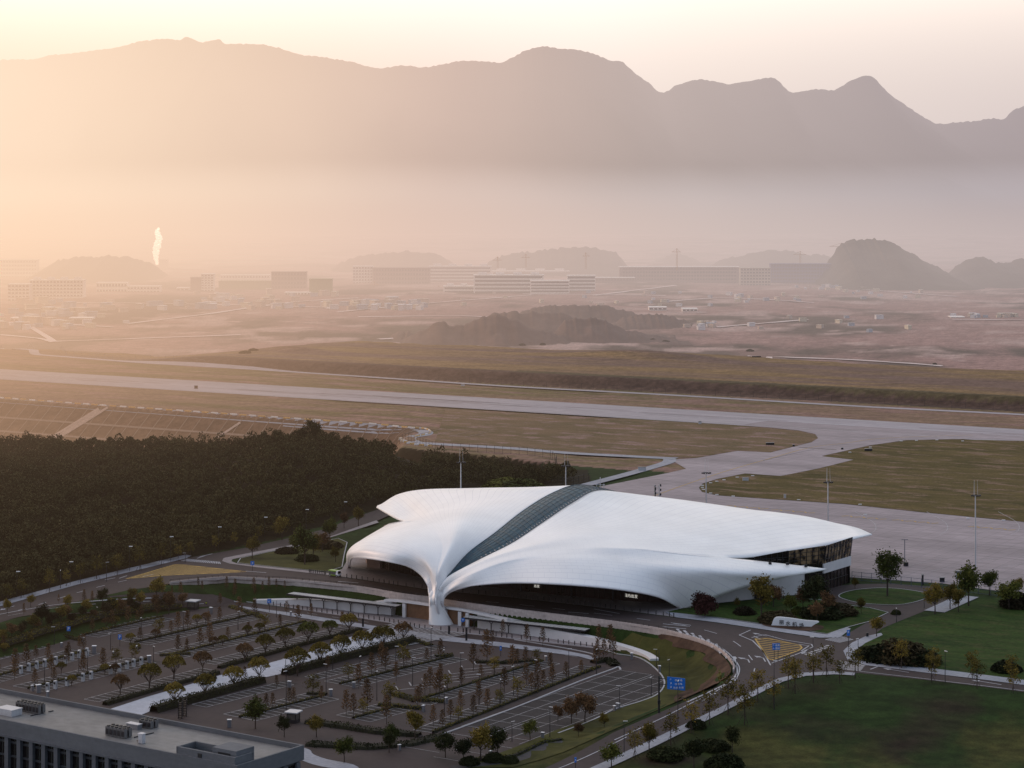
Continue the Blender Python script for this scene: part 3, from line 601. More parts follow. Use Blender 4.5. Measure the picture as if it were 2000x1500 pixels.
def crosswalk(a, b, c, d, n, name='crosswalk', z=None, mt='white_paint'):
    """stripes spread from edge a-b to edge d-c"""
    A, B, C, D = [np.array(G(*p, z)[:2]) for p in (a, b, c, d)]; mb = MB()
    for i in range(n):
        t = (i+.25)/n; t2 = (i+.75)/n
        p0, p1 = A+(B-A)*t, D+(C-D)*t; q0, q1 = A+(B-A)*t2, D+(C-D)*t2
        w = np.hypot(*(q0-p0)); m0 = (p0+q0)/2; m1 = (p1+q1)/2; ribbon_mb(mb, [m0, m1], w, .11 if z is None else .26, 4, z)
    tag(mb.build(name, M[mt]), kind='structure')
crosswalk((352, 1096), (432, 1102), (430, 1098), (366, 1092), 22)
crosswalk((1610, 1250), (1640, 1256), (1668, 1250), (1640, 1242), 7)
crosswalk((1633, 1307), (1640, 1290), (1690, 1300), (1680, 1312), 9, mt='faded_paint')
crosswalk((1580, 1283), (1630, 1262), (1616, 1260), (1570, 1279), 8, mt='faded_paint')
# lane dashes, arrows, hatching at the kerb of the ring road
mb = MB()
for line in ([(1160, 1198), (1270, 1212), (1330, 1221), (1400, 1238), (1440, 1258), (1462, 1280), (1474, 1300), (1470, 1322)], [(-60, 1218), (60, 1186), (180, 1150), (300, 1122)], [(620, 1137), (840, 1166), (1000, 1180), (1160, 1198)]):
    Q, _ = ribbon_pts([G(*p) for p in crom(line, 4)], 1, 2.0)
    for i in range(0, len(Q)-2, 5): ribbon_mb(mb, Q[i:i+3], .3, .11, 3)
ribbon_mb(mb, [G(*p) for p in crom([(1325, 1236), (1375, 1250), (1415, 1270), (1440, 1296), (1444, 1312), (1436, 1330)], 5)], .3, .11, 3)
ribbon_mb(mb, [G(*p) for p in crom([(1310, 1233), (1360, 1248), (1400, 1266), (1425, 1284), (1438, 1302), (1437, 1320), (1415, 1338), (1342, 1372)], 5)], .5, .12, 3)
for a, b in (((1334, 1240), (1322, 1229)), ((1348, 1244), (1336, 1232)), ((1363, 1250), (1351, 1237)), ((1378, 1256), (1366, 1242)), ((1393, 1265), (1382, 1249)), ((1408, 1276), (1398, 1258)), ((1420, 1286), (1413, 1269)), ((1437, 1300), (1434, 1283))):
    ribbon_mb(mb, [G(*a), G(*b)], .8, .12, 3)
for line in ([(1680, 1312), (1860, 1333), (2000, 1350)], [(1200, 1446), (1300, 1400), (1400, 1350), (1440, 1326)], [(1090, 1502), (1224, 1440)]): ribbon_mb(mb, [G(*p) for p in line], .3, .11, 3)
for x in (1310, 1335, 1700, 1895): pass
for (x, y), (x2, y2) in (((1290, 1224), (1340, 1229)), ((1295, 1219), (1345, 1224)), ((1310, 1217), (1350, 1222)), ((1110, 1196), (1150, 1199)), ((1160, 1190), (1210, 1199)), ((655, 1140), (690, 1144)), ((660, 1136), (700, 1139)), ((1700, 1308), (1716, 1302)), ((390, 1088), (415, 1082)), ((385, 1091), (400, 1086)), ((205, 1133), (225, 1129)), ((233, 1130), (248, 1125)), ((480, 1116), (520, 1119))):
    ribbon_mb(mb, [G(x, y), G(x2, y2)], .45, .11, 3)
tag(mb.build('road_markings', M['white_paint']), kind='structure')
def arrow(tip, tail, bend=None, w=.35):
    a = np.array(G(*tail)[:2]); b = np.array(G(*tip)[:2]); mb = MB()
    L = [a] + ([np.array(G(*bend)[:2])] if bend else []) + [b]; ribbon_mb(mb, L, w, .11, 2)
    d = b-L[-2]; d /= np.hypot(*d); n = np.array([-d[1], d[0]]); p = [b+n*.9, b-n*.9, b+d*2.2]
    z = Hs(*b)+.11; mb.tri(*[(q[0], q[1], z) for q in (p[0], p[1], p[2])]); tag(mb.build('lane_arrow', M['white_paint']), kind='structure')
arrow((1452, 1287), (1464, 1295), (1461, 1289)); arrow((1483, 1284), (1495, 1293), (1491, 1286)); arrow((1480, 1239), (1498, 1243)); arrow((1570, 1275), (1582, 1266)); arrow((1738, 1308), (1775, 1314)); arrow((1912, 1331), (1956, 1338)); arrow((1392, 1356), (1372, 1370)); arrow((8, 1190), (28, 1184))

# ------------------------------------------------------------------ lower level (z = -6)
ZL = -6.0
low = [(-200, 1262), (-60, 1222), (0, 1206), (60, 1194), (120, 1183), (210, 1171), (360, 1168), (450, 1174), (520, 1182), (600, 1193), (700, 1207), (840, 1230), (1000, 1248), (1150, 1265), (1205, 1279), (1250, 1286), (1284, 1310), (1297, 1335), (1284, 1355), (1250, 1370), (1200, 1385), (1160, 1405), (1090, 1430), (1020, 1460), (900, 1500), (860, 1540), (560, 1540), (-260, 1540), (-260, 1300)]
sheet('car_park', low, .05, M['asphalt'], z=ZL)
ribbon('ring_road', [(-60, 1222), (0, 1207), (60, 1196), (120, 1187), (210, 1179), (300, 1175), (360, 1174), (420, 1177), (470, 1184)], 7.5, .12, M['asphalt'], smooth=4)
ribbon('kerb', [(-60, 1216), (0, 1201), (60, 1190), (120, 1181), (210, 1173), (300, 1169), (360, 1168.5), (420, 1171), (470, 1177)], .5, .2, M['kerb'], smooth=4)
mbd = MB(); Qd, _ = ribbon_pts([G(*p) for p in crom([(-60, 1222), (0, 1207), (60, 1196), (120, 1187), (210, 1179), (300, 1175), (360, 1174)], 4)], 1, 2.0)
for i in range(0, len(Qd)-2, 5): ribbon_mb(mbd, Qd[i:i+3], .22, .2, 3)
tag(mbd.build('road_markings', M['faded_paint']), kind='structure')
# paved strip round the leg and under the canopies
sheet('canopy_platform', [(508, 1177), (524, 1171), (560, 1172), (700, 1182), (790, 1190), (860, 1180), (940, 1186), (1010, 1205), (1080, 1222), (1170, 1243), (1206, 1256), (1214, 1266), (1200, 1272), (1150, 1266), (1000, 1249), (840, 1231), (700, 1208), (600, 1194)], .15, M['plaza'], z=ZL)
Wm = [(465, 1184), (470, 1188), (560, 1203), (700, 1226), (760, 1236), (850, 1251), (960, 1262), (1060, 1274), (1130, 1283), (1160, 1291), (1166, 1296), (1166, 1289), (1150, 1281), (1100, 1271), (1000, 1258), (900, 1247), (840, 1239), (760, 1228), (600, 1202)]
sheet('median_strip', Wm, .18, M['walk'], z=ZL)
wk = [(215, 1386), (288, 1362), (360, 1341), (429, 1320), (480, 1308), (600, 1276), (690, 1243), (725, 1229), (772, 1245), (811, 1246), (740, 1262), (640, 1290), (550, 1317), (480, 1332), (324, 1377), (270, 1400), (200, 1420), (150, 1410)]
sheet('walkway', wk, .16, stain_mat('walkway_paving', (.40, .42, .48), .75, [(.1, .1), (.9, .9)], .1, joints=(3, .8, .05), jcol=.85), z=ZL)
crosswalk((716, 1234), (800, 1262), (915, 1240), (775, 1216), 20, z=ZL, mt='faded_paint')
# white retaining wall with its coping below the upper road
def wallrib(name, P, h0, h1, m, parent=None, th=.5):
    """upright ribbon; P = list of (x, y), h0/h1 = list of bottom/top heights"""
    mb = MB(); n = len(P)
    for i in range(n):
        d = np.array(P[min(i+1, n-1)])-np.array(P[max(i-1, 0)]); d = d/np.hypot(*d); nn = np.array([-d[1], d[0]])*th
        p = np.array(P[i]); mb.v += [(p[0], p[1], h0[i]), (p[0], p[1], h1[i]), (p[0]+nn[0], p[1]+nn[1], h1[i]), (p[0]+nn[0], p[1]+nn[1], h0[i])]
    for i in range(n-1):
        a = 4*i
        for k in range(3): mb.f.append((a+k, a+k+1, a+5+k, a+4+k)); mb.m.append(0)
    mb.f += [(0, 1, 2, 3), (4*n-4, 4*n-3, 4*n-2, 4*n-1)]; mb.m += [0, 0]
    return mb.build(name, m, parent)
wp = [p for p in WALL_XY if p[0] > -112]; wp = wp[:-2]
Q, R = ribbon_pts(wp, 1.5, 2.0)
base = [r[1] for r in R]
rt = wallrib('retaining_wall', base, [-2.6]*len(base), [.75]*len(base), M['ret_wall'], th=.4)
tag(rt, 'long curved stone retaining wall carrying the upper forecourt road', 'retaining wall')
rail = MB()
for i in range(0, len(base)-1, 1): p = base[i]; rail.box(p[0], p[1]+.2, .75, .12, .12, .6, 0)
rail.build('rail_post', M['dark_metal'], rt)
rail = MB(); rail.tube([(p[0], p[1]+.2, 1.35) for p in base], .06, 4); rail.build('hand_rail', M['dark_metal'], rt)
# white walls of the lower level: they follow the wall line at the distance where the slope ends
def off_line(x0, x1, extra=0.0, n=60, fade=None):
    L = [np.array(p) for p in WALL_XY if -130 < p[0] < 75]; Q, _ = ribbon_pts(L, 1, 1.0); out = []
    for i in range(1, len(Q)-1):
        d = Q[i+1]-Q[i-1]; d = d/np.hypot(*d); nn = np.array([d[1], -d[0]])
        if x0 <= Q[i][0] <= x1:
            e, zt_ = prof(Q[i][0]); out.append((Q[i]+nn*(float(e)+extra), float(zt_)))
    sm = []
    for i in range(len(out)):
        w = out[max(0, i-3):i+4]; sm.append((sum(q[0] for q in w)/len(w), sum(q[1] for q in w)/len(w)))
    return sm
zt = ZL+.15
A_ = off_line(-82, -33, .4)
tag(wallrib('curved_wall', [tuple(p[0]) for p in A_], [ZL]*len(A_), [p[1]+.35 for p in A_], M['white_wall'], th=2.6), 'white curved wall sweeping behind the left canopy to the left side of the leg', 'wall')
B_ = off_line(-10, 50, .4)
tag(wallrib('curved_wall', [tuple(p[0]) for p in B_], [ZL]*len(B_), [p[1]+.35 for p in B_], M['white_wall'], th=2.6), 'white curved wall sloping down behind the second canopy to the right of the leg', 'wall')
C_ = off_line(-34, -9, .1)
o = wallrib('entrance_wall', [tuple(p[0]) for p in C_], [ZL]*len(C_), [-1.6]*len(C_), mat('warm_timber_wall', (.17, .085, .045), .6, .25, .5), th=1.6); tag(o, 'warm brown wall at the back of the lower entrance behind the leg', 'wall')
for t in (.06, .62, .8, .95):
    p, _z = C_[int(t*(len(C_)-1))]; MB().box(p[0]+.3, p[1]-1.0, ZL, 1.1, .7, 4.4, -.5).build('pier', M['white_wall'], o)
D_ = off_line(-38, 3, 1.3)
zz = [q[1]+.9 for q in D_]
o = wallrib('entrance_rim', [tuple(p[0]) for p in D_], [z-.7 for z in zz], zz, M['white_wall'], th=1.4)
tag(o, 'smooth white rim arching over the lower entrance behind the leg', 'rim')
# ------------------------------------------------------------------ terminal
TH = math.radians(34.5); TU = np.array([math.cos(TH), -math.sin(TH)]); TV = np.array([math.sin(TH), math.cos(TH)]); TL = np.array([-21., 707.])
def AB(a, b, z=0.0): p = TL+TU*a+TV*b; return np.array([p[0], p[1], z])
def P3(px, py, z): return np.array(at(px, py, z))
def catm(P, n):
    """P: (k, ...) control rows -> interpolated rows"""
    k = len(P); out = []
    for i in range(k-1):
        a, b, c, d = P[max(i-1, 0)], P[i], P[i+1], P[min(i+2, k-1)]
        if i == 0: a = 2*b-c
        if i == k-2: d = 2*c-b
        for j in range(n):
            t = j/n; out.append(.5*((2*b)+(c-a)*t+(2*a-5*b+4*c-d)*t*t+(3*b-a-3*c+d)*t**3))
    out.append(P[-1]); return np.array(out)
def patch(cols, nu=8, nv=5):
    C = np.array(cols)                       # (ncol, nrow, 3)
    C = catm(C, nu); C = np.swapaxes(catm(np.swapaxes(C, 0, 1), nv), 0, 1)
    return C                                 # (cols, rows, 3)
def blend(a, b, t, bulge, rows=None):
    out = []
    for i, (p, q) in enumerate(zip(a, b)):
        r = p+(q-p)*t; r = r.copy(); k = i/(len(a)-1)
        r[2] += 4*t*(1-t)*bulge*math.sin(math.pi*min(1, max(0, k)))*1.0; out.append(r)
    return out
tiles_m, nt_, b_ = nmat('white_roof_panels'); N = nt_.nodes; K = nt_.links
uvn = N.new('ShaderNodeUVMap'); br = N.new('ShaderNodeTexBrick'); br.inputs['Scale'].default_value = 1; br.inputs['Brick Width'].default_value = 3.6; br.inputs['Row Height'].default_value = 1.25; br.inputs['Mortar Size'].default_value = .05; br.inputs['Mortar Smooth'].default_value = .3
br.inputs['Color1'].default_value = (.86, .85, .845, 1); br.inputs['Color2'].default_value = (.835, .825, .825, 1); br.inputs['Mortar'].default_value = (.70, .695, .72, 1); br.inputs['Bias'].default_value = -.2
K.new(uvn.outputs[0], br.inputs['Vector'])
no = N.new('ShaderNodeTexNoise'); no.inputs['Scale'].default_value = .08; g_ = N.new('ShaderNodeNewGeometry'); K.new(g_.outputs['Position'], no.inputs['Vector'])
q_ = N.new('ShaderNodeMapRange'); q_.inputs[1].default_value = .3; q_.inputs[2].default_value = .7; q_.inputs[3].default_value = .94; q_.inputs[4].default_value = 1.04; K.new(no.outputs[0], q_.inputs[0])
mx_ = N.new('ShaderNodeVectorMath'); mx_.operation = 'SCALE'; K.new(br.outputs[0], mx_.inputs[0]); K.new(q_.outputs[0], mx_.inputs['Scale']); K.new(mx_.outputs[0], b_.inputs['Base Color'])
b_.inputs['Roughness'].default_value = .38; b_.inputs['Specular IOR Level'].default_value = .4
M['tiles'] = tiles_m
M['soffit'] = mat('shaded_soffit', (.10, .06, .05), .7, .2, .3)  # shade under the roof is put into this dark brown
def roof_mesh(name, patches, parent, thick=.4):
    V = []; Fc = []; UV = []
    for C, wv in patches:
        nc, nr = C.shape[:2]; n0 = len(V); V += [tuple(p) for p in C.reshape(-1, 3)]
        seg = np.linalg.norm(np.diff(C, axis=1), axis=2); arc = np.concatenate([np.zeros((nc, 1)), np.cumsum(seg, 1)], 1)
        cr = np.linalg.norm(np.diff(C, axis=0), axis=2).mean(1); cv = np.concatenate([[0], np.cumsum(cr)])*wv
        for i in range(nc-1):
            for j in range(nr-1):
                Fc.append((n0+i*nr+j, n0+(i+1)*nr+j, n0+(i+1)*nr+j+1, n0+i*nr+j+1))
                for (a, b) in ((i, j), (i+1, j), (i+1, j+1), (i, j+1)): UV.append((arc[a, b], cv[a]))
    me = bpy.data.meshes.new(name); me.from_pydata(V, [], Fc); uvl = me.uv_layers.new(name='UVMap'); uvl.data.foreach_set('uv', np.array(UV).ravel())
    bm = bmesh.new(); bm.from_mesh(me); bmesh.ops.remove_doubles(bm, verts=bm.verts, dist=.01)
    bmesh.ops.dissolve_degenerate(bm, edges=bm.edges, dist=.005)
    bmesh.ops.recalc_face_normals(bm, faces=bm.faces)
    up = sum(f.normal.z*f.calc_area() for f in bm.faces)
    if up < 0: bmesh.ops.reverse_faces(bm, faces=bm.faces)
    bm.to_mesh(me); bm.free()
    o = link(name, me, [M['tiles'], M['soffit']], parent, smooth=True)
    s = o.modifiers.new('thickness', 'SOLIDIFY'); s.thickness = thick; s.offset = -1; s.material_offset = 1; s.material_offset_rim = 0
    return o
term = empty('airport_terminal', tuple(AB(0, 0, 0)))
tag(term, 'white bird-shaped airport terminal with sweeping tiled roof and a curved skylight', 'airport terminal')
class _T: pass
def par(o):
    o.parent = term; o.matrix_parent_inverse = term.matrix_world.inverted(); ALLCH.setdefault(term.name, []).append(o); return o
term.matrix_world
bpy.context.view_layer.update()
foot = [P3(862, 1219, -6), P3(855, 1196, -1.9), P3(852, 1173, 1.9), P3(857, 1150, 5.0)]
U0 = foot+[P3(873, 1127, 8.1), P3(935, 1093, 13), P3(1000, 1060, 16.8), P3(1060, 1020, 20.5), P3(1120, 980, 24), P3(1172, 957, 25), AB(3, 112, 19.5)]
W3 = [P3(x, y, z) for x, y, z in ((886, 1219, -6), (872, 1196, -2.2), (865, 1177, 1), (880, 1158, 4), (920, 1145, 7), (1000, 1138, 9), (1100, 1141, 9.8), (1200, 1150, 8.5), (1280, 1165, 5), (1312, 1180, 1.8), (1325, 1188, 0))]
W2 = [P3(x, y, z) for x, y, z in ((883, 1219, -6), (869, 1196, -2.2), (862, 1175, 1.2), (878, 1153, 5), (922, 1132, 9.0), (1005, 1116, 11.7), (1105, 1114, 12.9), (1205, 1121, 12.0), (1290, 1140, 8.5), (1328, 1168, 3.5), (1345, 1188, 0))]
W1 = [P3(x, y, z) for x, y, z in ((878, 1219, -6), (866, 1196, -2.2), (859, 1174, 1.3), (877, 1147, 5.8), (925, 1121, 10.6), (1010, 1098, 13.9), (1110, 1093, 15.3), (1215, 1098, 14.5), (1310, 1112, 12.6), (1390, 1130, 9.2), (1440, 1152, 5.2))]
W05 = [P3(x, y, z) for x, y, z in ((875, 1219, -6), (864, 1196, -2.2), (857, 1173, 1.3), (876, 1144.5, 6.1), (927, 1117, 11.1), (1013, 1091, 14.8), (1116, 1082, 16.3), (1224, 1085, 15.8), (1365, 1101, 13.2), (1460, 1117, 10.6), (1530, 1129, 7.6))]
W0 = [P3(x, y, z) for x, y, z in ((873, 1219, -6), (862, 1196, -2.2), (856, 1172, 1.3), (875, 1142, 6.4), (928, 1113, 11.5), (1015, 1085, 15.4), (1120, 1072, 17.2), (1230, 1072, 17.3), (1417, 1089, 13.5), (1520, 1099.5, 11.2), (1616, 1111, 9.2))]
U4 = W0[:9]+[P3(1560, 1075, 12.6), P3(1703, 1043, 14)]
back = [None, (P3(1262, 970, 22.0), AB(30, 128, 17)), (P3(1400, 990, 19.0), AB(52, 133, 15)), (P3(1560, 1014, 16.3), AB(74, 130, 14.0))]
cols = [U0]
for k, (t, bl) in enumerate(((.27, .8), (.53, 1.0), (.78, .6)), 1):
    c = blend(U0, U4, t, bl); c[9] = back[k][0]; c[10] = back[k][1]; c[8] = c[8]*.5+.5*(c[7]+c[9])/2+np.array([0, 0, .5]); cols.append(c)
cols.append(U4)
rU = patch(cols); rW = patch([W0, W05, W1, W2, W3])
o = par(roof_mesh('roof_shell', [(rU, 1.0), (rW, 1.0)], None)); o['label'] = 'cool white tiled roof shell to the right of the skylight'
# left shell
U0L = foot+[P3(x, y, z) for x, y, z in ((873, 1127, 8.1), (915, 1080, 13), (966, 1042, 17), (1022, 998, 21), (1080, 963, 24), (1135, 947, 25.5))]+[AB(-8, 112, 20)]
W3L = [P3(x, y, z) for x, y, z in ((838, 1221, -6), (839, 1195, -2.15), (838, 1172, 1.6), (837, 1150, 4.6), (826, 1129, 7), (800, 1109, 9.5), (760, 1098, 11), (715, 1091, 10.5), (690, 1090, 8.6), (684, 1098, 4.5), (684, 1109, 0))]
W2L = [P3(x, y, z) for x, y, z in ((840, 1221, -6), (840, 1195, -2.15), (840, 1172, 1.75), (842, 1144, 5.2), (835, 1115, 9.5), (808, 1092, 12.5), (765, 1078, 14), (715, 1070, 13.4), (684, 1078, 10), (677, 1090, 5.5), (678, 1107, 0))]
W1L = [P3(x, y, z) for x, y, z in ((846, 1221, -6), (844, 1195, -2.15), (843, 1171, 1.9), (845, 1143, 5.8), (841, 1112, 10.4), (822, 1078, 14.6), (785, 1056, 16.5), (737, 1048, 15.5), (704, 1056, 12), (690, 1066, 9), (688, 1068, 6))]
W0L = [P3(x, y, z) for x, y, z in ((854, 1221, -6), (850, 1195, -2.15), (847, 1172, 1.9), (850, 1146, 5.6), (853, 1112, 10.6), (860, 1066, 15.8), (838, 1034, 17.8), (806, 1019, 17), (790, 1018, 14), (775, 1019, 11.5), (760, 1022, 8.5))]
U4L = W0L[:9]+[P3(765, 1008, 12.5), P3(735, 990, 11)]
sil = [None, (P3(1040, 951, 24.0), AB(-34, 116, 18)), (P3(930, 953, 21.0), AB(-62, 122, 15)), (P3(815, 957, 16.6), AB(-90, 118, 12))]
cols = [U0L]
for k, (t, bl) in enumerate(((.27, 1.4), (.53, 2.0), (.78, 1.4)), 1):
    c = blend(U0L, U4L, t, bl); c[9] = sil[k][0]; c[10] = sil[k][1]; c[8] = c[8]*.5+.5*(c[7]+c[9])/2+np.array([0, 0, .4]); cols.append(c)
c = blend(U0L, U4L, .92, .9); c[8] = P3(806, 1003, 14.2); c[9] = P3(768, 973, 13.4); c[10] = P3(748, 979, 11.6)+np.array([0, 3, -1.5]); cols.append(c)
tip = list(U4L)
cols.append(tip)
rUL = patch(cols); rWL = patch([W0L, W1L, W2L, W3L])
o = par(roof_mesh('roof_shell', [(rUL, 1.0), (rWL, 1.0)], None)); o['label'] = 'pinkish white tiled roof shell to the left of the skylight'
# close the back of the leg
lm = MB(); n = 14
A = catm(np.array(W3L[:5]), 5); B = catm(np.array(W3[:5]), 5)
for i in range(len(A)-1):
    off = np.array([0, 1.6, 0]); m0 = (A[i]+B[i])/2+off; m1 = (A[i+1]+B[i+1])/2+off
    lm.quad(A[i], m0, m1, A[i+1]); lm.quad(m0, B[i], B[i+1], m1)
par(lm.build('leg', M['white_wall'], None))
LV = [(1222, 837.5, 887, 2.6), (1212, 837.7, 881, 2.3), (1202, 838, 874.5, 2.0), (1192, 838, 869, 1.85), (1182, 837.8, 865.3, 1.75), (1172, 837.5, 864, 1.7), (1163, 837.2, 866, 1.7), (1157, 840, 864, 1.3), (1152, 846, 860, .7)]
LQ = catm(np.array(LV, float), 3); lgm = MB(); Dc = 706.3
for (y_, l_, r_, b2) in LQ:
    zf = CZ-(y_-YH)*(Dc-b2*.6)/F; cxp = ((l_+r_)/2-1000)/F*Dc; a2 = (r_-l_)/2/F*Dc
    for k in range(28):
        t = 2*math.pi*k/28; lgm.v.append((cxp+a2*math.cos(t), Dc+max(-b2, b2*math.sin(t)*1.0), zf))
for i in range(len(LQ)-1):
    for k in range(28): j = (k+1) % 28; lgm.f.append((i*28+k, i*28+j, (i+1)*28+j, (i+1)*28+k)); lgm.m.append(0)
par(lgm.build('leg_cladding', mat('leg_cladding', (.84, .83, .83), .42, .03, .1), None, True))
# skylight: glass band between the shells
sk = []
lE = catm(np.array(U0L[4:11]), 8); rE = catm(np.array(U0[4:11]), 8)
gm, ntg, bgm = nmat('skylight_glass'); N = ntg.nodes; K = ntg.links
uvn = N.new('ShaderNodeUVMap'); br = N.new('ShaderNodeTexBrick'); br.offset = 0; br.inputs['Scale'].default_value = 1; br.inputs['Brick Width'].default_value = .8; br.inputs['Row Height'].default_value = 1.0; br.inputs['Mortar Size'].default_value = 0.0
br.inputs['Color1'].default_value = (.003, .034, .062, 1); br.inputs['Color2'].default_value = (.006, .056, .092, 1); K.new(uvn.outputs[0], br.inputs['Vector']); K.new(br.outputs[0], bgm.inputs['Base Color'])
bgm.inputs['Roughness'].default_value = .35; bgm.inputs['Specular IOR Level'].default_value = .03
V = []; Fc = []; UV = []; ns = 6; nL = len(lE); fr = MB()
arcs = np.concatenate([[0], np.cumsum(np.linalg.norm(np.diff((lE+rE)/2, axis=0), axis=1))])
grid = []
for i in range(nL):
    w = np.linalg.norm(lE[i]-rE[i]); row = []
    for k in range(ns+1):
        t = k/ns; p = lE[i]+(rE[i]-lE[i])*t; p = p+np.array([0, 0, .035*w*4*t*(1-t)+.05]); row.append(p)
    grid.append(row); V += [tuple(p) for p in row]
for i in range(nL-1):
    for k in range(ns):
        a = i*(ns+1)+k; Fc.append((a, a+1, a+ns+2, a+ns+1)); UV += [(arcs[i]/2.4, k), (arcs[i]/2.4, k+1), (arcs[i+1]/2.4, k+1), (arcs[i+1]/2.4, k)]
me = bpy.data.meshes.new('skylight'); me.from_pydata(V, [], Fc); uvl = me.uv_layers.new(name='UVMap'); uvl.data.foreach_set('uv', np.array(UV).ravel())
skl = par(link('skylight', me, gm, None, smooth=True))
for k in range(0, ns+1): fr.tube([tuple(grid[i][k]+np.array([0, 0, .08])) for i in range(nL)], .10 if k in (0, ns) else .045, 4)
tot = arcs[-1]; s = 3.0
while s < tot:
    i = int(np.searchsorted(arcs, s))-1; t = (s-arcs[i])/(arcs[i+1]-arcs[i])
    fr.tube([tuple(np.array(grid[i][k])*(1-t)+np.array(grid[i+1][k])*t+np.array([0, 0, .09])) for k in range(ns+1)], .05, 4); s += 3.4
o = par(fr.build('skylight_frame', mat('skylight_frame_metal', (.06, .085, .10), .4, .1, 1, metal=.4), None))
# dark louvre band along the right edge of the skylight
lv = MB(); s = 14.0
while s < tot-16:
    i = int(np.searchsorted(arcs, s))-1; t = (s-arcs[i])/(arcs[i+1]-arcs[i])
    a = np.array(grid[i][ns-1])*(1-t)+np.array(grid[i+1][ns-1])*t; b = np.array(grid[i][ns])*(1-t)+np.array(grid[i+1][ns])*t
    d = (np.array(grid[i+1][ns])-np.array(grid[i][ns])); d = d/np.linalg.norm(d)*.45; u = np.array([0, 0, .16])
    lv.quad(a*.4+b*.6+u, b+u, b+d+u, a*.4+b*.6+d+u); s += 1.9
lv.tube([tuple(np.array(g[ns])+[0, 0, .14]) for g in grid[3:-6]], .03, 4)
par(lv.build('skylight_vent', M['grey_metal'], None))
# facade
gl = MB(); mul = MB()
def glass_wall(a0, b0, a1, b1, z0, z1, step=1.6, rails=3, mb=None, mm=None, tilt=0.0, th=.16):
    mb = mb or gl; mm = mm or mul
    p, q = AB(a0, b0), AB(a1, b1); L = np.linalg.norm(q-p); d = (q-p)/L; nn = np.array([d[1], -d[0], 0])
    top = nn*tilt; z1a, z1b = (z1 if hasattr(z1, '__len__') else (z1, z1)); z0a, z0b = (z0 if hasattr(z0, '__len__') else (z0, z0))
    mb.quad((p[0], p[1], z0a), (q[0], q[1], z0b), (q[0]+top[0], q[1]+top[1], z1b), (p[0]+top[0], p[1]+top[1], z1a))
    k = max(1, int(L/step))
    for i in range(k+1):
        t = i/k; r = p+(q-p)*t+nn*.12; z0_, z1_ = z0a+(z0b-z0a)*t, z1a+(z1b-z1a)*t
        mm.tube([(r[0], r[1], z0_), (r[0]+top[0], r[1]+top[1], z1_)], th/2, 4)
    for j in range(1, rails+1):
        t = j/(rails+1); f = top*t
        mm.tube([(p[0]+nn[0]*.12+f[0], p[1]+nn[1]*.12+f[1], z0a+(z1a-z0a)*t), (q[0]+nn[0]*.12+f[0], q[1]+nn[1]*.12+f[1], z0b+(z1b-z0b)*t)], .05, 4)
fpts = [(-62, 44), (-50, 38), (-35, 34), (-15, 32), (15, 32), (35, 34), (50, 38), (62, 44)]
for (a0, b0), (a1, b1) in zip(fpts[:-1], fpts[1:]): glass_wall(a0, b0, a1, b1, 0, 12.5 if abs(a0+a1) < 80 else (9.5 if abs(a0+a1) < 100 else 6.5))
par(gl.build('facade_glass', mat('brown_glass', (.030, .016, .014), .16, .5, .15, spec=.5), None)); par(mul.build('facade_mullions', mat('bronze_frame', (.012, .007, .007), .5), None))
for a, b in ((-26, 33), (26, 33), (40, 35), (-8, 31.5), (8, 31.5)): p = AB(a, b-1); par(MB().tube([(p[0], p[1], 0), (p[0], p[1], 9)], .35, 10).build('facade_column', M['dark_metal'], None))
# left end wall with warm pillar
lw = MB()
for a0, b0, a1, b1, h in ((-66, 46, -62, 43, 7), (-80, 74, -66, 46, 7), (-84, 104, -80, 74, 8)):
    p, q = AB(a0, b0), AB(a1, b1); c = (p+q)/2; L = np.linalg.norm(q-p); lw.box(c[0], c[1], 0, L, .6, h, math.atan2(q[1]-p[1], q[0]-p[0]))
p = AB(-58, 40.5); lw.box(p[0], p[1], 0, 5.5, 2.0, 7.0, -TH)
par(lw.build('end_wall', mat('warm_end_wall', (.34, .24, .20), .7, .1, .3), None))
# right end: white wall below the lower wing, glazing above
rw_ = MB()
def wallseg(mb, a0, b0, a1, b1, z0, z1, th=.5):
    p, q = AB(a0, b0), AB(a1, b1); c = (p+q)/2; L = np.linalg.norm(q-p); mb.box(c[0], c[1], z0, L, th, z1-z0, math.atan2(q[1]-p[1], q[0]-p[0]))
def top_ab(x, y, z): q = P3(x, y, z)[:2]-TL; return q@TU, q@TV
def vwall(mb, px0, py0, px1, py1, z0, h0, h1, n=8):
    """upright wall between two foot pixels, with its top sloping from h0 to h1"""
    a = P3(px0, py0, z0); b = P3(px1, py1, z0)
    mb.quad((*a[:2], z0), (*b[:2], z0), (*b[:2], h1), (*a[:2], h0))
vwall(rw_, 1395, 1178, 1572, 1160, 0, 4.4, 9.2); par(rw_.build('side_wall', M['white_wall'], None))
dw = MB(); a = P3(1478, 1170, 0); dw.box(a[0], a[1]-.4, 0, 1.6, .4, 3.4, 0); par(dw.build('door', M['black'], None))
g2 = MB(); m2 = MB()
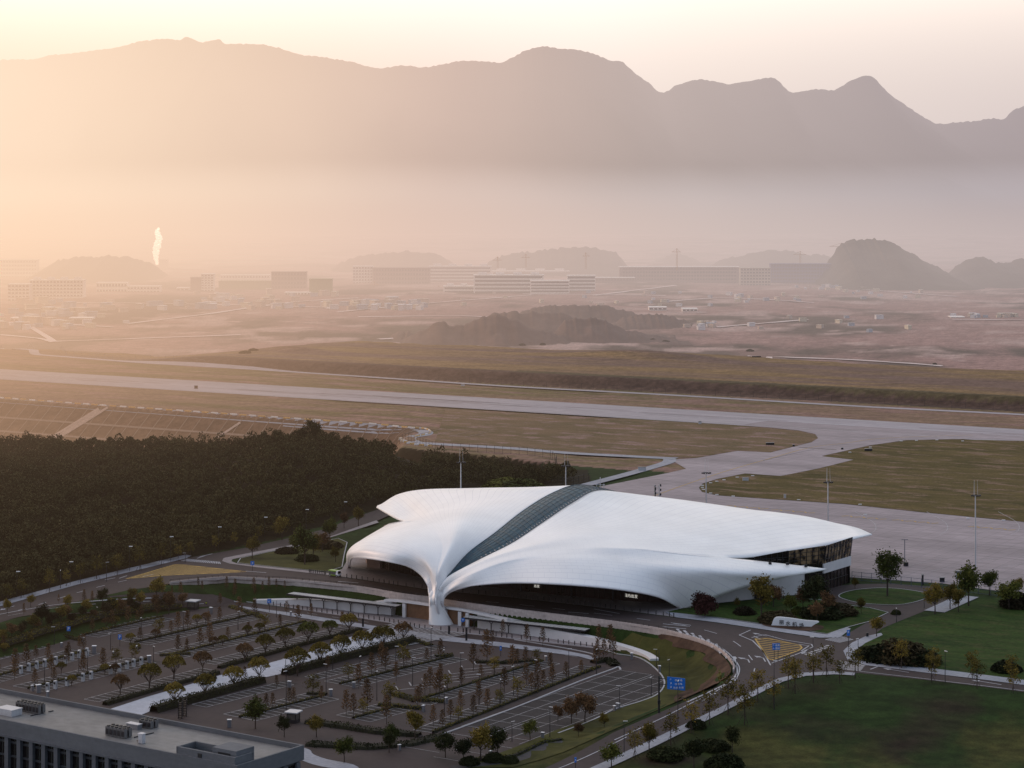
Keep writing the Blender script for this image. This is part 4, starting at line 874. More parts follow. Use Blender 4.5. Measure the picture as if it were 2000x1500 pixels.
def vglass(px0, py0, px1, py1, z0, h0, h1, zb0=None, zb1=None, n=6, lean=(0, 0), rails=2, th=.2):
    a = P3(px0, py0, z0); b = P3(px1, py1, z0); zb0 = z0 if zb0 is None else zb0; zb1 = z0 if zb1 is None else zb1; L = np.array([lean[0], lean[1], 0])
    g2.quad((*a[:2], zb0), (*b[:2], zb1), (b[0]+L[0], b[1]+L[1], h1), (a[0]+L[0], a[1]+L[1], h0))
    d = (b-a)/np.linalg.norm(b-a); nn = np.array([d[1], -d[0], 0])*.14
    for i in range(n+1):
        t = i/n; r = a+(b-a)*t+nn; m2.tube([(r[0], r[1], zb0+(zb1-zb0)*t), (r[0]+L[0], r[1]+L[1], h0+(h1-h0)*t)], th/2, 4)
    for j in range(1, rails+1):
        t = j/(rails+1); m2.tube([tuple(np.array([*a[:2], zb0+(h0-zb0)*t])+L*t+nn), tuple(np.array([*b[:2], zb1+(h1-zb1)*t])+L*t+nn)], .07, 4)
vglass(1572, 1160, 1606, 1158, 0, 9.4, 9.2, n=4)
par(g2.build('ground_floor_glass', M['glass_dark'], None)); par(m2.build('ground_floor_frame', M['black'], None))
# the glazed box at the right end: corner pixel foot at z=0
cA = top_ab(1473, 1092, 12.5); cB = top_ab(1609, 1101, 8.8); cC = top_ab(1660, 1086, 8.8)
g2 = MB(); m2 = MB()
def seg(ab0, ab1, zb, zt, n, mbg, mbm, rails=2, lean=0.0):
    p, q = AB(*ab0), AB(*ab1); d = (q-p)/np.linalg.norm(q-p); nn = np.array([d[1], -d[0], 0]); 
    L = nn*lean
    mbg.quad((p[0], p[1], zb[0]), (q[0], q[1], zb[1]), (q[0]+L[0], q[1]+L[1], zt[1]), (p[0]+L[0], p[1]+L[1], zt[0]))
    for i in range(n+1):
        t = i/n; r = p+(q-p)*t+nn*.15; mbm.tube([(r[0], r[1], zb[0]+(zb[1]-zb[0])*t), (r[0]+L[0], r[1]+L[1], zt[0]+(zt[1]-zt[0])*t)], .11, 4)
    for j in range(1, rails+1):
        t = j/(rails+1); mbm.tube([(p[0]+nn[0]*.15+L[0]*t, p[1]+nn[1]*.15+L[1]*t, zb[0]+(zt[0]-zb[0])*t), (q[0]+nn[0]*.15+L[0]*t, q[1]+nn[1]*.15+L[1]*t, zb[1]+(zt[1]-zb[1])*t)], .08, 4)
cM = ((cA[0]+cB[0])/2-.5, (cA[1]+cB[1])/2)
seg(cA, cM, (11.5, 10), (13.2, 14.0), 6, g2, m2, 1)
par(g2.build('clerestory_glass', M['glass_dark'], None)); par(m2.build('clerestory_frame', M['black'], None))
g2 = MB(); m2 = MB()
seg(cM, cB, (9.6, 8.8), (14.0, 14.6), 6, g2, m2, 3, .4); seg(cB, cC, (8.8, 8.8), (14.6, 15.0), 9, g2, m2, 3, .8)
litg, ntl, bl_ = nmat('painted_reflection_glass'); N = ntl.nodes; K = ntl.links
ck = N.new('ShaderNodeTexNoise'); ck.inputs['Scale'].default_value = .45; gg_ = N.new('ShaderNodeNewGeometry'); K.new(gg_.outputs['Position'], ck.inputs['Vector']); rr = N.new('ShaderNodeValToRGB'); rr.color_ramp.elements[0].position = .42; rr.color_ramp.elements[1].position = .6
rr.color_ramp.elements[0].color = (.02, .014, .012, 1); rr.color_ramp.elements[1].color = (.30, .20, .11, 1); K.new(ck.outputs[0], rr.inputs[0]); K.new(rr.outputs[0], bl_.inputs['Base Color']); bl_.inputs['Roughness'].default_value = .2  # amber reflections are painted into the base colour by noise
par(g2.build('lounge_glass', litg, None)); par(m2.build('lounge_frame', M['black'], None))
wb = MB()
for (a, b_), th in (((cB, cC), .6),):
    p, q = AB(*a), AB(*b_); c = (p+q)/2; L = np.linalg.norm(q-p); wb.box(c[0], c[1], 5.8, L+.6, th, 3.0, math.atan2(q[1]-p[1], q[0]-p[0]))
p, q = AB(*cM), AB(*cB); c = (p+q)/2; wb.box(c[0], c[1]+.2, 5.8, np.linalg.norm(q-p), .5, 2.9, math.atan2(q[1]-p[1], q[0]-p[0]))
# slab bodies that fill the right end so it reads solid from elsewhere
par(wb.build('spandrel', M['white_wall'], None))
g2 = MB(); m2 = MB()
cB2 = (cB[0]-.6, cB[1]+1.0); cC2 = (cC[0]-.6, cC[1]-.3)
seg(cB2, cC2, (0, 0), (5.8, 5.8), 7, g2, m2, 1); seg((cB2[0]-12, cB2[1]-14), cB2, (0, 0), (5.8, 5.8), 7, g2, m2, 1)
par(g2.build('gate_glass', mat('gate_glass', (.03, .02, .018), .15), None)); par(m2.build('gate_frame', M['black'], None))
# airside wall
aw = MB(); seg((-84, 104), (-60, 108), (0, 0), (10, 12), 8, aw, aw); seg((-60, 108), (60, 116), (0, 0), (13, 13), 40, aw, aw); seg((60, 116), cC, (0, 0), (13, 13), 9, aw, aw)
par(aw.build('airside_glass', M['glass_dark'], None))
# column under the lower wing
c = P3(1607, 1151, 0); par(MB().tube([(c[0], c[1]+1, 0), (c[0], c[1]+1, 8.6)], .9, 12).build('column', M['white_wall'], None, True))
# roof lamps, masts on the ridge
for x, y, z in ((1504, 1101, 11.4), (1538, 1102, 11.0), (1574, 1106, 10.2)):
    p = P3(x, y, z); par(MB().box(p[0], p[1], z-.2, .9, .6, .7).build('roof_lamp', M['dark_metal'], None))
an = MB()
for x in (1166, 1173, 1180): p = P3(x, 957, 24.7); an.tube([(p[0], p[1]+3, 23.5), (p[0], p[1]+3, 28.6 if x == 1173 else 26.4)], .13, 5)
p = P3(1173, 955, 25); an.tube([(p[0]-1.6, p[1]+3, 26), (p[0]+1.6, p[1]+3, 26)], .1, 4)
par(an.build('roof_antenna', M['light_metal'], None))
# white lettering on the facade glass
GLY = {'a': [[(0, 1), (1, 1)], [(.5, 1), (.5, 0)], [(.1, .5), (.9, .5)], [(0, 0), (1, 0)]], 'b': [[(0, 0), (0, 1), (1, 1), (1, 0)], [(.1, .5), (.9, .5)], [(.5, 1), (.5, .1)]], 'c': [[(.2, 1), (.2, 0)], [(.5, .8), (1, .8)], [(.75, 1), (.75, 0)], [(.5, .3), (1, .3)]]}
def lettering(px, py, z, word, size, along=None):
    mb = MB(); a = P3(px, py, z); q = a[:2]-TL; ab = [q@TU, q@TV]
    for i, ch in enumerate(word):
        if ch == ' ': continue
        for st in GLY[ch]:
            for s0, s1 in zip(st[:-1], st[1:]):
                p = AB(ab[0]+(i*1.25+s0[0])*size, ab[1], z+s0[1]*size); r = AB(ab[0]+(i*1.25+s1[0])*size, ab[1], z+s1[1]*size); mb.tube([tuple(p), tuple(r)], .09, 4)
    return mb
lm_, nl_, bl2 = nmat('lit_letters'); bl2.inputs['Base Color'].default_value = (.9, .88, .8, 1); bl2.inputs['Emission Color'].default_value = (1, .95, .85, 1); bl2.inputs['Emission Strength'].default_value = .35
# ------------------------------------------------------------------ mountains and hills
def ridge(name, sil, D, z0, fore, back, m, jag=3.0, nc=500, nr=36, gul=.25, sd=1):
    """a ridge whose skyline follows sil (photo pixels) at distance D, running down to z0 on both sides"""
    s = np.array(sil, float); xs = np.linspace(s[0, 0], s[-1, 0], nc); c = np.array(crom(sil, 8)); ys = np.interp(xs, c[:, 0], c[:, 1])
    X0 = (xs-1000)/F*D; top = CZ-(ys-YH)/F*D
    top = top + (fbm(X0/(D*.0045), X0*0, sd, 4)-.5)*jag + (vnoise(X0/(D*.0011), X0*0, sd+3)-.5)*jag*.8
    V = []; Fc = []
    tt = np.concatenate([np.linspace(-1, 0, nr), np.linspace(0, 1, 10)[1:]])
    for j, t in enumerate(tt):
        y = D + (t*fore if t < 0 else t*back)
        f = 1-abs(t)
        prof_ = f**1.15 if t < 0 else f**1.5
        g = (fbm(X0/(fore*.13)+t*1.2, np.full(nc, t*2.2), sd+9, 5)-.5)*gul*4*abs(t)*(1-abs(t))
        z = z0 + np.maximum(0, (top-z0)*(prof_+g*.5))
        if t == 0: z = np.maximum(top, z0)
        if abs(t) == 1: z = np.full(nc, z0-3.0)
        V.append(np.stack([X0*(y/D if t > 0 else 1), np.full(nc, y), z], -1))
    V = np.concatenate(V); n = len(tt)
    for j in range(n-1):
        for i in range(nc-1): a = j*nc+i; Fc.append((a, a+1, a+nc+1, a+nc))
    me = bpy.data.meshes.new(name); me.from_pydata(V.tolist(), [], Fc); return tag(link(name, me, m, smooth=True), kind='structure')
M['mountain'] = mat('mountain_forest', (.030, .030, .024), .95, .35, .004, coords='World', detail=12)
SIL = [(-600, 190), (-300, 150), (0, 118), (60, 116), (95, 108), (130, 105), (190, 98), (240, 90), (280, 80), (330, 75), (350, 79), (365, 73), (395, 82), (425, 76), (445, 85), (500, 86), (550, 95), (590, 107), (640, 113), (690, 122), (735, 133), (780, 128), (830, 131), (870, 125), (905, 118), (940, 119), (975, 122), (1000, 112), (1030, 97), (1060, 91), (1090, 94), (1130, 98), (1160, 105), (1190, 118), (1215, 121), (1240, 143), (1265, 160), (1292, 181), (1320, 168), (1350, 158), (1370, 155), (1400, 159), (1420, 164), (1460, 160), (1505, 151), (1520, 158), (1540, 177), (1555, 180), (1600, 174), (1630, 175), (1660, 158), (1695, 147), (1710, 155), (1740, 185), (1765, 203), (1790, 220), (1820, 238), (1835, 242), (1870, 238), (1900, 237), (1940, 231), (1960, 232), (2000, 205), (2150, 150), (2400, 120)]
ridge('mountain_range', SIL, 8300, -33, 2100, 900, M['mountain'], jag=5.5, nc=1500, nr=50, gul=.5, sd=4)
M['wooded_hill'] = mat('wooded_hill', (.060, .052, .038), .95, .45, .02, coords='World', detail=10)
for i, (D, sil) in enumerate(((3650, [(55, 560), (75, 535), (100, 508), (150, 497), (240, 495), (300, 512), (330, 535), (345, 556)]), (4000, [(620, 540), (660, 510), (720, 492), (800, 485), (860, 494), (920, 530)]),
        (3900, [(925, 535), (960, 503), (1000, 490), (1040, 485), (1090, 479), (1135, 477), (1190, 483), (1215, 500), (1240, 532)]), (4300, [(1235, 525), (1290, 500), (1322, 488), (1360, 500), (1390, 522)]),
        (4000, [(1370, 532), (1400, 505), (1430, 496), (1500, 484), (1545, 483), (1570, 492), (1620, 494), (1660, 525)]), (3450, [(1580, 552), (1620, 500), (1645, 468), (1680, 462), (1705, 459), (1735, 466), (1760, 476), (1800, 500), (1840, 522), (1890, 542), (1930, 552)]),
        (3500, [(1820, 552), (1860, 520), (1885, 503), (1915, 495), (1955, 508), (2000, 500), (2060, 498), (2200, 520)]))):
    sil = [(a_, b_+6) for a_, b_ in sil]
    ridge('wooded_hill', sil, D, -32, 260, 260, M['wooded_hill'], jag=4.5, nc=260, nr=18, gul=.6, sd=20+i)
M['spoil'] = mat('dark_spoil', (.095, .060, .052), .95, .3, .03, coords='World', detail=10)
for i, (D, sil) in enumerate(((2290, [(748, 664), (775, 650), (800, 650), (828, 662)]), (2230, [(750, 672), (800, 657), (830, 641), (857, 627), (880, 637), (905, 634), (930, 624), (965, 614), (1005, 624), (1040, 642), (1095, 655), (1120, 672)]), (2400, [(900, 645), (950, 618), (985, 610), (1040, 611), (1100, 612), (1150, 640)]),
        (2560, [(990, 622), (1040, 601), (1080, 597), (1160, 596), (1215, 604), (1270, 625)]), (2280, [(1060, 668), (1085, 648), (1105, 625), (1140, 622), (1180, 627), (1210, 640), (1260, 650), (1310, 660), (1340, 668)]), (2480, [(1180, 640), (1230, 617), (1290, 614), (1330, 622), (1390, 642)]))):
    ridge('spoil_mound', sil, D, -31, 90, 80, M['spoil'], jag=3.2, nc=140, nr=16, gul=.9, sd=60+i)
# shrubs along the rim of the upper field
# ------------------------------------------------------------------ far buildings
M['far_white'] = mat('pale_facade', (.78, .74, .70), .7, .06, .05); M['far_beige'] = mat('beige_facade', (.42, .38, .32), .7, .06, .05)
M['far_dark'] = mat('dark_net_facade', (.25, .19, .18), .8, .1, .05); M['far_blue'] = mat('blue_net_facade', (.13, .135, .24), .8, .15, .03); M['far_green'] = mat('green_net_facade', (.24, .26, .14), .8, .1, .05)
M['far_win'] = mat('far_window', (.10, .09, .10), .3, .1, .1)
def far_building(x0, x1, yt, yb, m, floors, label, fins=0, win=True, z0=-32, depth=18, rz=0.0, roofm=None, penthouse=0, cat='building'):
    D = F*(CZ-z0)/(yb-YH); w = (x1-x0)/F*D; h = (yb-yt)/F*D; cx = ((x0+x1)/2-1000)/F*D
    o = empty('building', (cx, D+depth/2, z0), rz); tag(o, label, cat, 'buildings in the hazy valley')
    MB().box(0, 0, 0, w, depth, h).build('wall', M[m], o)
    rf = MB().box(0, 0, h, w+1, depth+1, .8).build('roof', M[roofm or m], o)
    if penthouse:
        for k in range(penthouse): MB().box(-w/2+w*(k+.5)/penthouse, 0, h+.8, w*.12, depth*.5, 3.2).build('stair_head', M[m], rf)
    if win:
        fh = h/floors
        for k in range(floors):
            mb = MB(); z = fh*(k+.32); n = max(2, int(w/4.2)) if fins == 0 else fins
            mb.box(0, -depth/2-.1, z, w*.96, .3, fh*.5); wb_ = mb.build('ribbon_window', M['far_win'], o)
            if fins != -1:
                fb = MB()
                fb.box(0, -depth/2-.25, z-.1, w*.97, .3, .2)
                for i in range(1, n): fb.box(-w/2+w*i/n, -depth/2-.25, z-.1, w/n*.3, .3, fh*.5+.2)
                fb.build('window_frame', M[m], wb_)
    return o
FB = [(15, 57, 556, 590, 'far_white', 5, 'small pale block standing at the far left of the long slab'), (57, 163, 548, 588, 'far_white', 6, 'long pale slab block with a bright flat roof at the left edge of the valley'), (0, 72, 508, 545, 'far_white', 5, 'hazy block half hidden behind the wooded hill at the far left'),
      (188, 248, 553, 574, 'far_white', 2, 'low hall with a flat roof left of the smoke plume'), (248, 312, 560, 574, 'far_white', 2, 'low hall with a pale roof directly below the smoke plume'), (372, 392, 543, 570, 'far_dark', 4, 'dim narrow block just left of the pale tower'), (393, 417, 536, 570, 'far_white', 7, 'narrow pale tower in the left half of the valley'),
      (430, 527, 538, 552, 'far_white', 2, 'white upper hall with a bright roof above the green netted block'), (427, 530, 550, 566, 'far_green', 3, 'block wrapped in green netting in front of the white hall'), (530, 598, 532, 566, 'far_dark', 4, 'brown block under construction to the right of the green netted block'), (604, 648, 546, 576, 'far_green', 4, 'greenish unfinished block left of the campus'),
      (689, 728, 521, 556, 'far_white', 6, 'white end tower of the campus with projecting balconies'), (728, 840, 524, 557, 'far_dark', 4, 'wide dark fronted campus wing next to the white end tower'), (838, 960, 521, 553, 'far_white', 5, 'long white campus wing with horizontal bands'),
      (866, 972, 560, 574, 'far_white', 2, 'low white hall in front of the campus'), (925, 1062, 538, 575, 'far_white', 5, 'white terraced block with rows of windows in the middle of the valley'), (1036, 1112, 549, 578, 'far_white', 5, 'stepped front block of the white terraces'), (1108, 1163, 539, 573, 'far_white', 5, 'right end block of the white terraces'),
      (960, 1112, 530, 540, 'far_white', 1, 'white top storey rising behind the terraces'), (1163, 1240, 543, 558, 'far_dark', 2, 'low dark sheds to the right of the white terraces'), (1210, 1444, 522, 556, 'far_dark', 5, 'very long dark block left of the beige slab'),
      (1446, 1505, 524, 560, 'far_beige', 6, 'beige slab with a blank end wall and ribbon windows'), (1505, 1640, 516, 556, 'far_blue', 6, 'large block wrapped in blue netting right of the beige slab'), (1640, 1719, 517, 553, 'far_blue', 6, 'right part of the blue netted construction with a crane behind'),
      (480, 532, 475, 482, 'far_white', 2, 'tiny white building on the rise above the valley'), (311, 326, 508, 524, 'far_dark', 3, 'small dark block at the foot of the smoke plume'), (1268, 1302, 601, 612, 'far_white', 2, 'small white concrete frame on the earthworks'), (1333, 1362, 604, 614, 'far_white', 2, 'second small concrete frame with a step in its roof line'),
      (1955, 1985, 614, 626, 'far_beige', 1, 'site shed with a pale blue front at the right edge'), (1858, 1884, 620, 627, 'far_white', 1, 'row of low site cabins at the right edge'), (135, 180, 622, 629, 'far_white', 1, 'low white depot roof in the left foreground of the valley'), (20, 60, 622, 632, 'far_white', 1, 'small white shed at the left edge of the valley floor'), (556, 606, 572, 577, 'far_white', 1, 'long low blue white shed in front of the green block'), (345, 368, 563, 569, 'far_white', 1, 'bright white tank building between the halls')]
for x0, x1, yt, yb, m, fl, lab in FB:
    far_building(x0, x1, yt, yb, m, fl, lab, win=(x1-x0 > 22 and m != 'far_green'), fins=-1 if (m == 'far_white' and 830 < x0 < 1110) else 0, penthouse=4 if (800 < x1-x0+700 < 1000 and m == 'far_white' and x1-x0 > 100) else 0, roofm='far_white' if m == 'far_dark' and x0 > 1000 else None)
# tower cranes
def crane(px, yb, yt, jib0, jib1, label):
    z0 = -32; D = F*(CZ-z0)/(560-YH)-0; D = 3450 if px > 1500 else 3300; zb = CZ-(yb-YH)/F*D; zt_ = CZ-(yt-YH)/F*D; x = (px-1000)/F*D
    o = empty('tower_crane', (x, D, zb)); tag(o, label, 'crane', 'tower cranes in the valley')
    h = zt_-zb; cm = bpy.data.materials.get('crane_paint') or mat('crane_paint', (.42, .22, .08), .6, .1, 1)
    mb = MB(); s = .9
    for a, b in ((-s, -s), (s, -s), (s, s), (-s, s)): mb.tube([(a, b, 0), (a, b, h)], .17, 4)
    for k in range(int(h/3)): mb.tube([(-s, -s, k*3), (s, -s, k*3+3)], .12, 4)
    mb.build('mast', cm, o); j0 = (jib0-px)/F*D; j1 = (jib1-px)/F*D
    MB().tube([(j0, 0, h), (j1, 0, h)], .32, 4).build('jib', cm, o)
    MB().tube([(0, 0, h), (0, 0, h+5)], .5, 4).tube([(0, 0, h+5), (j1*.7, 0, h+.4)], .15, 4).tube([(0, 0, h+5), (j0*.8, 0, h+.4)], .15, 4).build('apex', cm, o)
crane(1643, 520, 481, 1620, 1708, 'orange tower crane with a long jib behind the blue netted block'); crane(1563, 516, 497, 1549, 1575, 'short yellow tower crane above the beige slab')
crane(1027, 522, 503, 1018, 1035, 'small crane above the roofs of the white terraces'); crane(972, 525, 508, 962, 980, 'small crane behind the long white campus wing'); crane(1144, 526, 500, 1138, 1152, 'thin crane in front of the central wooded hill')
crane(731, 590, 556, 722, 740, 'low red crane in front of the white end tower'); crane(857, 590, 565, 850, 872, 'low crane in front of the campus wing'); crane(1322, 528, 492, 1312, 1330, 'faint mast crane on the rise left of the beige slab')
# smoke plume over the small dark block
D = 3900; x0 = (307-1000)/F*D; zb = CZ-(516-YH)/F*D; zt_ = CZ-(446-YH)/F*D
sm_, ns_, bs_ = nmat('glowing_smoke'); bs_.inputs['Base Color'].default_value = (.95, .93, .9, 1); bs_.inputs['Roughness'].default_value = 1; bs_.inputs['Emission Color'].default_value = (1, .86, .66, 1); bs_.inputs['Emission Strength'].default_value = 1.6  # the smoke glows by itself so that it looks sunlit
bm = bmesh.new(); rr = random.Random(3)
for k in range(60):
    t = k/59; px = np.interp(t, [0, .25, .5, .75, .9, 1], [307, 304, 306.5, 311, 306.5, 309.5]); rad = np.interp(t, [0, .2, .5, .8, 1], [1.6, 3.6, 5.2, 4.6, 1.4])
    mt = bmesh.ops.create_icosphere(bm, subdivisions=2, radius=rad*rr.uniform(.7, 1.1))
    for v in mt['verts']: v.co = v.co*(1+.25*math.sin(v.co.x*2+k)*math.sin(v.co.z*1.7)) + Vector(((px-1000)/F*D+rr.uniform(-2, 2), D+rr.uniform(-2, 2), zb+(zt_-zb)*t))
me = bpy.data.meshes.new('smoke_plume'); bm.to_mesh(me); bm.free()
tag(link('smoke_plume', me, sm_, smooth=True), 'thin white column of smoke rising on the left of the valley', 'smoke', kind='stuff')
# pale tracks across the valley floor
mb = MB()
for line in ([(0, 655), (75, 662), (105, 668), (60, 640)], [(105, 668), (250, 663), (470, 655)], [(250, 633), (400, 615), (560, 592), (700, 583)], [(660, 610), (850, 592), (1040, 577)], [(740, 664), (810, 659)], [(1160, 578), (1320, 558)], [(1020, 575), (1300, 578)], [(1300, 590), (1400, 583), (1480, 585), (1590, 592)], [(1300, 611), (1380, 611)], [(1400, 640), (1520, 630), (1580, 625)], [(1680, 566), (1800, 575), (1870, 580)], [(1860, 625), (2000, 626)], [(1740, 550), (1850, 548), (2000, 560)], [(130, 596), (200, 592), (600, 600), (640, 604)], [(0, 630), (120, 634), (220, 640)], [(1560, 700), (1700, 706), (1840, 716)], [(1460, 697), (1560, 700), (1680, 705)], [(700, 620), (900, 618), (1000, 624)]):
    ribbon_mb(mb, [G(*p) for p in crom(line, 4)], 6.5, .8, 25)
tag(mb.build('valley_tracks', mat('pale_track', (.60, .50, .47), .9, coords='World')), kind='structure')
# scattered site clutter, each piece a small thing of its own
rr = random.Random(5); proto = None; ccol = [(.6, .6, .62), (.5, .42, .36), (.36, .40, .46), (.55, .5, .4)]
cm_ = [mat('site_cabin_%s' % n, c, .7, .1, .3) for n, c in zip(('white', 'tan', 'blue', 'cream'), ccol)]
pm = [MB().box(0, 0, 0, 6, 3, 2.8).box(0, 0, 2.8, 6.4, 3.4, .3).mesh('site_cabin') for _ in cm_]
for me, m in zip(pm, cm_): me.materials.append(m)
spots = [(rr.uniform(0, 180), rr.uniform(610, 645)) for _ in range(26)]+[(rr.uniform(680, 830), rr.uniform(594, 606)) for _ in range(26)]+[(rr.uniform(1365, 1400), rr.uniform(630, 640)) for _ in range(10)]+[(rr.uniform(1370, 1560), rr.uniform(578, 590)) for _ in range(14)]+[(rr.uniform(1860, 2000), rr.uniform(612, 622)) for _ in range(12)]+[(rr.uniform(340, 660), rr.uniform(596, 604)) for _ in range(18)]+[(rr.uniform(1580, 1680), rr.uniform(560, 566)) for _ in range(10)]+[(rr.uniform(20, 330), rr.uniform(598, 606)) for _ in range(14)]
spots += [(rr.gauss(120, 70), rr.uniform(588, 640)) for _ in range(40)]+[(rr.gauss(480, 120), rr.uniform(574, 606)) for _ in range(40)]+[(rr.gauss(760, 60), rr.uniform(588, 606)) for _ in range(20)]+[(rr.gauss(1250, 120), rr.uniform(572, 600)) for _ in range(24)]+[(rr.gauss(1650, 120), rr.uniform(560, 585)) for _ in range(24)]+[(rr.gauss(1600, 150), rr.uniform(620, 650)) for _ in range(14)]
spots = [q for q in spots if -20 < q[0] < 2020][:290]
for k, (x, y) in enumerate(spots):
    p = G(x, y); o = bpy.data.objects.new('site_cabin', pm[k % 4]); COL.objects.link(o); o.location = (p.x, p.y, Hs(p.x, p.y)-.1); o.rotation_euler.z = rr.uniform(0, 3); s = rr.uniform(1.0, 2.6) if x < 900 else rr.uniform(.8, 1.5); o.scale = (s, s, s)
    tag(o, ('small white site cabin', 'small tan site cabin', 'small blue site cabin', 'small cream site cabin')[k % 4]+' among the scattered works of the hazy valley', 'cabin', 'cabins scattered over the valley works')
# ------------------------------------------------------------------ foliage
def leaf_mesh(name, P, size, rs, m, aspect=.7):
    """many small leaf-sprays (quads) at the points P"""
    P = np.asarray(P, float); n = len(P); a = rs.normal(size=(n, 3)); a /= np.linalg.norm(a, axis=1)[:, None]
    b = np.cross(a, rs.normal(size=(n, 3))); b /= np.linalg.norm(b, axis=1)[:, None]
    s = size*rs.uniform(.6, 1.3, n)[:, None] if not hasattr(size, '__len__') else np.asarray(size)[:, None]*rs.uniform(.7, 1.3, n)[:, None]
    V = np.stack([P-a*s-b*s*aspect, P+a*s-b*s*aspect*.6, P+a*s*.9+b*s*aspect, P-a*s*.7+b*s*aspect*.9], 1).reshape(-1, 3)
    me = bpy.data.meshes.new(name); me.vertices.add(4*n); me.vertices.foreach_set('co', V.ravel()); me.loops.add(4*n); me.loops.foreach_set('vertex_index', np.arange(4*n, dtype=np.int32))
    me.polygons.add(n); me.polygons.foreach_set('loop_start', np.arange(0, 4*n, 4, dtype=np.int32)); me.update(calc_edges=True); me.materials.append(m); return me
def limb(mb, a, b, r0, r1, bend, rs, k=3):
    a = np.array(a, float); b = np.array(b, float); pts = []; 
    off = rs.normal(size=3)*bend
    for i in range(k+1):
        t = i/k; pts.append(tuple(a+(b-a)*t+off*math.sin(math.pi*t)))
    mb.tube(pts, [r0+(r1-r0)*i/k for i in range(k+1)], 5, cap=False); return pts
PROTO = {}
def make_tree(kind, sd):
    rs = np.random.RandomState(sd); tr = MB(); P = []; S_ = .22
    if kind == 'bowl':      # short trunk, limbs fanning out like a vase, domed cap of leaves
        limb(tr, (0, 0, -.2), (0, 0, 1.7), .2, .17, .03, rs)
        for k in range(11):
            t = 2*math.pi*k/11+rs.uniform(-.2, .2); R = rs.uniform(1.3, 2.7); e = (R*math.cos(t), R*math.sin(t), 5.0-.25*R+rs.uniform(-.3, .3)); limb(tr, (0, 0, 1.6), e, .085, .03, .15, rs, 4)
            for q in range(3): f = np.array(e)*.72; limb(tr, tuple(f*np.array([1, 1, .92])), (e[0]+rs.uniform(-.7, .7), e[1]+rs.uniform(-.7, .7), e[2]+.5), .03, .015, .05, rs, 2)
        n = 1500
        u = rs.uniform(0, 2*math.pi, n); v = rs.uniform(0, 1, n)**.6; rad = 3.0*np.sqrt(1-(1-v)**2*0+0*v)*np.sqrt(rs.uniform(0, 1, n))
        z = 3.7+2.7*np.sqrt(np.maximum(0, 1-(rad/3.1)**2))*rs.uniform(.5, 1.02, n)+.25*np.sin(u*3+sd)
        P = np.stack([rad*np.cos(u), rad*np.sin(u), z-.03*rad], 1); P = P[(fbm(P[:, 0]*1.1+sd, P[:, 1]*1.1+P[:, 2], sd)) > .33]; S_ = .19; m = 'leaf_gold'; bk = 'bark'
    elif kind in ('loose', 'green', 'spreading', 'red'):
        H_ = {'loose': 7.5, 'green': 7.0, 'spreading': 10.0, 'red': 4.2}[kind]; W = {'loose': 3.1, 'green': 3.2, 'spreading': 3.6, 'red': 2.6}[kind]
        th = H_*(.32 if kind != 'red' else .12); limb(tr, (0, 0, -.2), (0, 0, th), .17*H_/7, .12*H_/7, .05, rs)
        for k in range(15 if kind != 'spreading' else 24):
            t = k*2.4+rs.uniform(-.4, .4); f = rs.uniform(.15, 1); R = W*rs.uniform(.55, 1)*(1-.55*f) if kind != 'spreading' else W*rs.uniform(.3, 1)*(1-.3*abs(f-.5))
            e = np.array((R*math.cos(t), R*math.sin(t), th+(H_-th)*(.25+.75*f))); s0 = np.array((0, 0, th*.8+(H_-th)*f*.45)); pts = limb(tr, s0, e, .07*H_/7, .02, .2, rs, 4)
            for q in range(3): c = s0+(e-s0)*rs.uniform(.55, 1.02)+rs.normal(size=3)*.25; nn = rs.randint(30, 60) if kind != 'red' else 55; P.append(c+rs.normal(size=(nn, 3))*np.array([.42, .42, .33])*(W/2.6))
        limb(tr, (0, 0, th), (0, 0, H_*.85), .1*H_/7, .02, .1, rs)
        P = np.concatenate(P); S_ = {'loose': .17, 'green': .18, 'spreading': .17, 'red': .2}[kind]; m = {'loose': 'leaf_gold', 'green': 'leaf_green', 'spreading': 'leaf_green', 'red': 'leaf_red'}[kind]; bk = 'bark'
    elif kind == 'rust':    # slim bare conical sapling with rusty twigs
        limb(tr, (0, 0, -.2), (0, 0, 6.5), .07, .015, .06, rs, 5)
        for k in range(34):
            z = 1.4+4.8*k/34; R = 1.05*(1-(z-1.2)/6.2)+.12; t = k*2.4; e = np.array((R*math.cos(t), R*math.sin(t), z+R*.8)); tr.tube([(0, 0, z), tuple(e)], [.022, .008], 3, cap=False)
            P.append(np.array([0, 0, z])+(e-np.array([0, 0, z]))*rs.uniform(.3, 1.05, (16, 1))+rs.normal(size=(16, 3))*.1)
        P = np.concatenate(P); S_ = .11; m = 'leaf_rust'; bk = 'bark'
    elif kind == 'young':   # staked street tree, thin crown
        limb(tr, (0, 0, -.2), (0, 0, 3.4), .09, .07, .04, rs)
        for a in (0, 2.1, 4.2): tr.tube([(1.0*math.cos(a), 1.0*math.sin(a), 0), (.08*math.cos(a), .08*math.sin(a), 1.9)], .035, 4)
        for k in range(14):
            t = k*2.4; f = k/14; R = (1.0+.9*math.sin(math.pi*(.25+f*.7)))*rs.uniform(.6, 1); e = np.array((R*math.cos(t), R*math.sin(t), 3.0+3.8*f+rs.uniform(-.2, .5))); s0 = np.array((0, 0, 2.6+2.3*f)); limb(tr, s0, e, .035, .012, .12, rs, 3)
            for q in range(3): P.append(s0+(e-s0)*rs.uniform(.4, 1.05)+rs.normal(size=(rs.randint(8, 20), 3))*.3)
        limb(tr, (0, 0, 3.3), (0, 0, 6.2), .06, .015, .1, rs); P = np.concatenate(P); S_ = .13; m = 'leaf_gold'; bk = 'bark'
    elif kind == 'bush':
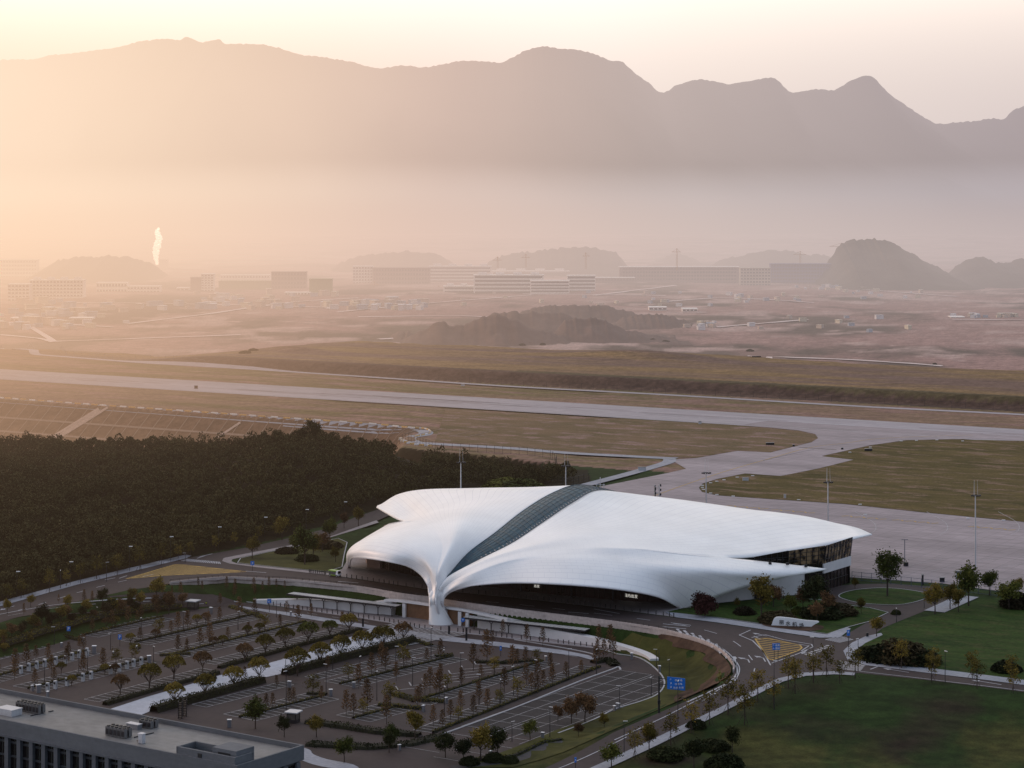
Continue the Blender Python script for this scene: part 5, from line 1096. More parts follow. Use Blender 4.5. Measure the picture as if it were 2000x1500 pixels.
        n = 2200; u = rs.normal(size=(n, 3)); u /= np.linalg.norm(u, axis=1)[:, None]; u[:, 2] = abs(u[:, 2]); r = rs.uniform(.55, 1.0, n)**.5
        P = u*r[:, None]*np.array([1.3, 1.3, 1.3])*(1+.22*(fbm(u[:, 0]*3+sd, u[:, 1]*3+u[:, 2]*2, sd)-.5)*2)[:, None]; P[:, 2] += .1
        for k in range(5): t = k*1.25; tr.tube([(0, 0, -.1), (.6*math.cos(t), .6*math.sin(t), .9)], [.05, .02], 4, cap=False)
        S_ = .085; m = 'leaf_dark'; bk = 'bark'
    return tr.mesh('trunk'), leaf_mesh('crown', P, S_, rs, M[m]), bk
NAMES = {'bowl': 'dome_tree', 'loose': 'garden_tree', 'green': 'leafy_tree', 'spreading': 'spreading_tree', 'red': 'red_shrub', 'rust': 'bare_sapling', 'young': 'street_tree', 'bush': 'bush'}
NV = {'bowl': 3, 'loose': 3, 'green': 2, 'spreading': 1, 'red': 1, 'rust': 3, 'young': 3, 'bush': 3}
for k_ in NAMES:
    PROTO[k_] = []
    for v_ in range(NV[k_]):
        tm, cm2, bk = make_tree(k_, 100+hash(k_) % 1*0+v_*13+len(k_)*7); tm.materials.append(M[bk]); PROTO[k_].append((tm, cm2))
TCOUNT = 0
def tree(kind, px, py, hpx, label, group, z=None, sc_w=1.0, cmat=None, H0={'bowl': 6.4, 'loose': 7.6, 'green': 7.1, 'spreading': 10.2, 'red': 4.3, 'rust': 6.6, 'young': 6.9, 'bush': 1.5}):
    """px, py = foot of the tree on the real ground; hpx = its height in the photo"""
    global TCOUNT
    p = G(px, py, z); h = hpx*p.y/F; s = h/H0[kind]; TCOUNT += 1
    o = empty(NAMES[kind], (p.x, p.y, p.z-.03), TCOUNT*1.7); o.scale = (s*sc_w, s*sc_w, s)
    tag(o, label, 'bush' if kind in ('bush', 'red') else 'tree', group)
    tm, cm2 = PROTO[kind][TCOUNT % len(PROTO[kind])]
    link('trunk', tm, None, o)
    if cmat:
        key = cm2.name+cmat
        if key not in PROTO: c3 = cm2.copy(); c3.materials[0] = M[cmat]; PROTO[key] = c3
        cm2 = PROTO[key]
    link('crown', cm2, None, o); return o
def hedge(pts, w, h, label, m='hedge', z=ZL, dens=16, size=.17, sd=1, name='hedge', grp='hedges between the parking rows'):
    """clipped hedge: leafy sprays over a dark core"""
    rs = np.random.RandomState(sd); Q = [np.array(G(*p, z)[:2]) for p in pts]; Qs, R = ribbon_pts(Q, w, 1.0); P = []
    core = MB(); n = len(Qs); zz = [Hs(*q) if z is None else z for q in Qs]
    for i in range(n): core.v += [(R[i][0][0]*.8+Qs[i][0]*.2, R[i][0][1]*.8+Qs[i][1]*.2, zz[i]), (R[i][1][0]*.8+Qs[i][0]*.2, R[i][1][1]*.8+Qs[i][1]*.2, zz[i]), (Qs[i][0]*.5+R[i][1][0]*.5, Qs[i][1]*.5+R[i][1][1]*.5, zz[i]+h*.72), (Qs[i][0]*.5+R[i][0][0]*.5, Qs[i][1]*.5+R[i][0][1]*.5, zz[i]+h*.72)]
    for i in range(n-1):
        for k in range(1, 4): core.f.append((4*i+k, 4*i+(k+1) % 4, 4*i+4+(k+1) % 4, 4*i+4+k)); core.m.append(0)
    for i in range(n-1):
        k = rs.poisson(dens*(w+h)/2*(.55+.9*float(vnoise(i*.22, sd*3.3, 5)))); t = rs.uniform(0, 1, k)[:, None]; a = Qs[i]+(Qs[i+1]-Qs[i])*t; nn = (R[i][0]-R[i][1]); nn = nn/np.hypot(*nn)
        x = rs.uniform(-.5, .5, k)*w; zt_ = h*(1-(2*x/w)**4*.5)*rs.uniform(.35, 1.08, k)*(.75+.5*float(vnoise(i*.3, sd*1.7, 8))); P.append(np.stack([a[:, 0]+nn[0]*x, a[:, 1]+nn[1]*x, zz[i]+zt_], 1))
    o = tag(link(name, leaf_mesh(name, np.concatenate(P), size, rs, M[m]), None), label, 'hedge', grp)
    core.build('stem', mat_core, o); return o
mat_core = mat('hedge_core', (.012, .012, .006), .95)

# ------------------------------------------------------------------ parking bays
def bays(p0, p1, side, depth=5.2, wid=2.55, name='parking_bays', half=False, slant=0.0, paint='faded_paint'):
    a = np.array(G(*p0, ZL)[:2]); b = np.array(G(*p1, ZL)[:2]); L = np.hypot(*(b-a)); d = (b-a)/L; n = np.array([d[1], -d[0]])*side
    n = (n+d*slant); mb = MB(); A = a+n*.6; 
    sheet_xy('bay_paving', [A, A+d*L, A+d*L+n*depth, A+n*depth], .09, M['bay'], flat=ZL)
    k = int(L/wid)
    for i in range(k+1): ribbon_mb(mb, [A+d*i*wid, A+d*i*wid+n*depth], .22, .13, 20, ZL)
    ribbon_mb(mb, [A, A+d*k*wid], .2, .13, 50, ZL); ribbon_mb(mb, [A+n*depth, A+n*depth+d*k*wid], .22, .13, 50, ZL)
    tag(mb.build('bay_markings', M[paint]), kind='structure')
HD = [ # hedge line, bays on both sides (1: toward the viewer, -1: away), label
 ((165, 1241), (318, 1205), (1, -1), 'thin yellow hedge in the parking row nearest the guard booth at the far left'),
 ((264, 1256), (505, 1199), (1, -1), 'long yellow hedge between parking rows just beyond the two blue parking signs'),
 ((330, 1281), (596, 1215), (1, -1), 'yellow hedge between the parking rows behind the dome trees'),
 ((-60, 1292), (66, 1260), (1, -1), 'short hedge at the left edge of the photo in the upper parking block'),
 ((-60, 1337), (172, 1271), (1, -1), 'hedge lined with charging posts in the upper left parking block'),
 ((55, 1346), (288, 1288), (1, -1), 'hedge lined with charging posts nearest the office building'),
 ((664, 1337), (884, 1283), (1, -1), 'low planting strip in the middle of the right car park'),
 ((468, 1402), (632, 1360), (1, -1), 'planting strip ending at the grey pillar near the lower guard booth'),
 ((690, 1404), (778, 1380), (1, -1), 'short hedge of the small parking block at the bottom'),
 ((806, 1372), (1060, 1292), (1,), 'dense yellow hedge beside the slanted parking bays'),
 ((846, 1432), (1172, 1303), (-1,), 'long dense hedge along the coach parking bays')]
for i, (a, b, sides, lab) in enumerate(HD):
    hedge([a, b], 1.1, .75, lab, sd=40+i)
    for s in sides: bays(a, b, s)
hedge([(205, 1378), (300, 1350), (426, 1316)], 2.4, 1.3, 'dark hedge along the upper edge of the pale walkway, left stretch', sd=60, m='leaf_dark'); bays((196, 1372), (424, 1310), -1)
hedge([(428, 1306), (500, 1286), (600, 1258), (705, 1231)], 2.2, 1.2, 'dark hedge along the upper edge of the pale walkway, right stretch', sd=61, m='leaf_dark'); bays((424, 1299), (700, 1227), -1)
hedge([(300, 1392), (400, 1364), (512, 1333)], 3.8, 2.3, 'tall dark hedge along the lower edge of the walkway next to the office building', sd=62, m='leaf_dark', dens=20); bays((372, 1376), (552, 1330), 1)
hedge([(556, 1319), (640, 1296), (740, 1271), (808, 1254)], 3.8, 2.3, 'tall dark hedge along the lower edge of the walkway near the crosswalk', sd=63, m='leaf_dark', dens=20); bays((592, 1322), (846, 1259), 1)
hedge([(808, 1252), (842, 1262)], 2.5, .9, 'low shrub strip capping the parking row near the crosswalk', sd=64)
hedge([(372, 1278), (312, 1281)], 2.0, .7, 'short hedge capping the row under the small round trees', sd=65); hedge([(262, 1258), (268, 1268)], 3.0, .7, 'hedge stub beside the nearer blue parking sign', sd=66); hedge([(112, 1241), (160, 1252)], 2.5, .8, 'hedge stub beside the farther blue parking sign', sd=67)
hedge([(850, 1283), (885, 1281)], 2.2, .8, 'hedge tip at the end of the middle planting strip', sd=68); hedge([(600, 1356), (638, 1358)], 2.0, .9, 'yellow hedge tip beside the grey pillar in the lower car park', sd=69); hedge([(740, 1378), (825, 1386)], 2.4, 1.0, 'hedge along the head of the small bottom parking block', sd=70)
hedge([(420, 1326), (396, 1340)], 1.6, 1.2, 'hedge end beside the long walkway and parking row', sd=71); hedge([(770, 1357), (806, 1368), (868, 1372)], 3.0, 1.0, 'wide shrub bed at the tip of the slanted parking bays', sd=72)
hedge([(930, 1294), (985, 1296), (1055, 1291)], 2.5, .9, 'shrub strip along the upper side of the slanted bays', sd=73, m='leaf_dark'); hedge([(1158, 1296), (1190, 1290), (1200, 1302)], 3.5, 1.0, 'shrub bed at the tip of the coach parking hedge', sd=74, m='leaf_dark')
hedge([(600, 1412), (660, 1420), (735, 1432), (820, 1438)], 4.0, 1.2, 'shrub belt below the lower guard booth', sd=75, m='leaf_dark'); hedge([(860, 1440), (800, 1455), (720, 1462), (600, 1455)], 5.0, .9, 'broad dark planting bed along the bottom edge of the car park', sd=76, m='leaf_dark')
hedge([(1098, 1446), (1060, 1452), (1030, 1466), (1005, 1478), (960, 1484), (900, 1490)], 1.6, .8, 'bright green clipped hedge snaking along the bottom of the coach park', sd=77, m='lawn_bright' if 'lawn_bright' in M else 'leaf_green', grp=None)
hedge([(0, 1262), (40, 1250), (80, 1236), (150, 1216), (215, 1200), (300, 1188), (350, 1186)], 5.0, 1.5, 'dense shrub belt between the left service road and the car park', sd=78, m='hedge', grp=None, z=None); bays((-60, 1260), (222, 1191), 1)
hedge([(450, 1186), (500, 1202), (512, 1208)], 2.5, .8, 'shrub strip capping the long parking row near the white median', sd=79)
# slanted bays beside the yellow hedge
mb = MB()
for (x, y), (x2, y2) in (((777, 1348), (868, 1340)), ((803, 1340), (905, 1331)), ((828, 1333), (935, 1322)), ((853, 1326), (960, 1314)), ((880, 1317), (990, 1305)), ((905, 1308), (1015, 1299)), ((930, 1299), (1040, 1294))):
    a = G(x, y, ZL); b = G(x2, y2, ZL); ribbon_mb(mb, [a, b], .3, .13, 50, ZL); c = G(x-4, y-7, ZL); ribbon_mb(mb, [a, c], .4, .13, 9, ZL)
tag(mb.build('slanted_bay_markings', M['faded_paint']), kind='structure')
# coach bays
o0 = np.array(G(1203, 1309, ZL)[:2]); o1 = np.array(G(895, 1418, ZL)[:2]); d = (o1-o0)/np.hypot(*(o1-o0)); n = np.array([-d[1], d[0]]); n = n if n[0] > 0 else -n; Lc = np.hypot(*(o1-o0)); mb = MB(); mbk = MB()
sheet_xy('coach_bay_paving', [o0+n*1, o1+n*1, o1+n*30, o0+n*30], .09, M['bay'], flat=ZL)
for k, off in enumerate((1, 6.2, 11.4, 12.6, 17.8, 23.0, 28.2)): ribbon_mb(mb, [o0+n*off-d*(1-k*.6), o1+n*off+d*k*1.5], .17, .13, 200, ZL)
for q in range(0, 13):
    for a_, b_ in ((1, 11.4), (12.6, 23.0), (23.0, 28.2)): s0 = q*8.5+(a_ > 12)*4; ribbon_mb(mb, [o0+n*a_+d*s0, o0+n*b_+d*s0], .17, .13, 20, ZL)
tag(mb.build('coach_bay_markings', M['faded_paint']), kind='structure')
ribbon_mb(mbk, [G(*p, ZL) for p in crom([(860, 1436), (1000, 1385), (1130, 1332), (1195, 1308), (1207, 1303), (1211, 1306), (1212, 1309)], 4)], .5, .2, 4, ZL, .2)
for pts in ([(1005, 1250), (1100, 1266), (1160, 1279), (1166, 1291)], [(1206, 1278), (1250, 1286), (1284, 1310), (1298, 1334), (1285, 1356), (1250, 1371), (1200, 1386), (1160, 1406), (1090, 1433)], [(360, 1167), (450, 1173), (520, 1181), (600, 1192), (700, 1206), (840, 1229), (1000, 1247), (1150, 1264), (1206, 1278)], [(0, 1205), (60, 1193), (120, 1182), (210, 1170), (360, 1167)]):
    ribbon_mb(mbk, [G(*p, ZL) for p in crom(pts, 5)], .4, .22, 4, ZL, .2)
tag(mbk.build('kerb', M['kerb']), kind='structure')
mb = MB()
for line in ([(0, 1214), (120, 1190), (210, 1177), (360, 1174), (450, 1180)], [(470, 1189), (600, 1209), (840, 1246), (1000, 1264), (1140, 1286)], [(600, 1198), (840, 1234)]):
    Q, _ = ribbon_pts([G(*p, ZL) for p in crom(line, 4)], 1, 2.0)
    for i in range(0, len(Q)-2, 5): ribbon_mb(mb, Q[i:i+3], .22, .12, 3, ZL)
tag(mb.build('road_markings', M['faded_paint']), kind='structure')

# ------------------------------------------------------------------ trees
G1 = 'dome-shaped trees along the walkway'
for k, (x, y, h, lab) in enumerate(((788, 1254, 39, 'rusty dome tree at the right end of the walkway by the crosswalk'), (748, 1273, 51, 'dome tree on the lower hedge, second from the crosswalk'), (708, 1277, 45, 'dome tree on the lower hedge, third from the crosswalk'), (665, 1287, 46, 'dome tree on the lower hedge, fourth from the crosswalk'), (626, 1302, 48, 'dome tree on the lower hedge, fifth from the crosswalk'), (581, 1321, 56, 'dome tree at the left tip of the tall hedge by the crosswalk side'),
    (682, 1236, 38, 'small dome tree behind the walkway, nearest the white median'), (644, 1245, 34, 'green dome tree on the upper hedge, second from the median'), (602, 1260, 46, 'green dome tree on the upper hedge, third from the median'), (557, 1268, 42, 'dome tree on the upper hedge, fourth from the median'), (518, 1281, 42, 'dome tree on the upper hedge, fifth from the median'), (478, 1294, 38, 'rusty dome tree at the end of the upper hedge row'),
    (506, 1330, 46, 'round dome tree standing alone above the pale walkway'), (456, 1345, 44, 'dome tree leaning over the tall hedge by the office end'), (400, 1362, 46, 'dome tree on the tall hedge behind the roof of the office building'), (341, 1378, 45, 'dome tree nearest the office roof'), (340, 1328, 49, 'large golden dome tree above the left hedge of the walkway'), (396, 1312, 40, 'brownish dome tree left of the walkway hedge'), (292, 1346, 50, 'dome tree with a bright crown at the left end of the walkway'), (235, 1357, 40, 'small rusty dome tree among the parking rows at the left'))):
    tree('bowl', x, y, h, lab, G1, z=ZL, cmat='leaf_rust' if 'rusty' in lab or 'brown' in lab else ('leaf_green' if 'green' in lab else None))
for k, (x, y) in enumerate(((304, 1250), (255, 1258), (435, 1262), (417, 1265), (483, 1243), (507, 1238), (402, 1218), (385, 1222), (225, 1225), (208, 1228), (8, 1278), (205, 1318), (225, 1318), (140, 1340), (120, 1315))):
    tree('bowl', x, y, 22, 'small round tree growing in a parking hedge on the left side', 'small round trees in the left parking hedges', z=ZL, cmat='leaf_rust' if k % 3 == 0 else None)
rsd = random.Random(9)
for hi_, (a_, b_, sd_, lb_) in enumerate(HD):
    A_ = np.array(G(*a_, ZL)[:2]); B_ = np.array(G(*b_, ZL)[:2]); n_ = int(np.hypot(*(B_-A_))/6.8)
    for q_ in range(n_):
        c_ = A_+(B_-A_)*((q_+rsd.uniform(.2, .8))/n_); dd = c_[1]; px_ = 1000+c_[0]/dd*F; py_ = YH+(CZ-ZL)/dd*F
        kd = 'rust' if rsd.random() < .7 else 'young'
        tree(kd, px_, py_, rsd.uniform(32, 56)*600/dd, 'slim bare sapling with rusty twigs planted in the car park strips' if kd == 'rust' else 'thin leafy young tree planted in a car park hedge', 'slim saplings in the car park' if kd == 'rust' else 'young trees in the car park hedges', z=ZL, sc_w=1.25)
# bare saplings: along the planting strips, left and right
RS = [(951, 1299, 62), (924, 1311, 50), (1029, 1257, 34), (982, 1243, 30), (1060, 1262, 34), (1170, 1262, 38), (1192, 1268, 44), (1180, 1292, 40), (1198, 1290, 42), (1167, 1288, 36), (700, 1345, 44), (745, 1300, 42), (755, 1415, 52), (690, 1402, 44), (676, 1398, 46), (717, 1392, 60), (860, 1340, 40), (840, 1352, 44), (830, 1358, 38), (858, 1362, 48), (815, 1385, 40), (774, 1330, 34), (1050, 1330, 40), (1075, 1312, 34), (900, 1392, 40), (935, 1378, 44), (985, 1352, 44), (1028, 1341, 42), (880, 1408, 38), (846, 1420, 40), (1050, 1355, 34), (478, 1330, 26), (640, 1312, 28), (180, 1210, 26), (100, 1318, 36), (130, 1300, 34), (155, 1268, 24), (62, 1255, 24), (353, 1165, 26), (458, 1168, 24), (498, 1172, 22), (430, 1185, 24), (268, 1216, 22), (334, 1240, 26), (365, 1280, 30), (28, 1330, 40), (70, 1290, 28), (560, 1200, 24), (608, 1205, 24), (668, 1225, 28), (1010, 1300, 30), (962, 1262, 28), (565, 1378, 32), (520, 1392, 34), (628, 1372, 30), (795, 1300, 30), (540, 1345, 24)]
for k, (x, y, h) in enumerate(RS):
    z = None if (x > 1160 and y < 1270) or (y < 1170) else ZL
    tree('rust', x, y, h*1.15, 'slim bare sapling with rusty twigs planted in the car park strips', 'slim saplings in the car park', z=z, sc_w=1.2)
TT = [('loose', 306, 1172, 44, 'tall golden bush-like tree between the left ring road and the guard booth'), ('loose', 258, 1184, 34, 'golden tree left of the guard booth'), ('loose', 200, 1184, 36, 'dim golden tree above the far left parking row'), ('loose', 132, 1192, 30, 'golden tree in the left shrub belt, second group'), ('green', 82, 1222, 40, 'dark bushy tree in the left shrub belt'), ('loose', 60, 1186, 26, 'pale tree beside the lower left road'), ('loose', 14, 1200, 30, 'pale tree at the left edge beside the lower road'), ('loose', 330, 1200, 44, 'reddish leafed tree beside the guard booth'),
  ('green', 499, 1424, 58, 'broad yellow green tree rising behind the right end of the office roof'), ('loose', 555, 1440, 42, 'dim tree beside the lower guard booth'), ('green', 760, 1470, 40, 'dark crowned tree on the bottom planting bed'), ('loose', 811, 1442, 56, 'bright yellow green slender tree at the left tip of the coach park'), ('green', 766, 1462, 46, 'dense low tree at the bottom centre planting bed'), ('green', 672, 1490, 52, 'yellow green tree at the bottom edge right of the office building'), ('loose', 618, 1440, 44, 'loose tree left of the small bottom parking block'), ('green', 1143, 1412, 62, 'tall golden brown tree at the lower edge of the coach park'), ('green', 1116, 1414, 50, 'second golden brown tree beside the tall one at the coach park'), ('green', 1035, 1447, 42, 'bright green round tree in front of the coach bays'),
  ('loose', 939, 1488, 72, 'tall thin leafed tree at the bottom edge left of the snaking hedge'), ('loose', 972, 1487, 64, 'dim tree at the bottom edge in front of the coach park'), ('loose', 905, 1492, 52, 'low dusky tree at the bottom edge beside the clipped bushes'), ('green', 1194, 1500, 48, 'bushy tree beside the ring road at the bottom edge'), ('loose', 1268, 1470, 56, 'slender tree between the ring road and the bottom lawn'), ('loose', 1130, 1440, 30, 'reddish low tree below the coach park trees'), ('loose', 1180, 1424, 32, 'leaning shrubby tree on the roadside lawn'), ('green', 870, 1480, 50, 'dark tree above the clipped bushes at the bottom'), ('loose', 1090, 1410, 34, 'small reddish tree in front of the coach bays'), ('green', 1355, 1500, 60, 'dark shrubby tree at the bottom edge of the lawn'), ('loose', 1430, 1470, 50, 'dusky tree standing inside the bottom lawn'),
  ('spreading', 1733, 1165, 90, 'large open tree on the oval lawn in front of the apron fence'), ('green', 1892, 1184, 78, 'bright green tree with upright crown beside the tall apron mast'), ('green', 1932, 1163, 50, 'bright green tree right of the tall apron mast'), ('loose', 1826, 1199, 60, 'thin leafed tree left of the paved pad'), ('loose', 1856, 1190, 50, 'thin tree standing on the paved pad'), ('loose', 1872, 1196, 44, 'small tree at the lower edge of the paved pad'), ('green', 1970, 1191, 58, 'bushy tree at the right edge by the fence'), ('loose', 1989, 1163, 34, 'bare twiggy tree at the right edge behind the bushy tree'), ('loose', 1682, 1199, 30, 'stumpy staked tree on the lawn left of the branch road'), ('loose', 1712, 1244, 42, 'small spreading tree above the corner of the pale sidewalk'), ('loose', 1670, 1152, 24, 'little tree beside the fence at the right end of the terminal'),
  ('loose', 1487, 1212, 84, 'tall yellow leafed tree in front of the white side wall'), ('green', 1511, 1186, 46, 'broad brownish tree in front of the white side wall'), ('loose', 1568, 1192, 44, 'brown tree in front of the dark ground floor glazing'), ('green', 1592, 1196, 72, 'tall dark tree in front of the white column'), ('loose', 1618, 1204, 50, 'thin brown tree to the right of the white column'), ('loose', 1440, 1190, 22, 'low twiggy tree at the foot of the white side wall'), ('green', 1545, 1200, 38, 'dense tree behind the airport name sign'), ('loose', 1596, 1215, 40, 'reddish tree behind the right end of the name sign'),
  ('loose', 493, 1091, 44, 'staked tree at the tip of the left lawn'), ('loose', 551, 1055, 44, 'bright yellow tree on the far side of the left lawn'), ('green', 595, 1103, 72, 'tallest yellow green tree on the left lawn'), ('loose', 612, 1093, 50, 'middle tree of the left lawn beside the tallest one'), ('green', 644, 1058, 44, 'yellow green tree near the left lobe of the roof'), ('loose', 630, 1078, 40, 'orange tinted tree near the left lobe of the roof'), ('loose', 700, 1028, 38, 'yellow tree beyond the left lobe of the roof'), ('loose', 672, 1032, 30, 'low orange tree beyond the left lawn'), ('green', 575, 1078, 34, 'small rounded tree behind the left lawn'), ('loose', 655, 1098, 30, 'low tree at the right edge of the left lawn')]
for kind, x, y, h, lab in TT:
    z = ZL if (y > 1180 and x < 1050 and not (x < 345 and y < 1224)) and y < 1500 and not (x > 1150) else None
    tree(kind, x, y, h, lab, None, z=z, sc_w=1.15 if 'broad' in lab or 'bush' in lab else 1.0, cmat='leaf_rust' if ('brown' in lab or 'reddish' in lab or 'orange' in lab) else ('leaf_dark' if 'dark' in lab or 'dusky' in lab or 'dim ' in lab else None))
rb_ = random.Random(21)
for q_ in range(26):
    t_ = q_/25; x_ = 10+340*t_+rb_.uniform(-8, 8); y_ = float(np.interp(x_, [0, 80, 150, 215, 300, 350], [1258, 1232, 1214, 1200, 1189, 1187]))+rb_.uniform(-7, 5)
    tree('loose', x_, y_, rb_.uniform(17, 34), 'small golden or brown tree growing in the shrub belt above the left car park', 'small trees in the left shrub belt', z=None, cmat=[None, 'leaf_rust', 'leaf_brown', 'leaf_dark'][q_ % 4], sc_w=1.2)
for q_ in range(16):
    x_ = rb_.choice([rb_.uniform(40, 330), rb_.uniform(330, 560)]); y_ = float(np.interp(x_, [0, 120, 250, 330, 450, 560], [1206, 1182, 1165, 1156, 1152, 1158]))+rb_.uniform(-6, 8)
    tree('rust', x_, y_, rb_.uniform(18, 32), 'slim bare sapling on the grass slope below the upper road', 'slim saplings on the grass slope', z=None)
YT = [(96, 1158, 50), (157, 1140, 44), (42, 1168, 40), (189, 1132, 50), (229, 1124, 46), (273, 1115, 52), (315, 1103, 46), (15, 1178, 40), (130, 1146, 34), (372, 1090, 34), (420, 1078, 34), (457, 1070, 32), (505, 1060, 34), (540, 1050, 32), (348, 1096, 34),
      (1422, 1396, 80), (1454, 1416, 84), (1511, 1382, 60), (1540, 1343, 66), (1553, 1355, 72), (1589, 1334, 62), (1614, 1322, 66), (1640, 1335, 50), (1670, 1325, 60), (1761, 1306, 60), (1820, 1334, 58), (1824, 1313, 50), (1899, 1325, 56), (1908, 1344, 58), (1975, 1331, 54), (1979, 1355, 52), (1385, 1415, 70), (1350, 1432, 66), (1310, 1455, 66), (1480, 1370, 66), (1240, 1482, 60)]
for k, (x, y, h) in enumerate(YT):
    tree('young', x, y, h, 'young staked street tree along the left upper road' if x < 700 else 'young staked street tree along the roads at the lower right', 'young street trees on the left road' if x < 700 else 'young street trees on the right roads', sc_w=1.15 if x > 700 else 1)
for k, (x, y, h, w_, lab, cm2) in enumerate(((1559, 1200, 16, 1.1, 'bright green ball bush behind the airport name sign', 'leaf_green'), (1724, 1290, 34, 1.5, 'broad dark bush on the corner lawn, left one', None), (1762, 1293, 46, 1.4, 'broad dark bush on the corner lawn, tallest one', 'leaf_brown'), (1795, 1296, 30, 1.7, 'low dark bush on the corner lawn, right one', None), (1700, 1283, 22, 1.8, 'low dark bush behind the curved sidewalk', None), (1966, 1312, 22, 1.6, 'dark bush in a soil ring at the right edge of the lawn', None), (1605, 1205, 26, 2.0, 'wide dark shrub between the lawn and the loop road', None), (1640, 1200, 22, 2.0, 'wide brown shrub beside the loop road', 'leaf_brown'), (1520, 1215, 22, 2.2, 'low shrub mass left of the name sign', 'leaf_brown'),
    (1455, 1200, 16, 1.6, 'small shrub on the lawn before the side wall', 'leaf_brown'), (964, 1488, 20, 1.2, 'clipped ball bush at the bottom edge, left one', None), (996, 1490, 16, 1.3, 'clipped ball bush at the bottom edge, right one', None), (917, 1494, 18, 1.3, 'clipped ball bush below the tall thin tree', None), (1395, 1462, 20, 1.9, 'dark bush mass on the bottom lawn, upper one', None), (1415, 1500, 30, 1.5, 'dark bush mass on the bottom lawn, lower one', None), (1300, 1480, 22, 2.0, 'low dark bushes beside the bottom sidewalk', None), (1360, 1420, 16, 1.5, 'small bush between sidewalk and lawn', None), (1750, 1200, 10, 1.2, 'tiny bush beside the branch road', None), (1990, 1186, 30, 1.5, 'orange brown shrub at the right edge by the fence', 'leaf_brown'), (600, 1095, 14, 2.0, 'low shrub on the left lawn under the tallest tree', None), (640, 1070, 16, 2.2, 'low shrub near the left lobe of the roof', 'leaf_brown'), (560, 1080, 12, 2.4, 'low shrub behind the left lawn', 'leaf_brown'),
    (1020, 960, 26, 2.2, 'sunlit shrub mass in the gully below the airfield fence', 'leaf_green'), (985, 955, 22, 2.4, 'dim shrub mass in the gully behind the roof', 'leaf_green'))):
    tree('bush', x, y, h, lab, None, z=ZL if (x < 1000 and y > 1300) else None, sc_w=w_, cmat=cm2)
tree('red', 1376, 1204, 45, 'dark red shrub tree beside the right foot of the roof', None)
# ------------------------------------------------------------------ the wood on the left hill
def forest():
    rs = np.random.RandomState(5); n = 20000
    y = rs.uniform(620, 1085, n); x = rs.uniform(-.30, .035, n)*y
    yb = np.interp(x, [-420, -200, -180, -158, -141, -112, -82, -60, -45, -30, -15, 15, 40], [405, 638, 675, 703, 742, 791, 838, 897, 924, 942, 960, 975, 985])
    fence = np.interp(x, [-140, -60, -40, -20, 0, 14, 22], [1170, 1120, 1100, 1088, 1072, 1058, 1040])
    r, nn = rn(x, y); ok = (y > yb+3) & (x < 26) & (y < fence-9) & (nn < 968) & ~((x > -52) & (x < -38) & (y > 985) & (y < 1060))
    ok &= ~((x > -6) & (y < 985))
    x, y = x[ok], y[ok]; cell = {}; keep = []
    for i in range(len(x)):
        k = (int(x[i]/3.4), int(y[i]/3.4))
        if k in cell: continue
        cell[k] = 1; keep.append(i)
    x, y = x[keep], y[keep]; z = H(x, y); P = []; SZ = []
    for i in range(len(x)):
        far_ = y[i] > 900; k = 90 if far_ else 115; bg_ = float(vnoise(x[i]/16, y[i]/16, 71)); h = rs.uniform(3.4, 7.0)*(.75+.6*bg_)*(1.35 if rs.rand() < .07 else 1); w_ = rs.uniform(1.5, 2.6)*(.8+.6*bg_)
        u = rs.normal(size=(k, 3)); u /= np.linalg.norm(u, axis=1)[:, None]; u[:, 2] = np.abs(u[:, 2])*1.0-.1
        rr_ = rs.uniform(.75, 1.08, (k, 1)); q = u*rr_*np.array([w_, w_, h*.5]); q[:, 2] += h*.5
        P.append(q+np.array([x[i], y[i], z[i]])); SZ.append(np.full(k, .29+.08*rs.rand()))
    P = np.concatenate(P); SZ = np.concatenate(SZ)
    tag(link('woodland', leaf_mesh('woodland', P, SZ, rs, M['forest']), None), 'dense dark wood covering the hill on the left', 'woodland', kind='stuff')
    print('forest trees', len(x), 'sprays', len(P))
forest()
for k, (x, y, h, lab) in enumerate(((612, 850, 36, 'tall dark tree breaking the skyline of the wooded hill'), (590, 850, 26, 'tree beside the tallest one on the hill crest'), (542, 856, 24, 'upright tree on the hill crest left of the tallest'), (470, 866, 20, 'small tree on the hill crest above the embankment'), (360, 862, 18, 'small tree on the left part of the hill crest'))):
    p = Vector(((x-1000)/F*995, 995, Hs((x-1000)/F*995, 995))); s = h*995/F
    o = empty('hill_tree', (p.x, p.y, p.z), k); s *= 1.5/7.6; o.scale = (s, s, s); tag(o, lab, 'tree'); tm, c_ = PROTO['loose'][k % 3]; key = 'dark%d' % (k % 3)
    if key not in PROTO: c3 = c_.copy(); c3.materials[0] = M['forest']; PROTO[key] = c3
    link('trunk', tm, None, o); link('crown', PROTO[key], None, o)
# shrubs on the rim of the upper field beyond the runway
rr = random.Random(2)
for k, (x, y) in enumerate(((478, 690), (486, 688), (495, 685), (1020, 675), (1034, 673), (1060, 674), (1098, 668), (1140, 662), (1152, 661), (1165, 661), (1228, 664), (1275, 665), (1300, 668), (1465, 686), (1826, 712))):
    tree('bush', x, y, rr.uniform(3, 5.5), 'low dark shrub on the rim of the upper field beyond the runway', 'shrubs on the rim of the upper field', sc_w=rr.uniform(1.5, 2.6))
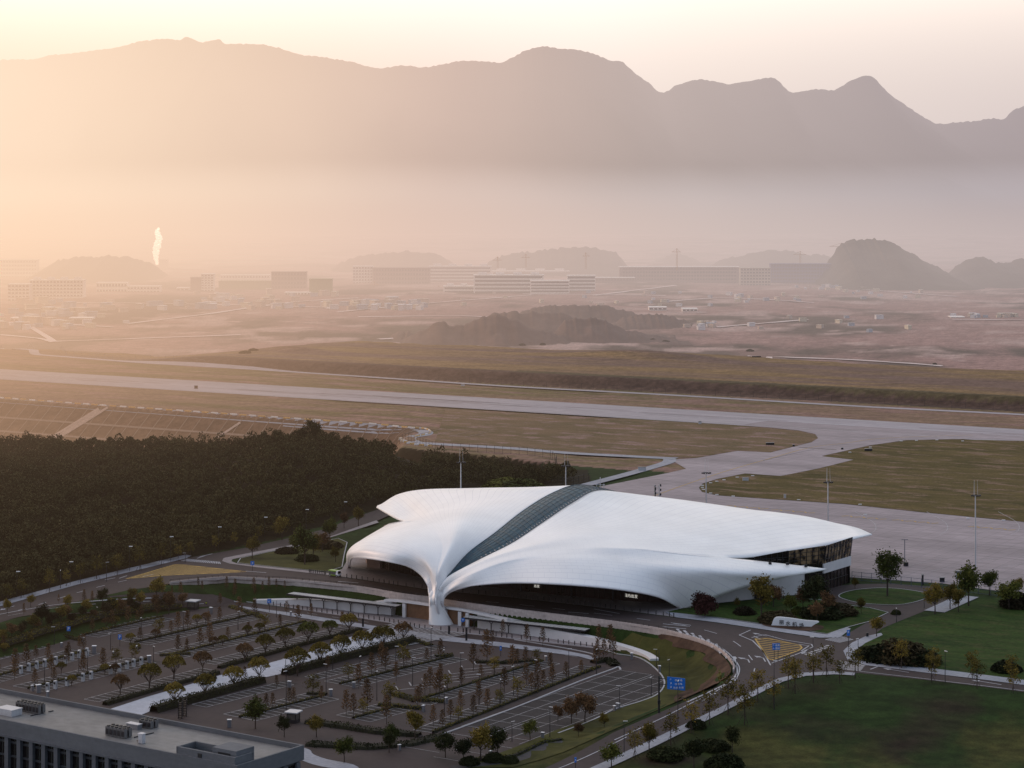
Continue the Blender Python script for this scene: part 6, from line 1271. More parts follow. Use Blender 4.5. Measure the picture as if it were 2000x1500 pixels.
# ------------------------------------------------------------------ text helpers
def text_mesh(body, size, thick=.03, bold=0.0, spacing=1.0):
    cu = bpy.data.curves.new('lettering', 'FONT'); cu.body = body; cu.size = size; cu.extrude = thick; cu.offset = bold; cu.align_x = 'CENTER'; cu.space_character = spacing; cu.resolution_u = 2
    o = bpy.data.objects.new('tmp_text', cu); COL.objects.link(o); bpy.context.view_layer.update()
    me = bpy.data.meshes.new_from_object(o.evaluated_get(bpy.context.evaluated_depsgraph_get())); bpy.data.objects.remove(o, do_unlink=True); return me
def put_text(body, size, loc, rz, m, parent=None, name='lettering', bold=0.0, spacing=1.0, thick=.03):
    me = text_mesh(body, size, thick, bold, spacing); me.name = name; o = link(name, me, m, parent); o.location = loc; o.rotation_euler = (math.radians(90), 0, rz); return o
def face_z(p, q): return math.atan2(q[1]-p[1], q[0]-p[0])
# name sign on the lawn
A = at(1508, 1222.5, 0); B = at(1572, 1227, 0); rz = face_z(A, B)*.5
L_ = (1596-1508)/F*A.y
sg = empty('name_sign', (A.x, A.y, -.05), rz); tag(sg, 'white leaf-shaped monument sign with black Chinese letters on the lawn', 'sign')
sc_ = A.y/F
def sp(x, y): return ((x-1508)*sc_*1.02, (1223-y)*sc_)
out = crom([(1508, 1226), (1508, 1218), (1512, 1208), (1520, 1204.5), (1545, 1206), (1570, 1209), (1597, 1210.5), (1588, 1217), (1578, 1225), (1568, 1229), (1540, 1228)], 4, True)
pts = [sp(p[0], p[1]) for p in out]; mb = MB(); n = len(pts); z_off = .9
for yy in (-.35, .35): mb.v += [(p[0], yy, p[1]+z_off*0) for p in pts]
mb.f.append(tuple(range(n))); mb.f.append(tuple(range(2*n-1, n-1, -1))); mb.m += [0, 0]
for i in range(n): j = (i+1) % n; mb.f.append((i, n+i, n+j, j)); mb.m.append(0)
mb.build('panel', M['white'], sg)
for i, (ch, x, y) in enumerate((('丽', 1526, 1217), ('水', 1538.5, 1218.5), ('机', 1551, 1219.8), ('场', 1564, 1221.5))):
    a, b = sp(x, y); t = put_text(ch, 1.45, (a, -.40, b-.15), 0, M['black'], sg, bold=.012)
put_text('LISHUI AIRPORT', .52, (sp(1545, 0)[0], -.40, sp(0, 1224.6)[1]), 0, mat('grey_letters', (.12, .12, .14), .5), sg, spacing=1.7).rotation_euler = (math.radians(90), math.radians(4.2), 0)
sheet('sign_bed', crom([(1488, 1218), (1500, 1215), (1545, 1219), (1600, 1222), (1608, 1229), (1580, 1234), (1530, 1229), (1495, 1224)], 3, True), .24, M['soil'])
# facade lettering
q = at(1234, 1172, 2.5); put = []
for body, px, py, z, size in (('国内出发', 1234, 1166.5, 3.6, 1.15), ('出发', 1050, 1147, 6.2, 1.0)):
    # on the glass plane b = 34 - 38 of the terminal
    t0 = (px-1000)/F
    best = min(((abs((AB(a, np.interp(abs(a), [15, 35, 50, 62], [32, 34, 38, 44]))[0])-t0*AB(a, np.interp(abs(a), [15, 35, 50, 62], [32, 34, 38, 44]))[1]), a) for a in np.linspace(5, 60, 400)))[1]
    P0 = AB(best, np.interp(best, [15, 35, 50, 62], [32, 34, 38, 44])-.5)
    zz_ = CZ-(py-YH)/F*P0[1]
    me = text_mesh(body, size, .04, .02, 1.15); o = link('lit_lettering', me, lm_); o.location = (P0[0], P0[1], zz_); o.rotation_euler = (math.radians(90), 0, -TH); par(o)

# ------------------------------------------------------------------ canopies
def canopy(px, py, label, posts, zr, w=3.9):
    """px/py: near edge of the roof from left end to right end at height zr"""
    a = at(px[0], py[0], zr); b = at(px[1], py[1], zr); L = (b-a).length; rz = face_z(a, b)
    o = empty('walkway_canopy', (a.x, a.y, ZL+.15), rz); tag(o, label, 'canopy', 'canopies on the lower forecourt')
    h = zr-(ZL+.15)
    MB().box(L/2, w/2, h-.45, L, w, .35).box(L/2, -.08, h-.5, L+.1, .16, .5).box(L/2, w+.08, h-.5, L+.1, .16, .5).build('roof', M['dark_metal'], o)
    gl_ = MB(); n = int(L/1.5)
    for i in range(n): gl_.box(L*(i+.5)/n, w/2+.1, h-.08, L/n*.86, w*.82, .07)
    gl_.build('roof_panels', mat('canopy_glass', (.50, .50, .50), .3, .12, .4), o)
    for i in range(posts):
        x = L*(i+.5)/posts; s = MB(); s.tube([(x, w/2, 0), (x, w/2, h-1.5)], .16, 8); s.tube([(x, w/2, h-1.6), (x-1.0, w/2, h-.45)], .11, 6); s.tube([(x, w/2, h-1.6), (x+1.0, w/2, h-.45)], .11, 6); s.build('post', M['dark_metal'], o)
    return o
canopy((560, 772), (1159.5, 1184.5), 'long glass-roofed walkway canopy to the left of the leg', 8, -2.1)
canopy((903, 1142), (1205.5, 1231.5), 'long glass-roofed walkway canopy to the right of the leg', 7, -2.1)

# ------------------------------------------------------------------ bollards
bol = MB().tube([(0, 0, 0), (0, 0, 1.15)], .14, 8).mesh('bollard'); bol.materials.append(M['dark_metal'])
def bollards(line, step, z, label, group, zoff=.12):
    Q, _ = ribbon_pts([G(*p, z) for p in crom(line, 5)], 1, step)
    for p in Q:
        o = bpy.data.objects.new('bollard', bol); COL.objects.link(o); o.location = (p[0], p[1], (Hs(*p) if z is None else z)+zoff); tag(o, label, 'bollard', group)
bollards([(664, 1126), (760, 1141), (840, 1151), (920, 1159), (1000, 1166), (1160, 1184.5), (1250, 1196.5), (1316, 1205.5)], 1.75, 0, 'slim dark bollard on the kerb of the upper forecourt', 'bollards along the upper forecourt')
bollards([(604, 1119), (620, 1121), (636, 1123)], 1.7, 0, 'slim dark bollard left of the green truck', 'bollards left of the green truck')
bollards([(524, 1182), (600, 1193), (700, 1206.5), (790, 1221)], 1.75, ZL, 'slim dark bollard below the left canopy', 'bollards along the left canopy', .2)
bollards([(905, 1236), (1000, 1247.5), (1090, 1257), (1190, 1268)], 1.75, ZL, 'slim dark bollard below the right canopy', 'bollards along the right canopy', .2)
bollards([(790, 1222), (830, 1229), (905, 1236)], 1.6, ZL, 'slim dark bollard in front of the leg', 'bollards in front of the leg', .2)

# ------------------------------------------------------------------ masts, lamps, fences
def mast(px, D, label, base_z=0):
    o = empty('apron_mast', ((px-1000)/F*D, D, base_z)); tag(o, label, 'light mast', 'tall light masts along the apron')
    MB().tube([(0, 0, 0), (0, 0, 12), (0, 0, 25)], [.32, .26, .16], 8).build('pole', M['light_metal'], o)
    r = MB(); r.tube([(math.cos(t)*.9, math.sin(t)*.9, 25) for t in np.linspace(0, 2*math.pi, 13)], .06, 4); r.tube([(-.9, 0, 25), (.9, 0, 25)], .05, 4); r.tube([(0, -.9, 25), (0, .9, 25)], .05, 4); r.build('ring', M['dark_metal'], o)
    for k in range(6):
        t = -2.6+k*.55; MB().box(math.cos(t)*1.5, math.sin(t)*1.5, 24.7, .75, .35, .42, t).build('floodlight', M['dark_metal'], o)
    for k in range(3): t = k*2.1; MB().tube([(math.cos(t)*.8, math.sin(t)*.8, 25), (math.cos(t)*.65, math.sin(t)*.65, 30)], [.045, .02], 4).build('lightning_rod', M['light_metal'], o)
mast(1905, 768, 'tallest apron light mast at the right edge above the fence'); mast(1617, 801, 'apron light mast rising behind the right tip of the roof'); mast(1379, 826, 'apron light mast in front of the rounded grass island'); mast(1105, 846, 'apron light mast just left of the skylight top'); mast(900, 856, 'apron light mast behind the left roof shell, before the dark wood')
lampP = MB().tube([(0, 0, 0), (0, 0, 7.6)], [.09, .05], 6).mesh('pole'); lampP.materials.append(M['dark_metal']); lampH = MB().box(.25, 0, 7.5, .9, .2, .12).mesh('lamp_head'); lampH.materials.append(M['light_metal'])
def lamp(x, y, h, label, group, z=None, k=0):
    p = G(x, y, z); o = empty('street_lamp', (p.x, p.y, p.z), k*1.3); s = h*p.y/F/7.6; o.scale = (1.2, 1.2, s); tag(o, label, 'street lamp', group); link('pole', lampP, None, o); link('lamp_head', lampH, None, o)
for k, (x, y, h) in enumerate([(773, 1320, 58), (703, 1342, 60), (637, 1353, 56), (559, 1386, 76), (842, 1287, 62), (900, 1335, 60), (736, 1369, 58), (937, 1377, 60), (1003, 1359, 58), (1045, 1350, 62), (1111, 1329, 62), (978, 1377, 50), (1210, 1383, 44), (1272, 1362, 40), (1074, 1440, 60), (1000, 1449, 40), (190, 1218, 32), (106, 1260, 36), (276, 1242, 36), (358, 1230, 36), (465, 1230, 36), (540, 1206, 34), (500, 1206, 36), (154, 1314, 44), (171, 1311, 40), (87, 1335, 46), (650, 1310, 44), (558, 1316, 30), (868, 1400, 60), (806, 1340, 56), (1165, 1318, 50), (586, 1300, 34), (216, 1270, 34), (300, 1300, 38)]):
    lamp(x, y, h, 'thin dark lamp post standing in the car park', 'lamp posts in the car park', ZL, k)
for k, (x, y, h, lab) in enumerate(((1219, 1470, 62, 'lamp post on the inner edge of the ring road at the bottom'), (1324, 1410, 80, 'lamp post below the big blue direction sign'), (1588, 1332, 88, 'lamp post at the lower edge of the junction'), (1676, 1311, 64, 'lamp post beside the lower crosswalk'), (1846, 1333, 62, 'lamp post on the right-hand road'), (1512, 1386, 96, 'lamp post on the sidewalk below the hatched triangle'), (1751, 1216, 28, 'lamp post at the edge of the branch road'), (1282, 1306, 38, 'lamp post on the roadside lawn beside the pillar'), (1307, 1322, 34, 'second lamp post on the roadside lawn'), (1805, 1188, 20, 'short lamp post by the oval lawn'), (208, 1136, 38, 'lamp post among the left street trees'), (118, 1150, 36, 'lamp post on the sidewalk at the left'), (362, 1100, 20, 'short lamp post by the left crosswalk'), (1438, 1345, 60, 'lamp post at the bend of the ring road'))):
    lamp(x, y, h, lab, None, None, k)
def fence(pts, h, label, step=4.0, z=None, m='grey_metal', rails=2, group=None):
    Q, _ = ribbon_pts([G(*p, z) for p in pts], 1, step); o = empty('fence', (0, 0, 0)); tag(o, label, 'fence', group); zz_ = [Hs(*q) if z is None else z for q in Q]
    for q, z_ in list(zip(Q, zz_))[:100]: MB().box(q[0], q[1], z_-.1, .13, .13, h+.2).build('post', M[m], o)
    if len(Q) > 100:
        mb = MB()
        for q, z_ in list(zip(Q, zz_))[100:]: mb.box(q[0], q[1], z_-.1, .13, .13, h+.2)
        mb.build('posts', M[m], o)['kind'] = 'stuff'
    for k in range(rails+1): MB().tube([(q[0], q[1], z_+.25+(h-.3)*k/rails) for q, z_ in zip(Q, zz_)], .05, 4).build('rail', M[m], o)
fence([(1664, 1133), (1740, 1141), (1840, 1152), (1935, 1163), (2050, 1180)], 2.8, 'slate grey security fence between the apron and the lawn', 3.4, m='fence_blue' if M.setdefault('fence_blue', mat('fence_blue', (.06, .08, .12), .5, .1, 1)) else '')
fence([(775, 873), (850, 878), (950, 884), (1030, 889), (1075, 895), (1087, 903), (1085, 912), (1060, 918), (1035, 922), (1020, 926)], 3.6, 'dark perimeter fence along the top of the gully', 4.0, m='dark_metal')
fence([(450, 711), (700, 731), (1000, 752), (1300, 768), (1650, 785), (2050, 806)], 3.2, 'long perimeter fence along the foot of the bank beyond the runway', 8.0, m='dark_metal', rails=1)
fence([(1010, 930), (1045, 946), (1110, 948), (1150, 938)], 3.0, 'short fence run between the gully and the apron path', 4.0, m='dark_metal')
fence([(0, 683), (60, 676), (130, 694), (250, 703), (400, 712)], 3.0, 'faint fence along the far upper left corner of the airfield', 8.0, m='grey_metal', rails=1)
# slender pole with control box on the apron side
p = at(1767, 1106, 0); o = empty('camera_pole', tuple(p)); tag(o, 'slender dark pole with a control box at its foot on the apron', 'pole'); MB().tube([(0, 0, 0), (0, 0, 9.0)], .12, 6).build('pole', M['fence_blue'], o); MB().box(0, 0, 8.9, 2.2, .2, .15).build('crossbar', M['fence_blue'], o); MB().box(.4, 0, 0, 1.5, 1, 1.4).build('box', M['dark_metal'], o)
for x, y, w_, h_, c, lab in ((1872, 1130, 1.8, 2.6, 'light_metal', 'pale board standing behind the apron fence'), (1840, 1137, 1.5, 1.6, 'dark_metal', 'dark cabinet behind the apron fence'), (1802, 1142, .5, 3.4, 'dark_metal', 'dark figure-like camera post at the fence'), (1254, 919, 3.6, 1.6, 'light_metal', 'pale concrete box on the small grass triangle'), (1456, 939, 2.6, 1.5, 'light_metal', 'pale box on the rounded end of the grass island'), (1533, 973, .9, 1.6, 'light_metal', 'small signal box on the edge of the grass island'), (1504, 869, 4.0, 1.2, 'dark_metal', 'dark signboard on the meadow beside the taxiway'), (1696, 881, 3.6, 1.2, 'dark_metal', 'dark signboard on the grass right of the taxiway'), (1367, 828, 1.6, 1.6, 'light_metal', 'pale box beside the runway'), (383, 759, 2.0, 2.0, 'dark_metal', 'small dark device beside the runway at the left'), (1550, 872, 1.0, 1.0, 'dark_metal', 'runway guard light left of the taxiway line'), (1645, 878, 1.0, 1.0, 'dark_metal', 'runway guard light right of the taxiway line'), (904, 754, 2.4, 1.4, 'light_metal', 'tiny pale box between runway and service road')):
    p = G(x, y); o = empty('airfield_box', (p.x, p.y, p.z)); tag(o, lab, 'box'); MB().box(0, 0, 0, w_, .8, h_*.9).build('cabinet', M[c], o); MB().box(0, 0, h_*.9, w_+.2, 1.0, h_*.1).build('lid', M['grey_metal'], o)
# radio array behind the roof
p = at(1283, 975, 14); o = empty('radio_mast', (p.x, p.y, 0)); tag(o, 'lattice radio mast with small dishes behind the roof ridge', 'radio mast')
mb = MB(); zt_ = CZ-(947-YH)/F*p.y
for a, b in ((-.8, -.8), (.8, -.8), (.8, .8), (-.8, .8)): mb.tube([(a*1.6, b*1.6, 0), (a, b, zt_)], .1, 4)
for k in range(10): z_ = zt_*k/10; mb.tube([(-1.1, -1, z_), (1.1, -1, z_+zt_/10)], .06, 4); mb.tube([(1.1, -1, z_), (-1.1, -1, z_+zt_/10)], .06, 4)
mb.build('lattice', M['light_metal'], o)
for k in range(9): t = k*2.1; MB().box(math.cos(t)*1.3, math.sin(t)*1.3-.4, zt_-.5-k*.55, .5, .4, .8, t).build('antenna', M['dark_metal'], o)
# white edge markers on the grass island
mb = MB()
mk = MB().box(0, 0, 0, 1.3, .5, .25).mesh('edge_marker'); mk.materials.append(M['white'])
for x, y in ((1372, 949), (1372, 953), (1374, 957), (1388, 964), (1400, 967), (1432, 970), (1388, 944), (1400, 941), (1414, 938), (1440, 933), (1470, 930), (1560, 977), (1680, 986), (1890, 1013), (1960, 1017), (1760, 862), (1790, 861), (1830, 860), (1880, 862), (1700, 874), (1660, 884), (1690, 1006)):
    p = G(x, y); o = bpy.data.objects.new('edge_marker', mk); COL.objects.link(o); o.location = (p.x, p.y, Hs(p.x, p.y)+.1); tag(o, 'low white marker block on the edge of the grass island', 'marker', 'marker blocks round the grass island')

# ------------------------------------------------------------------ signs
def sign(px, pyc, w, h, pyb, label, rz=0.0, text=None, m='blue_sign', round_=False, z=None, posts=1, ts=1.0):
    p = G(px, pyb, z); s = p.y/F; o = empty('traffic_sign', (p.x, p.y, p.z), rz); tag(o, label, 'sign'); zc = (pyb-pyc)*s; W = w*s; Hh = h*s
    for k in range(posts):
        x = 0 if posts == 1 else (k-.5)*W*.5; MB().tube([(x, .1, 0), (x, .1, zc+Hh*.4)], .08, 6).build('post', M['dark_metal'], o)
    mb = MB()
    if round_: mb.tube([(0, -.06, zc), (0, .02, zc)], W/2, 16)
    else: mb.box(0, -.02, zc-Hh/2, W, .1, Hh)
    mb.build('panel', M[m], o)
    for (t, x, y, sz) in (text or []): put_text(t, sz*s, (x*s, -.1, zc+y*s), 0, M['white'], o, bold=.01)
    return o
PK = [('P', 0, -2.6, 8)]
sign(493, 1100, 7, 8, 1116, 'blue direction sign by the tip of the left lawn', text=[('↗', 0, -2, 6)]); sign(526, 1174, 8, 8, 1196, 'blue lane sign at the left end of the long canopy', z=ZL, text=[('↙', 0, -2, 6)])
sign(134, 1228, 7, 9, 1247, 'blue parking sign in the farther hedge stub', z=ZL, text=PK); sign(234, 1244, 7, 10, 1262, 'blue parking sign in the nearer hedge stub', z=ZL, text=PK)
sign(904, 1211, 8, 8, 1236, 'round blue sign on a post to the right of the leg', round_=True, z=ZL, text=[('↑', 0, -2, 6)]); sign(978, 1266, 4, 9, 1282, 'narrow blue sign beside the white median', z=ZL, text=[('P', 0, -2, 5)])
sign(1657, 1236, 6, 11, 1282, 'tall white and blue parking sign beside the branch road crosswalk', text=[('P', 0, -1, 6)])
sign(1516, 1263, 15, 13, 1292, 'blue two-post direction sign on the yellow hatched triangle', posts=2, text=[('↑ 出发', 0, 1.2, 4.5), ('← 到达', 0, -4.8, 4.5)])
sign(1124, 1484, 4, 10, 1512, 'small blue sign beside the ring road at the bottom', text=[('P', 0, -2, 4)])
# the big overhead sign on its mast
p = G(1287, 1392); s = p.y/F; o = empty('overhead_sign', (p.x, p.y, p.z)); tag(o, 'large blue direction sign hung from a dark mast over the roadside lawn', 'sign')
zt_ = (1392-1320)*s; MB().tube([(0, 0, 0), (0, 0, zt_)], [.28, .2], 10).build('mast', M['black'], o)
for y in (1325, 1336): MB().tube([(0, 0, (1392-y)*s), (48*s, -.1, (1392-y-3)*s)], .1, 6).build('arm', M['black'], o)
MB().tube([(0, 0, zt_), (0, 0, (1392-1268)*s)], .06, 5).build('camera_post', M['black'], o); MB().box(0, -.2, (1392-1374)*s, .7, .5, .9).build('control_box', M['black'], o)
px0, px1 = 16*s, 51*s; zb = (1392-1345)*s; tilt_ = -3.2*s
mb = MB(); yy = -.28
mb.v += [(px0, yy, zb), (px1, yy, zb+tilt_), (px1, yy, zb+23*s+tilt_*.9), (px0, yy, zb+24*s), (px0, yy+.12, zb), (px1, yy+.12, zb+tilt_), (px1, yy+.12, zb+23*s+tilt_*.9), (px0, yy+.12, zb+24*s)]
mb.f += [(0, 1, 2, 3), (7, 6, 5, 4), (0, 4, 5, 1), (1, 5, 6, 2), (2, 6, 7, 3), (3, 7, 4, 0)]; mb.m += [0]*6; mb.build('panel', M['blue_sign'], o)
for r_, (ar, tx) in enumerate((('↖', '停车场'), ('↗', '出租车'), ('↗', '社会车辆'))):
    z_ = zb+(16.5-7.2*r_)*s
    put_text(ar, 6*s, (px0+7*s, yy-.05, z_), 0, M['white'], o); put_text(tx, 4.6*s, (px0+22*s, yy-.05, z_-1.4*s), 0, M['white'], o, spacing=1.25)
# ------------------------------------------------------------------ pillars, booths, chargers
pilM = [MB().box(0, 0, 0, 1.0, .7, 2.1).mesh('body'), MB().box(0, 0, 2.1, 1.2, .9, .12).mesh('cap')]; pilM[0].materials.append(M['grey_metal']); pilM[1].materials.append(M['white'])
for k, (x, y, h, w_) in enumerate(((184, 1277, 16, 1), (291, 1295, 15, 1), (75, 1353, 16, 1.2), (63, 1350, 12, .8), (120, 1264, 9, 1), (163, 1256, 11, 1), (222, 1283, 11, 1), (267, 1272, 11, 1), (412, 1198, 12, 1), (565, 1343, 13, 1), (691, 1344, 12, 1), (646, 1360, 14, 1), (866, 1278, 9, 1), (871, 1374, 12, 1), (827, 1390, 13, 1), (1234, 1288, 13, 1), (1288, 1313, 13, 1), (1066, 1291, 10, 1), (1200, 1389, 11, 1), (1207, 1383, 10, 1.6), (1060, 1442, 12, 1), (448, 1421, 16, 1), (610, 1416, 7, 1.6), (780, 1466, 12, 1), (958, 1476, 10, 1.2), (93, 1362, 12, 1), (608, 1328, 6, 1.4), (568, 1203, 9, 1))):
    p = G(x, y, None if (1225 < x < 1300 and y < 1320) else ZL); o = empty('service_pillar', (p.x, p.y, p.z), .3*k); s = h*p.y/F/2.2; o.scale = (w_*s, s, s); tag(o, 'grey service pillar with a pale cap at the edge of the parking areas', 'pillar', 'grey pillars around the car park'); link('body', pilM[0], None, o); link('cap', pilM[1], None, o)
cb = [MB().box(0, 0, 0, .55, .45, 1.7).mesh('body'), MB().box(0, -.24, 1.0, .4, .05, .45).mesh('screen'), MB().tube([(.3, -.1, 1.3), (.45, -.25, .7), (.3, -.2, .4)], .03, 4).mesh('cable')]
cb[0].materials.append(M['light_metal']); cb[1].materials.append(M['black']); cb[2].materials.append(M['black'])
for k, (x, y) in enumerate(((141, 1290), (155, 1285), (170, 1281), (128, 1296), (109, 1298), (87, 1303), (72, 1307), (56, 1311), (41, 1316), (276, 1299), (261, 1303), (248, 1307), (233, 1312), (216, 1316), (178, 1327), (162, 1331), (131, 1340), (108, 1346), (93, 1350))):
    p = G(x, y, ZL); o = empty('charging_post', (p.x, p.y, ZL), -.5); tag(o, 'pale charging post with a black screen in the left parking hedges', 'charging post', 'charging posts in the left car park'); o.scale = (1.5, 1.5, 1.35)
    for nm, me in zip(('body', 'screen', 'cable'), cb): link(nm, me, None, o)
def booth(px, py, label, w=2.6):
    p = G(px, py, ZL); o = empty('guard_booth', (p.x, p.y, ZL), -.35); tag(o, label, 'booth', 'guard booths of the car park')
    MB().box(0, 0, 0, w, w, .9).box(0, 0, 2.3, w, w, .3).build('wall', M['dark_metal'], o); MB().box(0, 0, .9, w*.96, w*.96, 1.4).build('window', mat('booth_glass', (.10, .09, .08), .15), o)
    for a in (-1, 1):
        for b in (-1, 1): MB().box(a*w*.48, b*w*.48, 0, .16, .16, 2.6).build('corner_post', M['black'], o)
    MB().box(0, 0, 2.6, w+1.0, w+1.0, .28).build('roof', M['light_metal'], o)
booth(377, 1190, 'guard booth with a flat pale roof at the upper entrance of the car park', 2.7); booth(573, 1411, 'guard booth with a flat pale roof at the lower entrance of the car park', 2.5)
for x, y, x2, y2, lab in ((383, 1186, 398, 1185, 'white barrier arm beside the upper guard booth'), (346, 1180, 356, 1177, 'white barrier arm left of the upper guard booth')):
    a = G(x, y, ZL); b = G(x2, y2, ZL); o = empty('barrier', (a.x, a.y, ZL)); tag(o, lab, 'barrier'); MB().box(0, 0, 0, .4, .4, 1.1).build('post', M['grey_metal'], o); MB().tube([(0, 0, 1.0), (b.x-a.x, b.y-a.y, 1.0)], .06, 5).build('arm', M['white'], o)
# guard in a bright vest at the barrier
p = G(403, 1185, ZL)
def person(loc, label, vest):
    o = empty('person', loc); tag(o, label, 'person')
    me = bpy.data.meshes.new('body'); vs = [(0, 0, .95), (0, 0, 1.2), (0, 0, 1.42), (0, 0, 1.52), (0, 0, 1.66), (0, 0, 1.74), (.2, 0, 1.40), (.26, -.03, 1.12), (.24, -.14, .88), (-.2, 0, 1.40), (-.26, -.03, 1.12), (-.24, -.14, .88), (.1, 0, .90), (.11, -.02, .5), (.11, .02, .06), (.12, -.14, .03), (-.1, 0, .90), (-.11, -.02, .5), (-.11, .02, .06), (-.12, -.14, .03)]
    ed = [(0, 1), (1, 2), (2, 3), (3, 4), (4, 5), (2, 6), (6, 7), (7, 8), (2, 9), (9, 10), (10, 11), (0, 12), (12, 13), (13, 14), (14, 15), (0, 16), (16, 17), (17, 18), (18, 19)]
    me.from_pydata(vs, ed, []); b = link('body', me, mat('dark_uniform', (.02, .022, .035), .8), o); md = b.modifiers.new('skin', 'SKIN')
    for v, r in zip(me.skin_vertices[0].data if me.skin_vertices else [], []): pass
    bpy.context.view_layer.objects.active = b
    if not me.skin_vertices: me.attributes
    rad = [.15, .14, .15, .06, .10, .08, .06, .045, .035, .06, .045, .035, .09, .06, .045, .04, .09, .06, .045, .04]
    try:
        if not me.skin_vertices: bpy.ops.object.select_all(action='DESELECT')
        for v, r in zip(me.skin_vertices[0].data, rad): v.radius = (r, r)
        me.skin_vertices[0].data[0].use_root = True
    except Exception as e: print('skin', e)
    b.modifiers.new('sub', 'SUBSURF').levels = 1
    MB().tube([(0, 0, 1.0), (0, 0, 1.2), (0, 0, 1.44)], [.21, .2, .19], 10).build('vest', mat('vest', vest, .8), o)
    MB().tube([(0, 0, 1.70), (0, 0, 1.79)], [.13, .09], 10).build('cap', M['black'], o)
person((p.x, p.y, ZL+.05), 'guard in a bright yellow vest standing at the upper barrier', (.5, .55, .05))
# litter bins and the scooter-like bin at the branch road
for x, y, lab, z in ((1694, 1244, 'dark litter bin on the corner of the branch road sidewalk', None), (365, 1205, 'dark bin beside the guard booth entrance', ZL), (911, 1243, 'dark information post right of the leg', ZL), (1031-120, 1252, 'second dark post near the crosswalk', ZL), (709, 1225, 'dark signal post at the left end of the crosswalk', ZL), (877, 1240, 'dark post just right of the leg foot', ZL)):
    p = G(x, y, z); o = empty('litter_bin' if 'bin' in lab else 'marker_post', tuple(p)); tag(o, lab, 'bin' if 'bin' in lab else 'post'); h = 1.1 if 'bin' in lab else 2.6; MB().box(0, 0, 0, .6, .5, h).build('body', M['black'], o); MB().box(0, 0, h, .66, .56, .08).build('lid', M['dark_metal'], o)
# green truck on the forecourt
p = G(654, 1126, 0); s = p.y/F; rz = face_z(G(620, 1122, 0), G(690, 1131, 0)); o = empty('sweeper_truck', (p.x, p.y, .06), rz); tag(o, 'small bright green utility truck parked on the upper road', 'truck'); gm_ = mat('lime_paint', (.20, .34, .03), .4, .06, 1)
def bev(mb, name, m, par_, w=.06): q = mb.build(name, m, par_); b = q.modifiers.new('bevel', 'BEVEL'); b.width = w; b.segments = 2; return q
k = 1.0
mb = MB(); mb.v += [(-1.9, -.85, .45), (1.0, -.85, .45), (1.0, .85, .45), (-1.9, .85, .45), (-2.0, -.9, 1.7), (1.0, -.9, 1.7), (1.0, .9, 1.7), (-2.0, .9, 1.7)]; mb.f += [(3, 2, 1, 0), (4, 5, 6, 7), (0, 1, 5, 4), (1, 2, 6, 5), (2, 3, 7, 6), (3, 0, 4, 7)]; mb.m += [0]*6; bev(mb, 'body', mat('grey_truck_body', (.10, .10, .10), .5), o)
bev(MB().box(-.45, 0, 1.7, 3.1, 1.9, .35), 'hopper', gm_, o)
mb = MB(); mb.v += [(1.05, -.85, .45), (2.1, -.85, .45), (2.1, .85, .45), (1.05, .85, .45), (1.05, -.8, 1.95), (1.75, -.8, 1.95), (1.75, .8, 1.95), (1.05, .8, 1.95)]; mb.f += [(3, 2, 1, 0), (4, 5, 6, 7), (0, 1, 5, 4), (1, 2, 6, 5), (2, 3, 7, 6), (3, 0, 4, 7)]; mb.m += [0]*6; bev(mb, 'cab', M['white'], o)
MB().quad((1.78, -.7, 1.88), (2.06, -.76, 1.15), (2.06, .76, 1.15), (1.78, .7, 1.88)).build('windscreen', M['glass_dark'], o); MB().box(-.3, -.9, .42, 2.4, .08, .25).build('side_skirt', gm_, o)
for x in (-1.3, 1.5):
    for y in (-.82, .82): wq = MB().tube([(x, y-.12, .38), (x, y+.12, .38)], .38, 16).build('wheel', M['black'], o); MB().tube([(x, y-.14, .38), (x, y+.14, .38)], .18, 10).build('rim', M['light_metal'], wq)
# ------------------------------------------------------------------ office building at the lower left
RT = 12.0; Bc = at(594, 1455, RT); du = np.array([math.cos(math.radians(-35.2)), math.sin(math.radians(-35.2))]); dn = np.array([-du[1], du[0]]); B0 = np.array([Bc.x, Bc.y]); WD = 21.0; LN = 100.0
ob = empty('office_building', (B0[0], B0[1], ZL), math.radians(-35.2)); tag(ob, 'grey flat-roofed office building with tall piers and roof plant in the lower left corner', 'office building')
hR = RT-ZL; hd = hR-1.1
conc = stain_mat('grey_facade_stone', (.082, .088, .102), .75, [(.1, .1), (1, 1)], .08); conc2 = stain_mat('parapet_stone', (.105, .110, .122), .75, [(.1, .1), (.8, .8)], .1)
roofm = stain_mat('roof_membrane', (.155, .15, .148), .6, [(.04, .04), (.35, .5)], .2)
MB().box(-LN/2, -WD/2, 0, LN-1.2, WD-1.6, hd-.05).build('wall', mat('recessed_wall', (.05, .05, .055), .6), ob)
MB().box(-LN/2, -WD/2, hd, LN-.9, WD-.9, .08).build('roof', roofm, ob)
pp = MB(); pp.box(-LN/2, -.25, hd-2.0, LN, .5, 3.1).box(-LN/2, -WD+.25, hd-2.2, LN, .5, 3.3).box(-.25, -WD/2, hd-2.0, .5, WD-1.02, 3.1); pp.build('parapet', conc2, ob)
MB().box(-LN/2, -WD-.02, hd-2.5, LN+.3, .9, .3).build('cornice', conc, ob)
np_ = 26
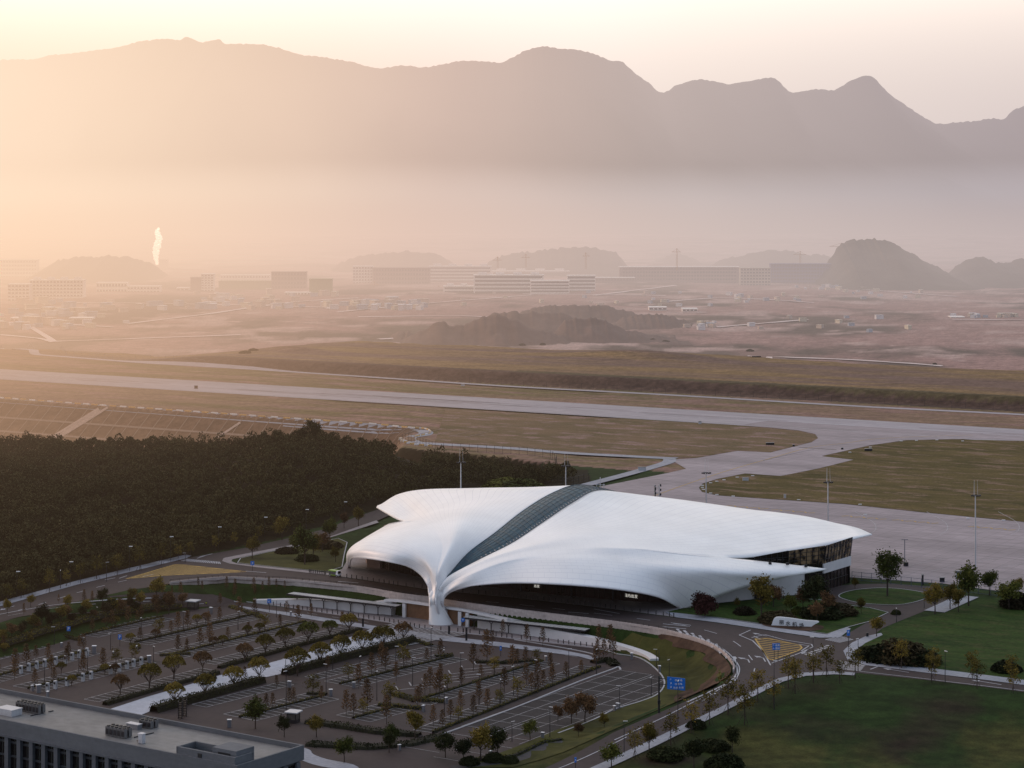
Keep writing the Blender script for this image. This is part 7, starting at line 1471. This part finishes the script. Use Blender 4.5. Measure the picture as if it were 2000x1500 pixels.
for i in range(np_):
    x = -2.0-i*3.85; MB().box(x, -WD+.2, 0, 1.15, .9, hd-2.5).build('pier', conc, ob)
    if i < np_-1:
        wn = MB().box(x-1.92, -WD+.62, .2, 2.7, .1, hd-2.9).build('window', M['glass_dark'], ob)
        fr_ = MB()
        fr_.box(x-1.92, -WD+.57, .2, .12, .1, hd-2.9)
        for z_ in (3.2, 6.6, 10.0, 13.0): fr_.box(x-1.92, -WD+.55, z_, 2.7, .12, .5)
        fr_.build('window_frame', mat('window_spandrel', (.035, .035, .04), .5) if 'window_spandrel' not in bpy.data.materials else bpy.data.materials['window_spandrel'], wn)
for i in range(5):
    y = -WD+3+i*4.0; MB().box(.0, y, 0, .5, 1.1, hd-2.2).build('pier', conc, ob); 
    if i < 4: MB().box(-.5, y+2, .2, .1, 2.9, hd-2.8).build('window', M['glass_dark'], ob)
# stair head and inner wall at the right end
st = MB(); st.box(-9.0, -WD+.75, hd, 16.0, .5, 2.5).box(-17.0, -WD+3.3, hd, .4, 5.6, 2.5).box(-9, -WD+6.0, hd, 16, .4, 2.5).box(-1.2, -WD+3.5, hd, .4, 5.0, 2.5); st.build('stair_enclosure', conc2, ob)
MB().box(-13.5, -WD+3.4, hd+.09, 6.6, 4.8, 1.0).build('stair_deck', mat('stair_deck', (.07, .07, .075), .8), ob)
rh = MB().box(-5.0, -WD+4.5, hd+.1, 6.5, 5.5, 3.3).build('roof_house', conc2, ob); MB().box(-5.0, -WD+1.72, hd+1.2, 3.4, .1, 1.5).build('louvre', M['black'], rh); MB().box(-8.3, -WD+4.5, hd+.9, .1, 1.8, 1.8).build('doorway', mat('pale_doorway', (.5, .45, .42), .7), rh)
MB().box(-10.6, -WD+.45, hd+.4, 1.1, .1, 1.6).build('window', M['black'], ob)
def chillers(u, v, nx, ny, label, w=1.05, h=1.9, grp='cooling units on the office roof'):
    """each cooling unit on the roof is a thing of its own"""
    for i in range(nx):
        for j in range(ny):
            x = u+i*(w+.12); y = v+j*(w+.35); q = B0+du*x+dn*y; o = empty('cooling_unit', (q[0], q[1], ZL+hd+.2), math.radians(-35.2)); tag(o, label, 'cooling unit', grp)
            MB().box(0, 0, 0, w, w*.85, h).build('casing', M['chil'], o); MB().tube([(0, 0, h), (0, 0, h+.22)], w*.36, 12).build('fan', M['black'], o); MB().box(0, -w*.44, .3, w*.8, .05, h*.6).build('grille', M['dark_metal'], o)
M['chil'] = mat('chiller_casing', (.12, .115, .115), .5, .15, .8)
def uv_of(px, py): # roof coordinates of a photo pixel on the roof plane
    q = at(px, py, ZL+hd); w_ = np.array([q.x, q.y])-B0; return w_@du, w_@dn
u, v = uv_of(212, 1437); chillers(u, v, 5, 2, 'brown grey cooling unit in the middle cluster on the office roof')
u, v = uv_of(278, 1421); chillers(u, v, 3, 2, 'pale cooling unit in the right cluster on the office roof', 1.1, 1.6)
u, v = uv_of(36, 1388); chillers(u, v, 7, 2, 'dark cooling unit in the left cluster on the office roof', .95, 1.9)
for (x, y, w_, h_, l_, lab) in ((277, 1452, 1.2, 2.0, 1.0, 'pale vent stack standing alone on the office roof'), (262, 1424, 3.4, 1.1, 1.4, 'low duct box between two cooling clusters'), (18, 1396, 5.0, 1.4, 3.2, 'flat pale plant box at the left edge of the office roof')):
    u, v = uv_of(x, y); q = B0+du*u+dn*v; o = empty('roof_plant', (q[0], q[1], ZL+hd+.08), math.radians(-35.2)); tag(o, lab, 'roof plant'); bev(MB().box(0, 0, 0, w_, l_, h_), 'casing', M['light_metal'] if 'pale' in lab else M['grey_metal'], o, .05); MB().box(0, 0, h_, w_+.2, l_+.2, .12).build('lid', M['light_metal'], o)
mb = MB()
for x, y, x2, y2 in ((262, 1440, 300, 1431), (268, 1446, 275, 1450), (60, 1398, 85, 1392), (95, 1390, 104, 1388)):
    a = at(x, y, RT-.9); b = at(x2, y2, RT-.9); mb = MB().tube([tuple(a), tuple(b)], .12, 6); q = mb.build('roof_pipe', M['dark_metal'])
    tag(q, 'dark pipe lying on the office roof beside the cooling units', 'pipe', 'pipes on the office roof')
# dark notice boards at the walkway end behind the office roof
for x, y, lab in ((352, 1404, 'dark slatted tower post at the left end of the right car park, left one'), (361, 1400, 'dark slatted tower post at the left end of the right car park, right one'), (52, 1142, 'brown lattice box half hidden in the trees beside the left road')):
    p = G(x, y, ZL if y > 1200 else None); o = empty('lattice_post', tuple(p)); tag(o, lab, 'post'); W = .9 if y > 1200 else 2.4; h = 4.5 if y > 1200 else 3.0
    for a in (-1, 1): MB().box(a*W/2, 0, 0, .15, .6, h).build('upright', M['dark_metal'], o)
    mb = MB(); [mb.box(0, 0, .3+k*.45, W, .5, .2) for k in range(int(h/.45)-1)]; mb.build('slats', mat('brown_slats', (.06, .04, .03), .7), o)
# forecourt paving and snaking path at the bottom
sheet('forecourt_path', crom([(590, 1462), (606, 1466), (612, 1474), (640, 1484), (690, 1494), (700, 1506), (640, 1500), (600, 1490), (580, 1478)], 3, True), .12, M['walk'], z=ZL)
ribbon('stream_path', [(1106, 1449), (1070, 1456), (1040, 1472), (1010, 1484), (960, 1492), (880, 1500)], 3.0, .16, M['asphalt_dark'], smooth=4)
# lamps lighting nothing: small ball lights on the hillside road
bl_m = MB().tube([(0, 0, 0), (0, 0, 6.4)], [.07, .05], 5).mesh('pole'); bl_m.materials.append(M['dark_metal']); bh = MB().box(.4, 0, 6.4, 1.2, .35, .15).mesh('lamp_head'); bh.materials.append(M['white'])
for k, (x, y, h) in enumerate(((137, 1143, 46), (253, 1117, 50), (333, 1098, 50), (427, 1075, 46), (517, 1056, 46), (598, 1040, 45), (673, 1018, 38), (33, 1168, 52))):
    p = G(x, y); o = empty('street_lamp', tuple(p)); o.scale = (1, 1, h*p.y/F/6.5); tag(o, 'lamp post with a pale head along the foot of the wooded hill', 'street lamp', 'lamp posts below the wood'); link('pole', bl_m, None, o); link('lamp_head', bh, None, o)
print('objects', len(bpy.data.objects))
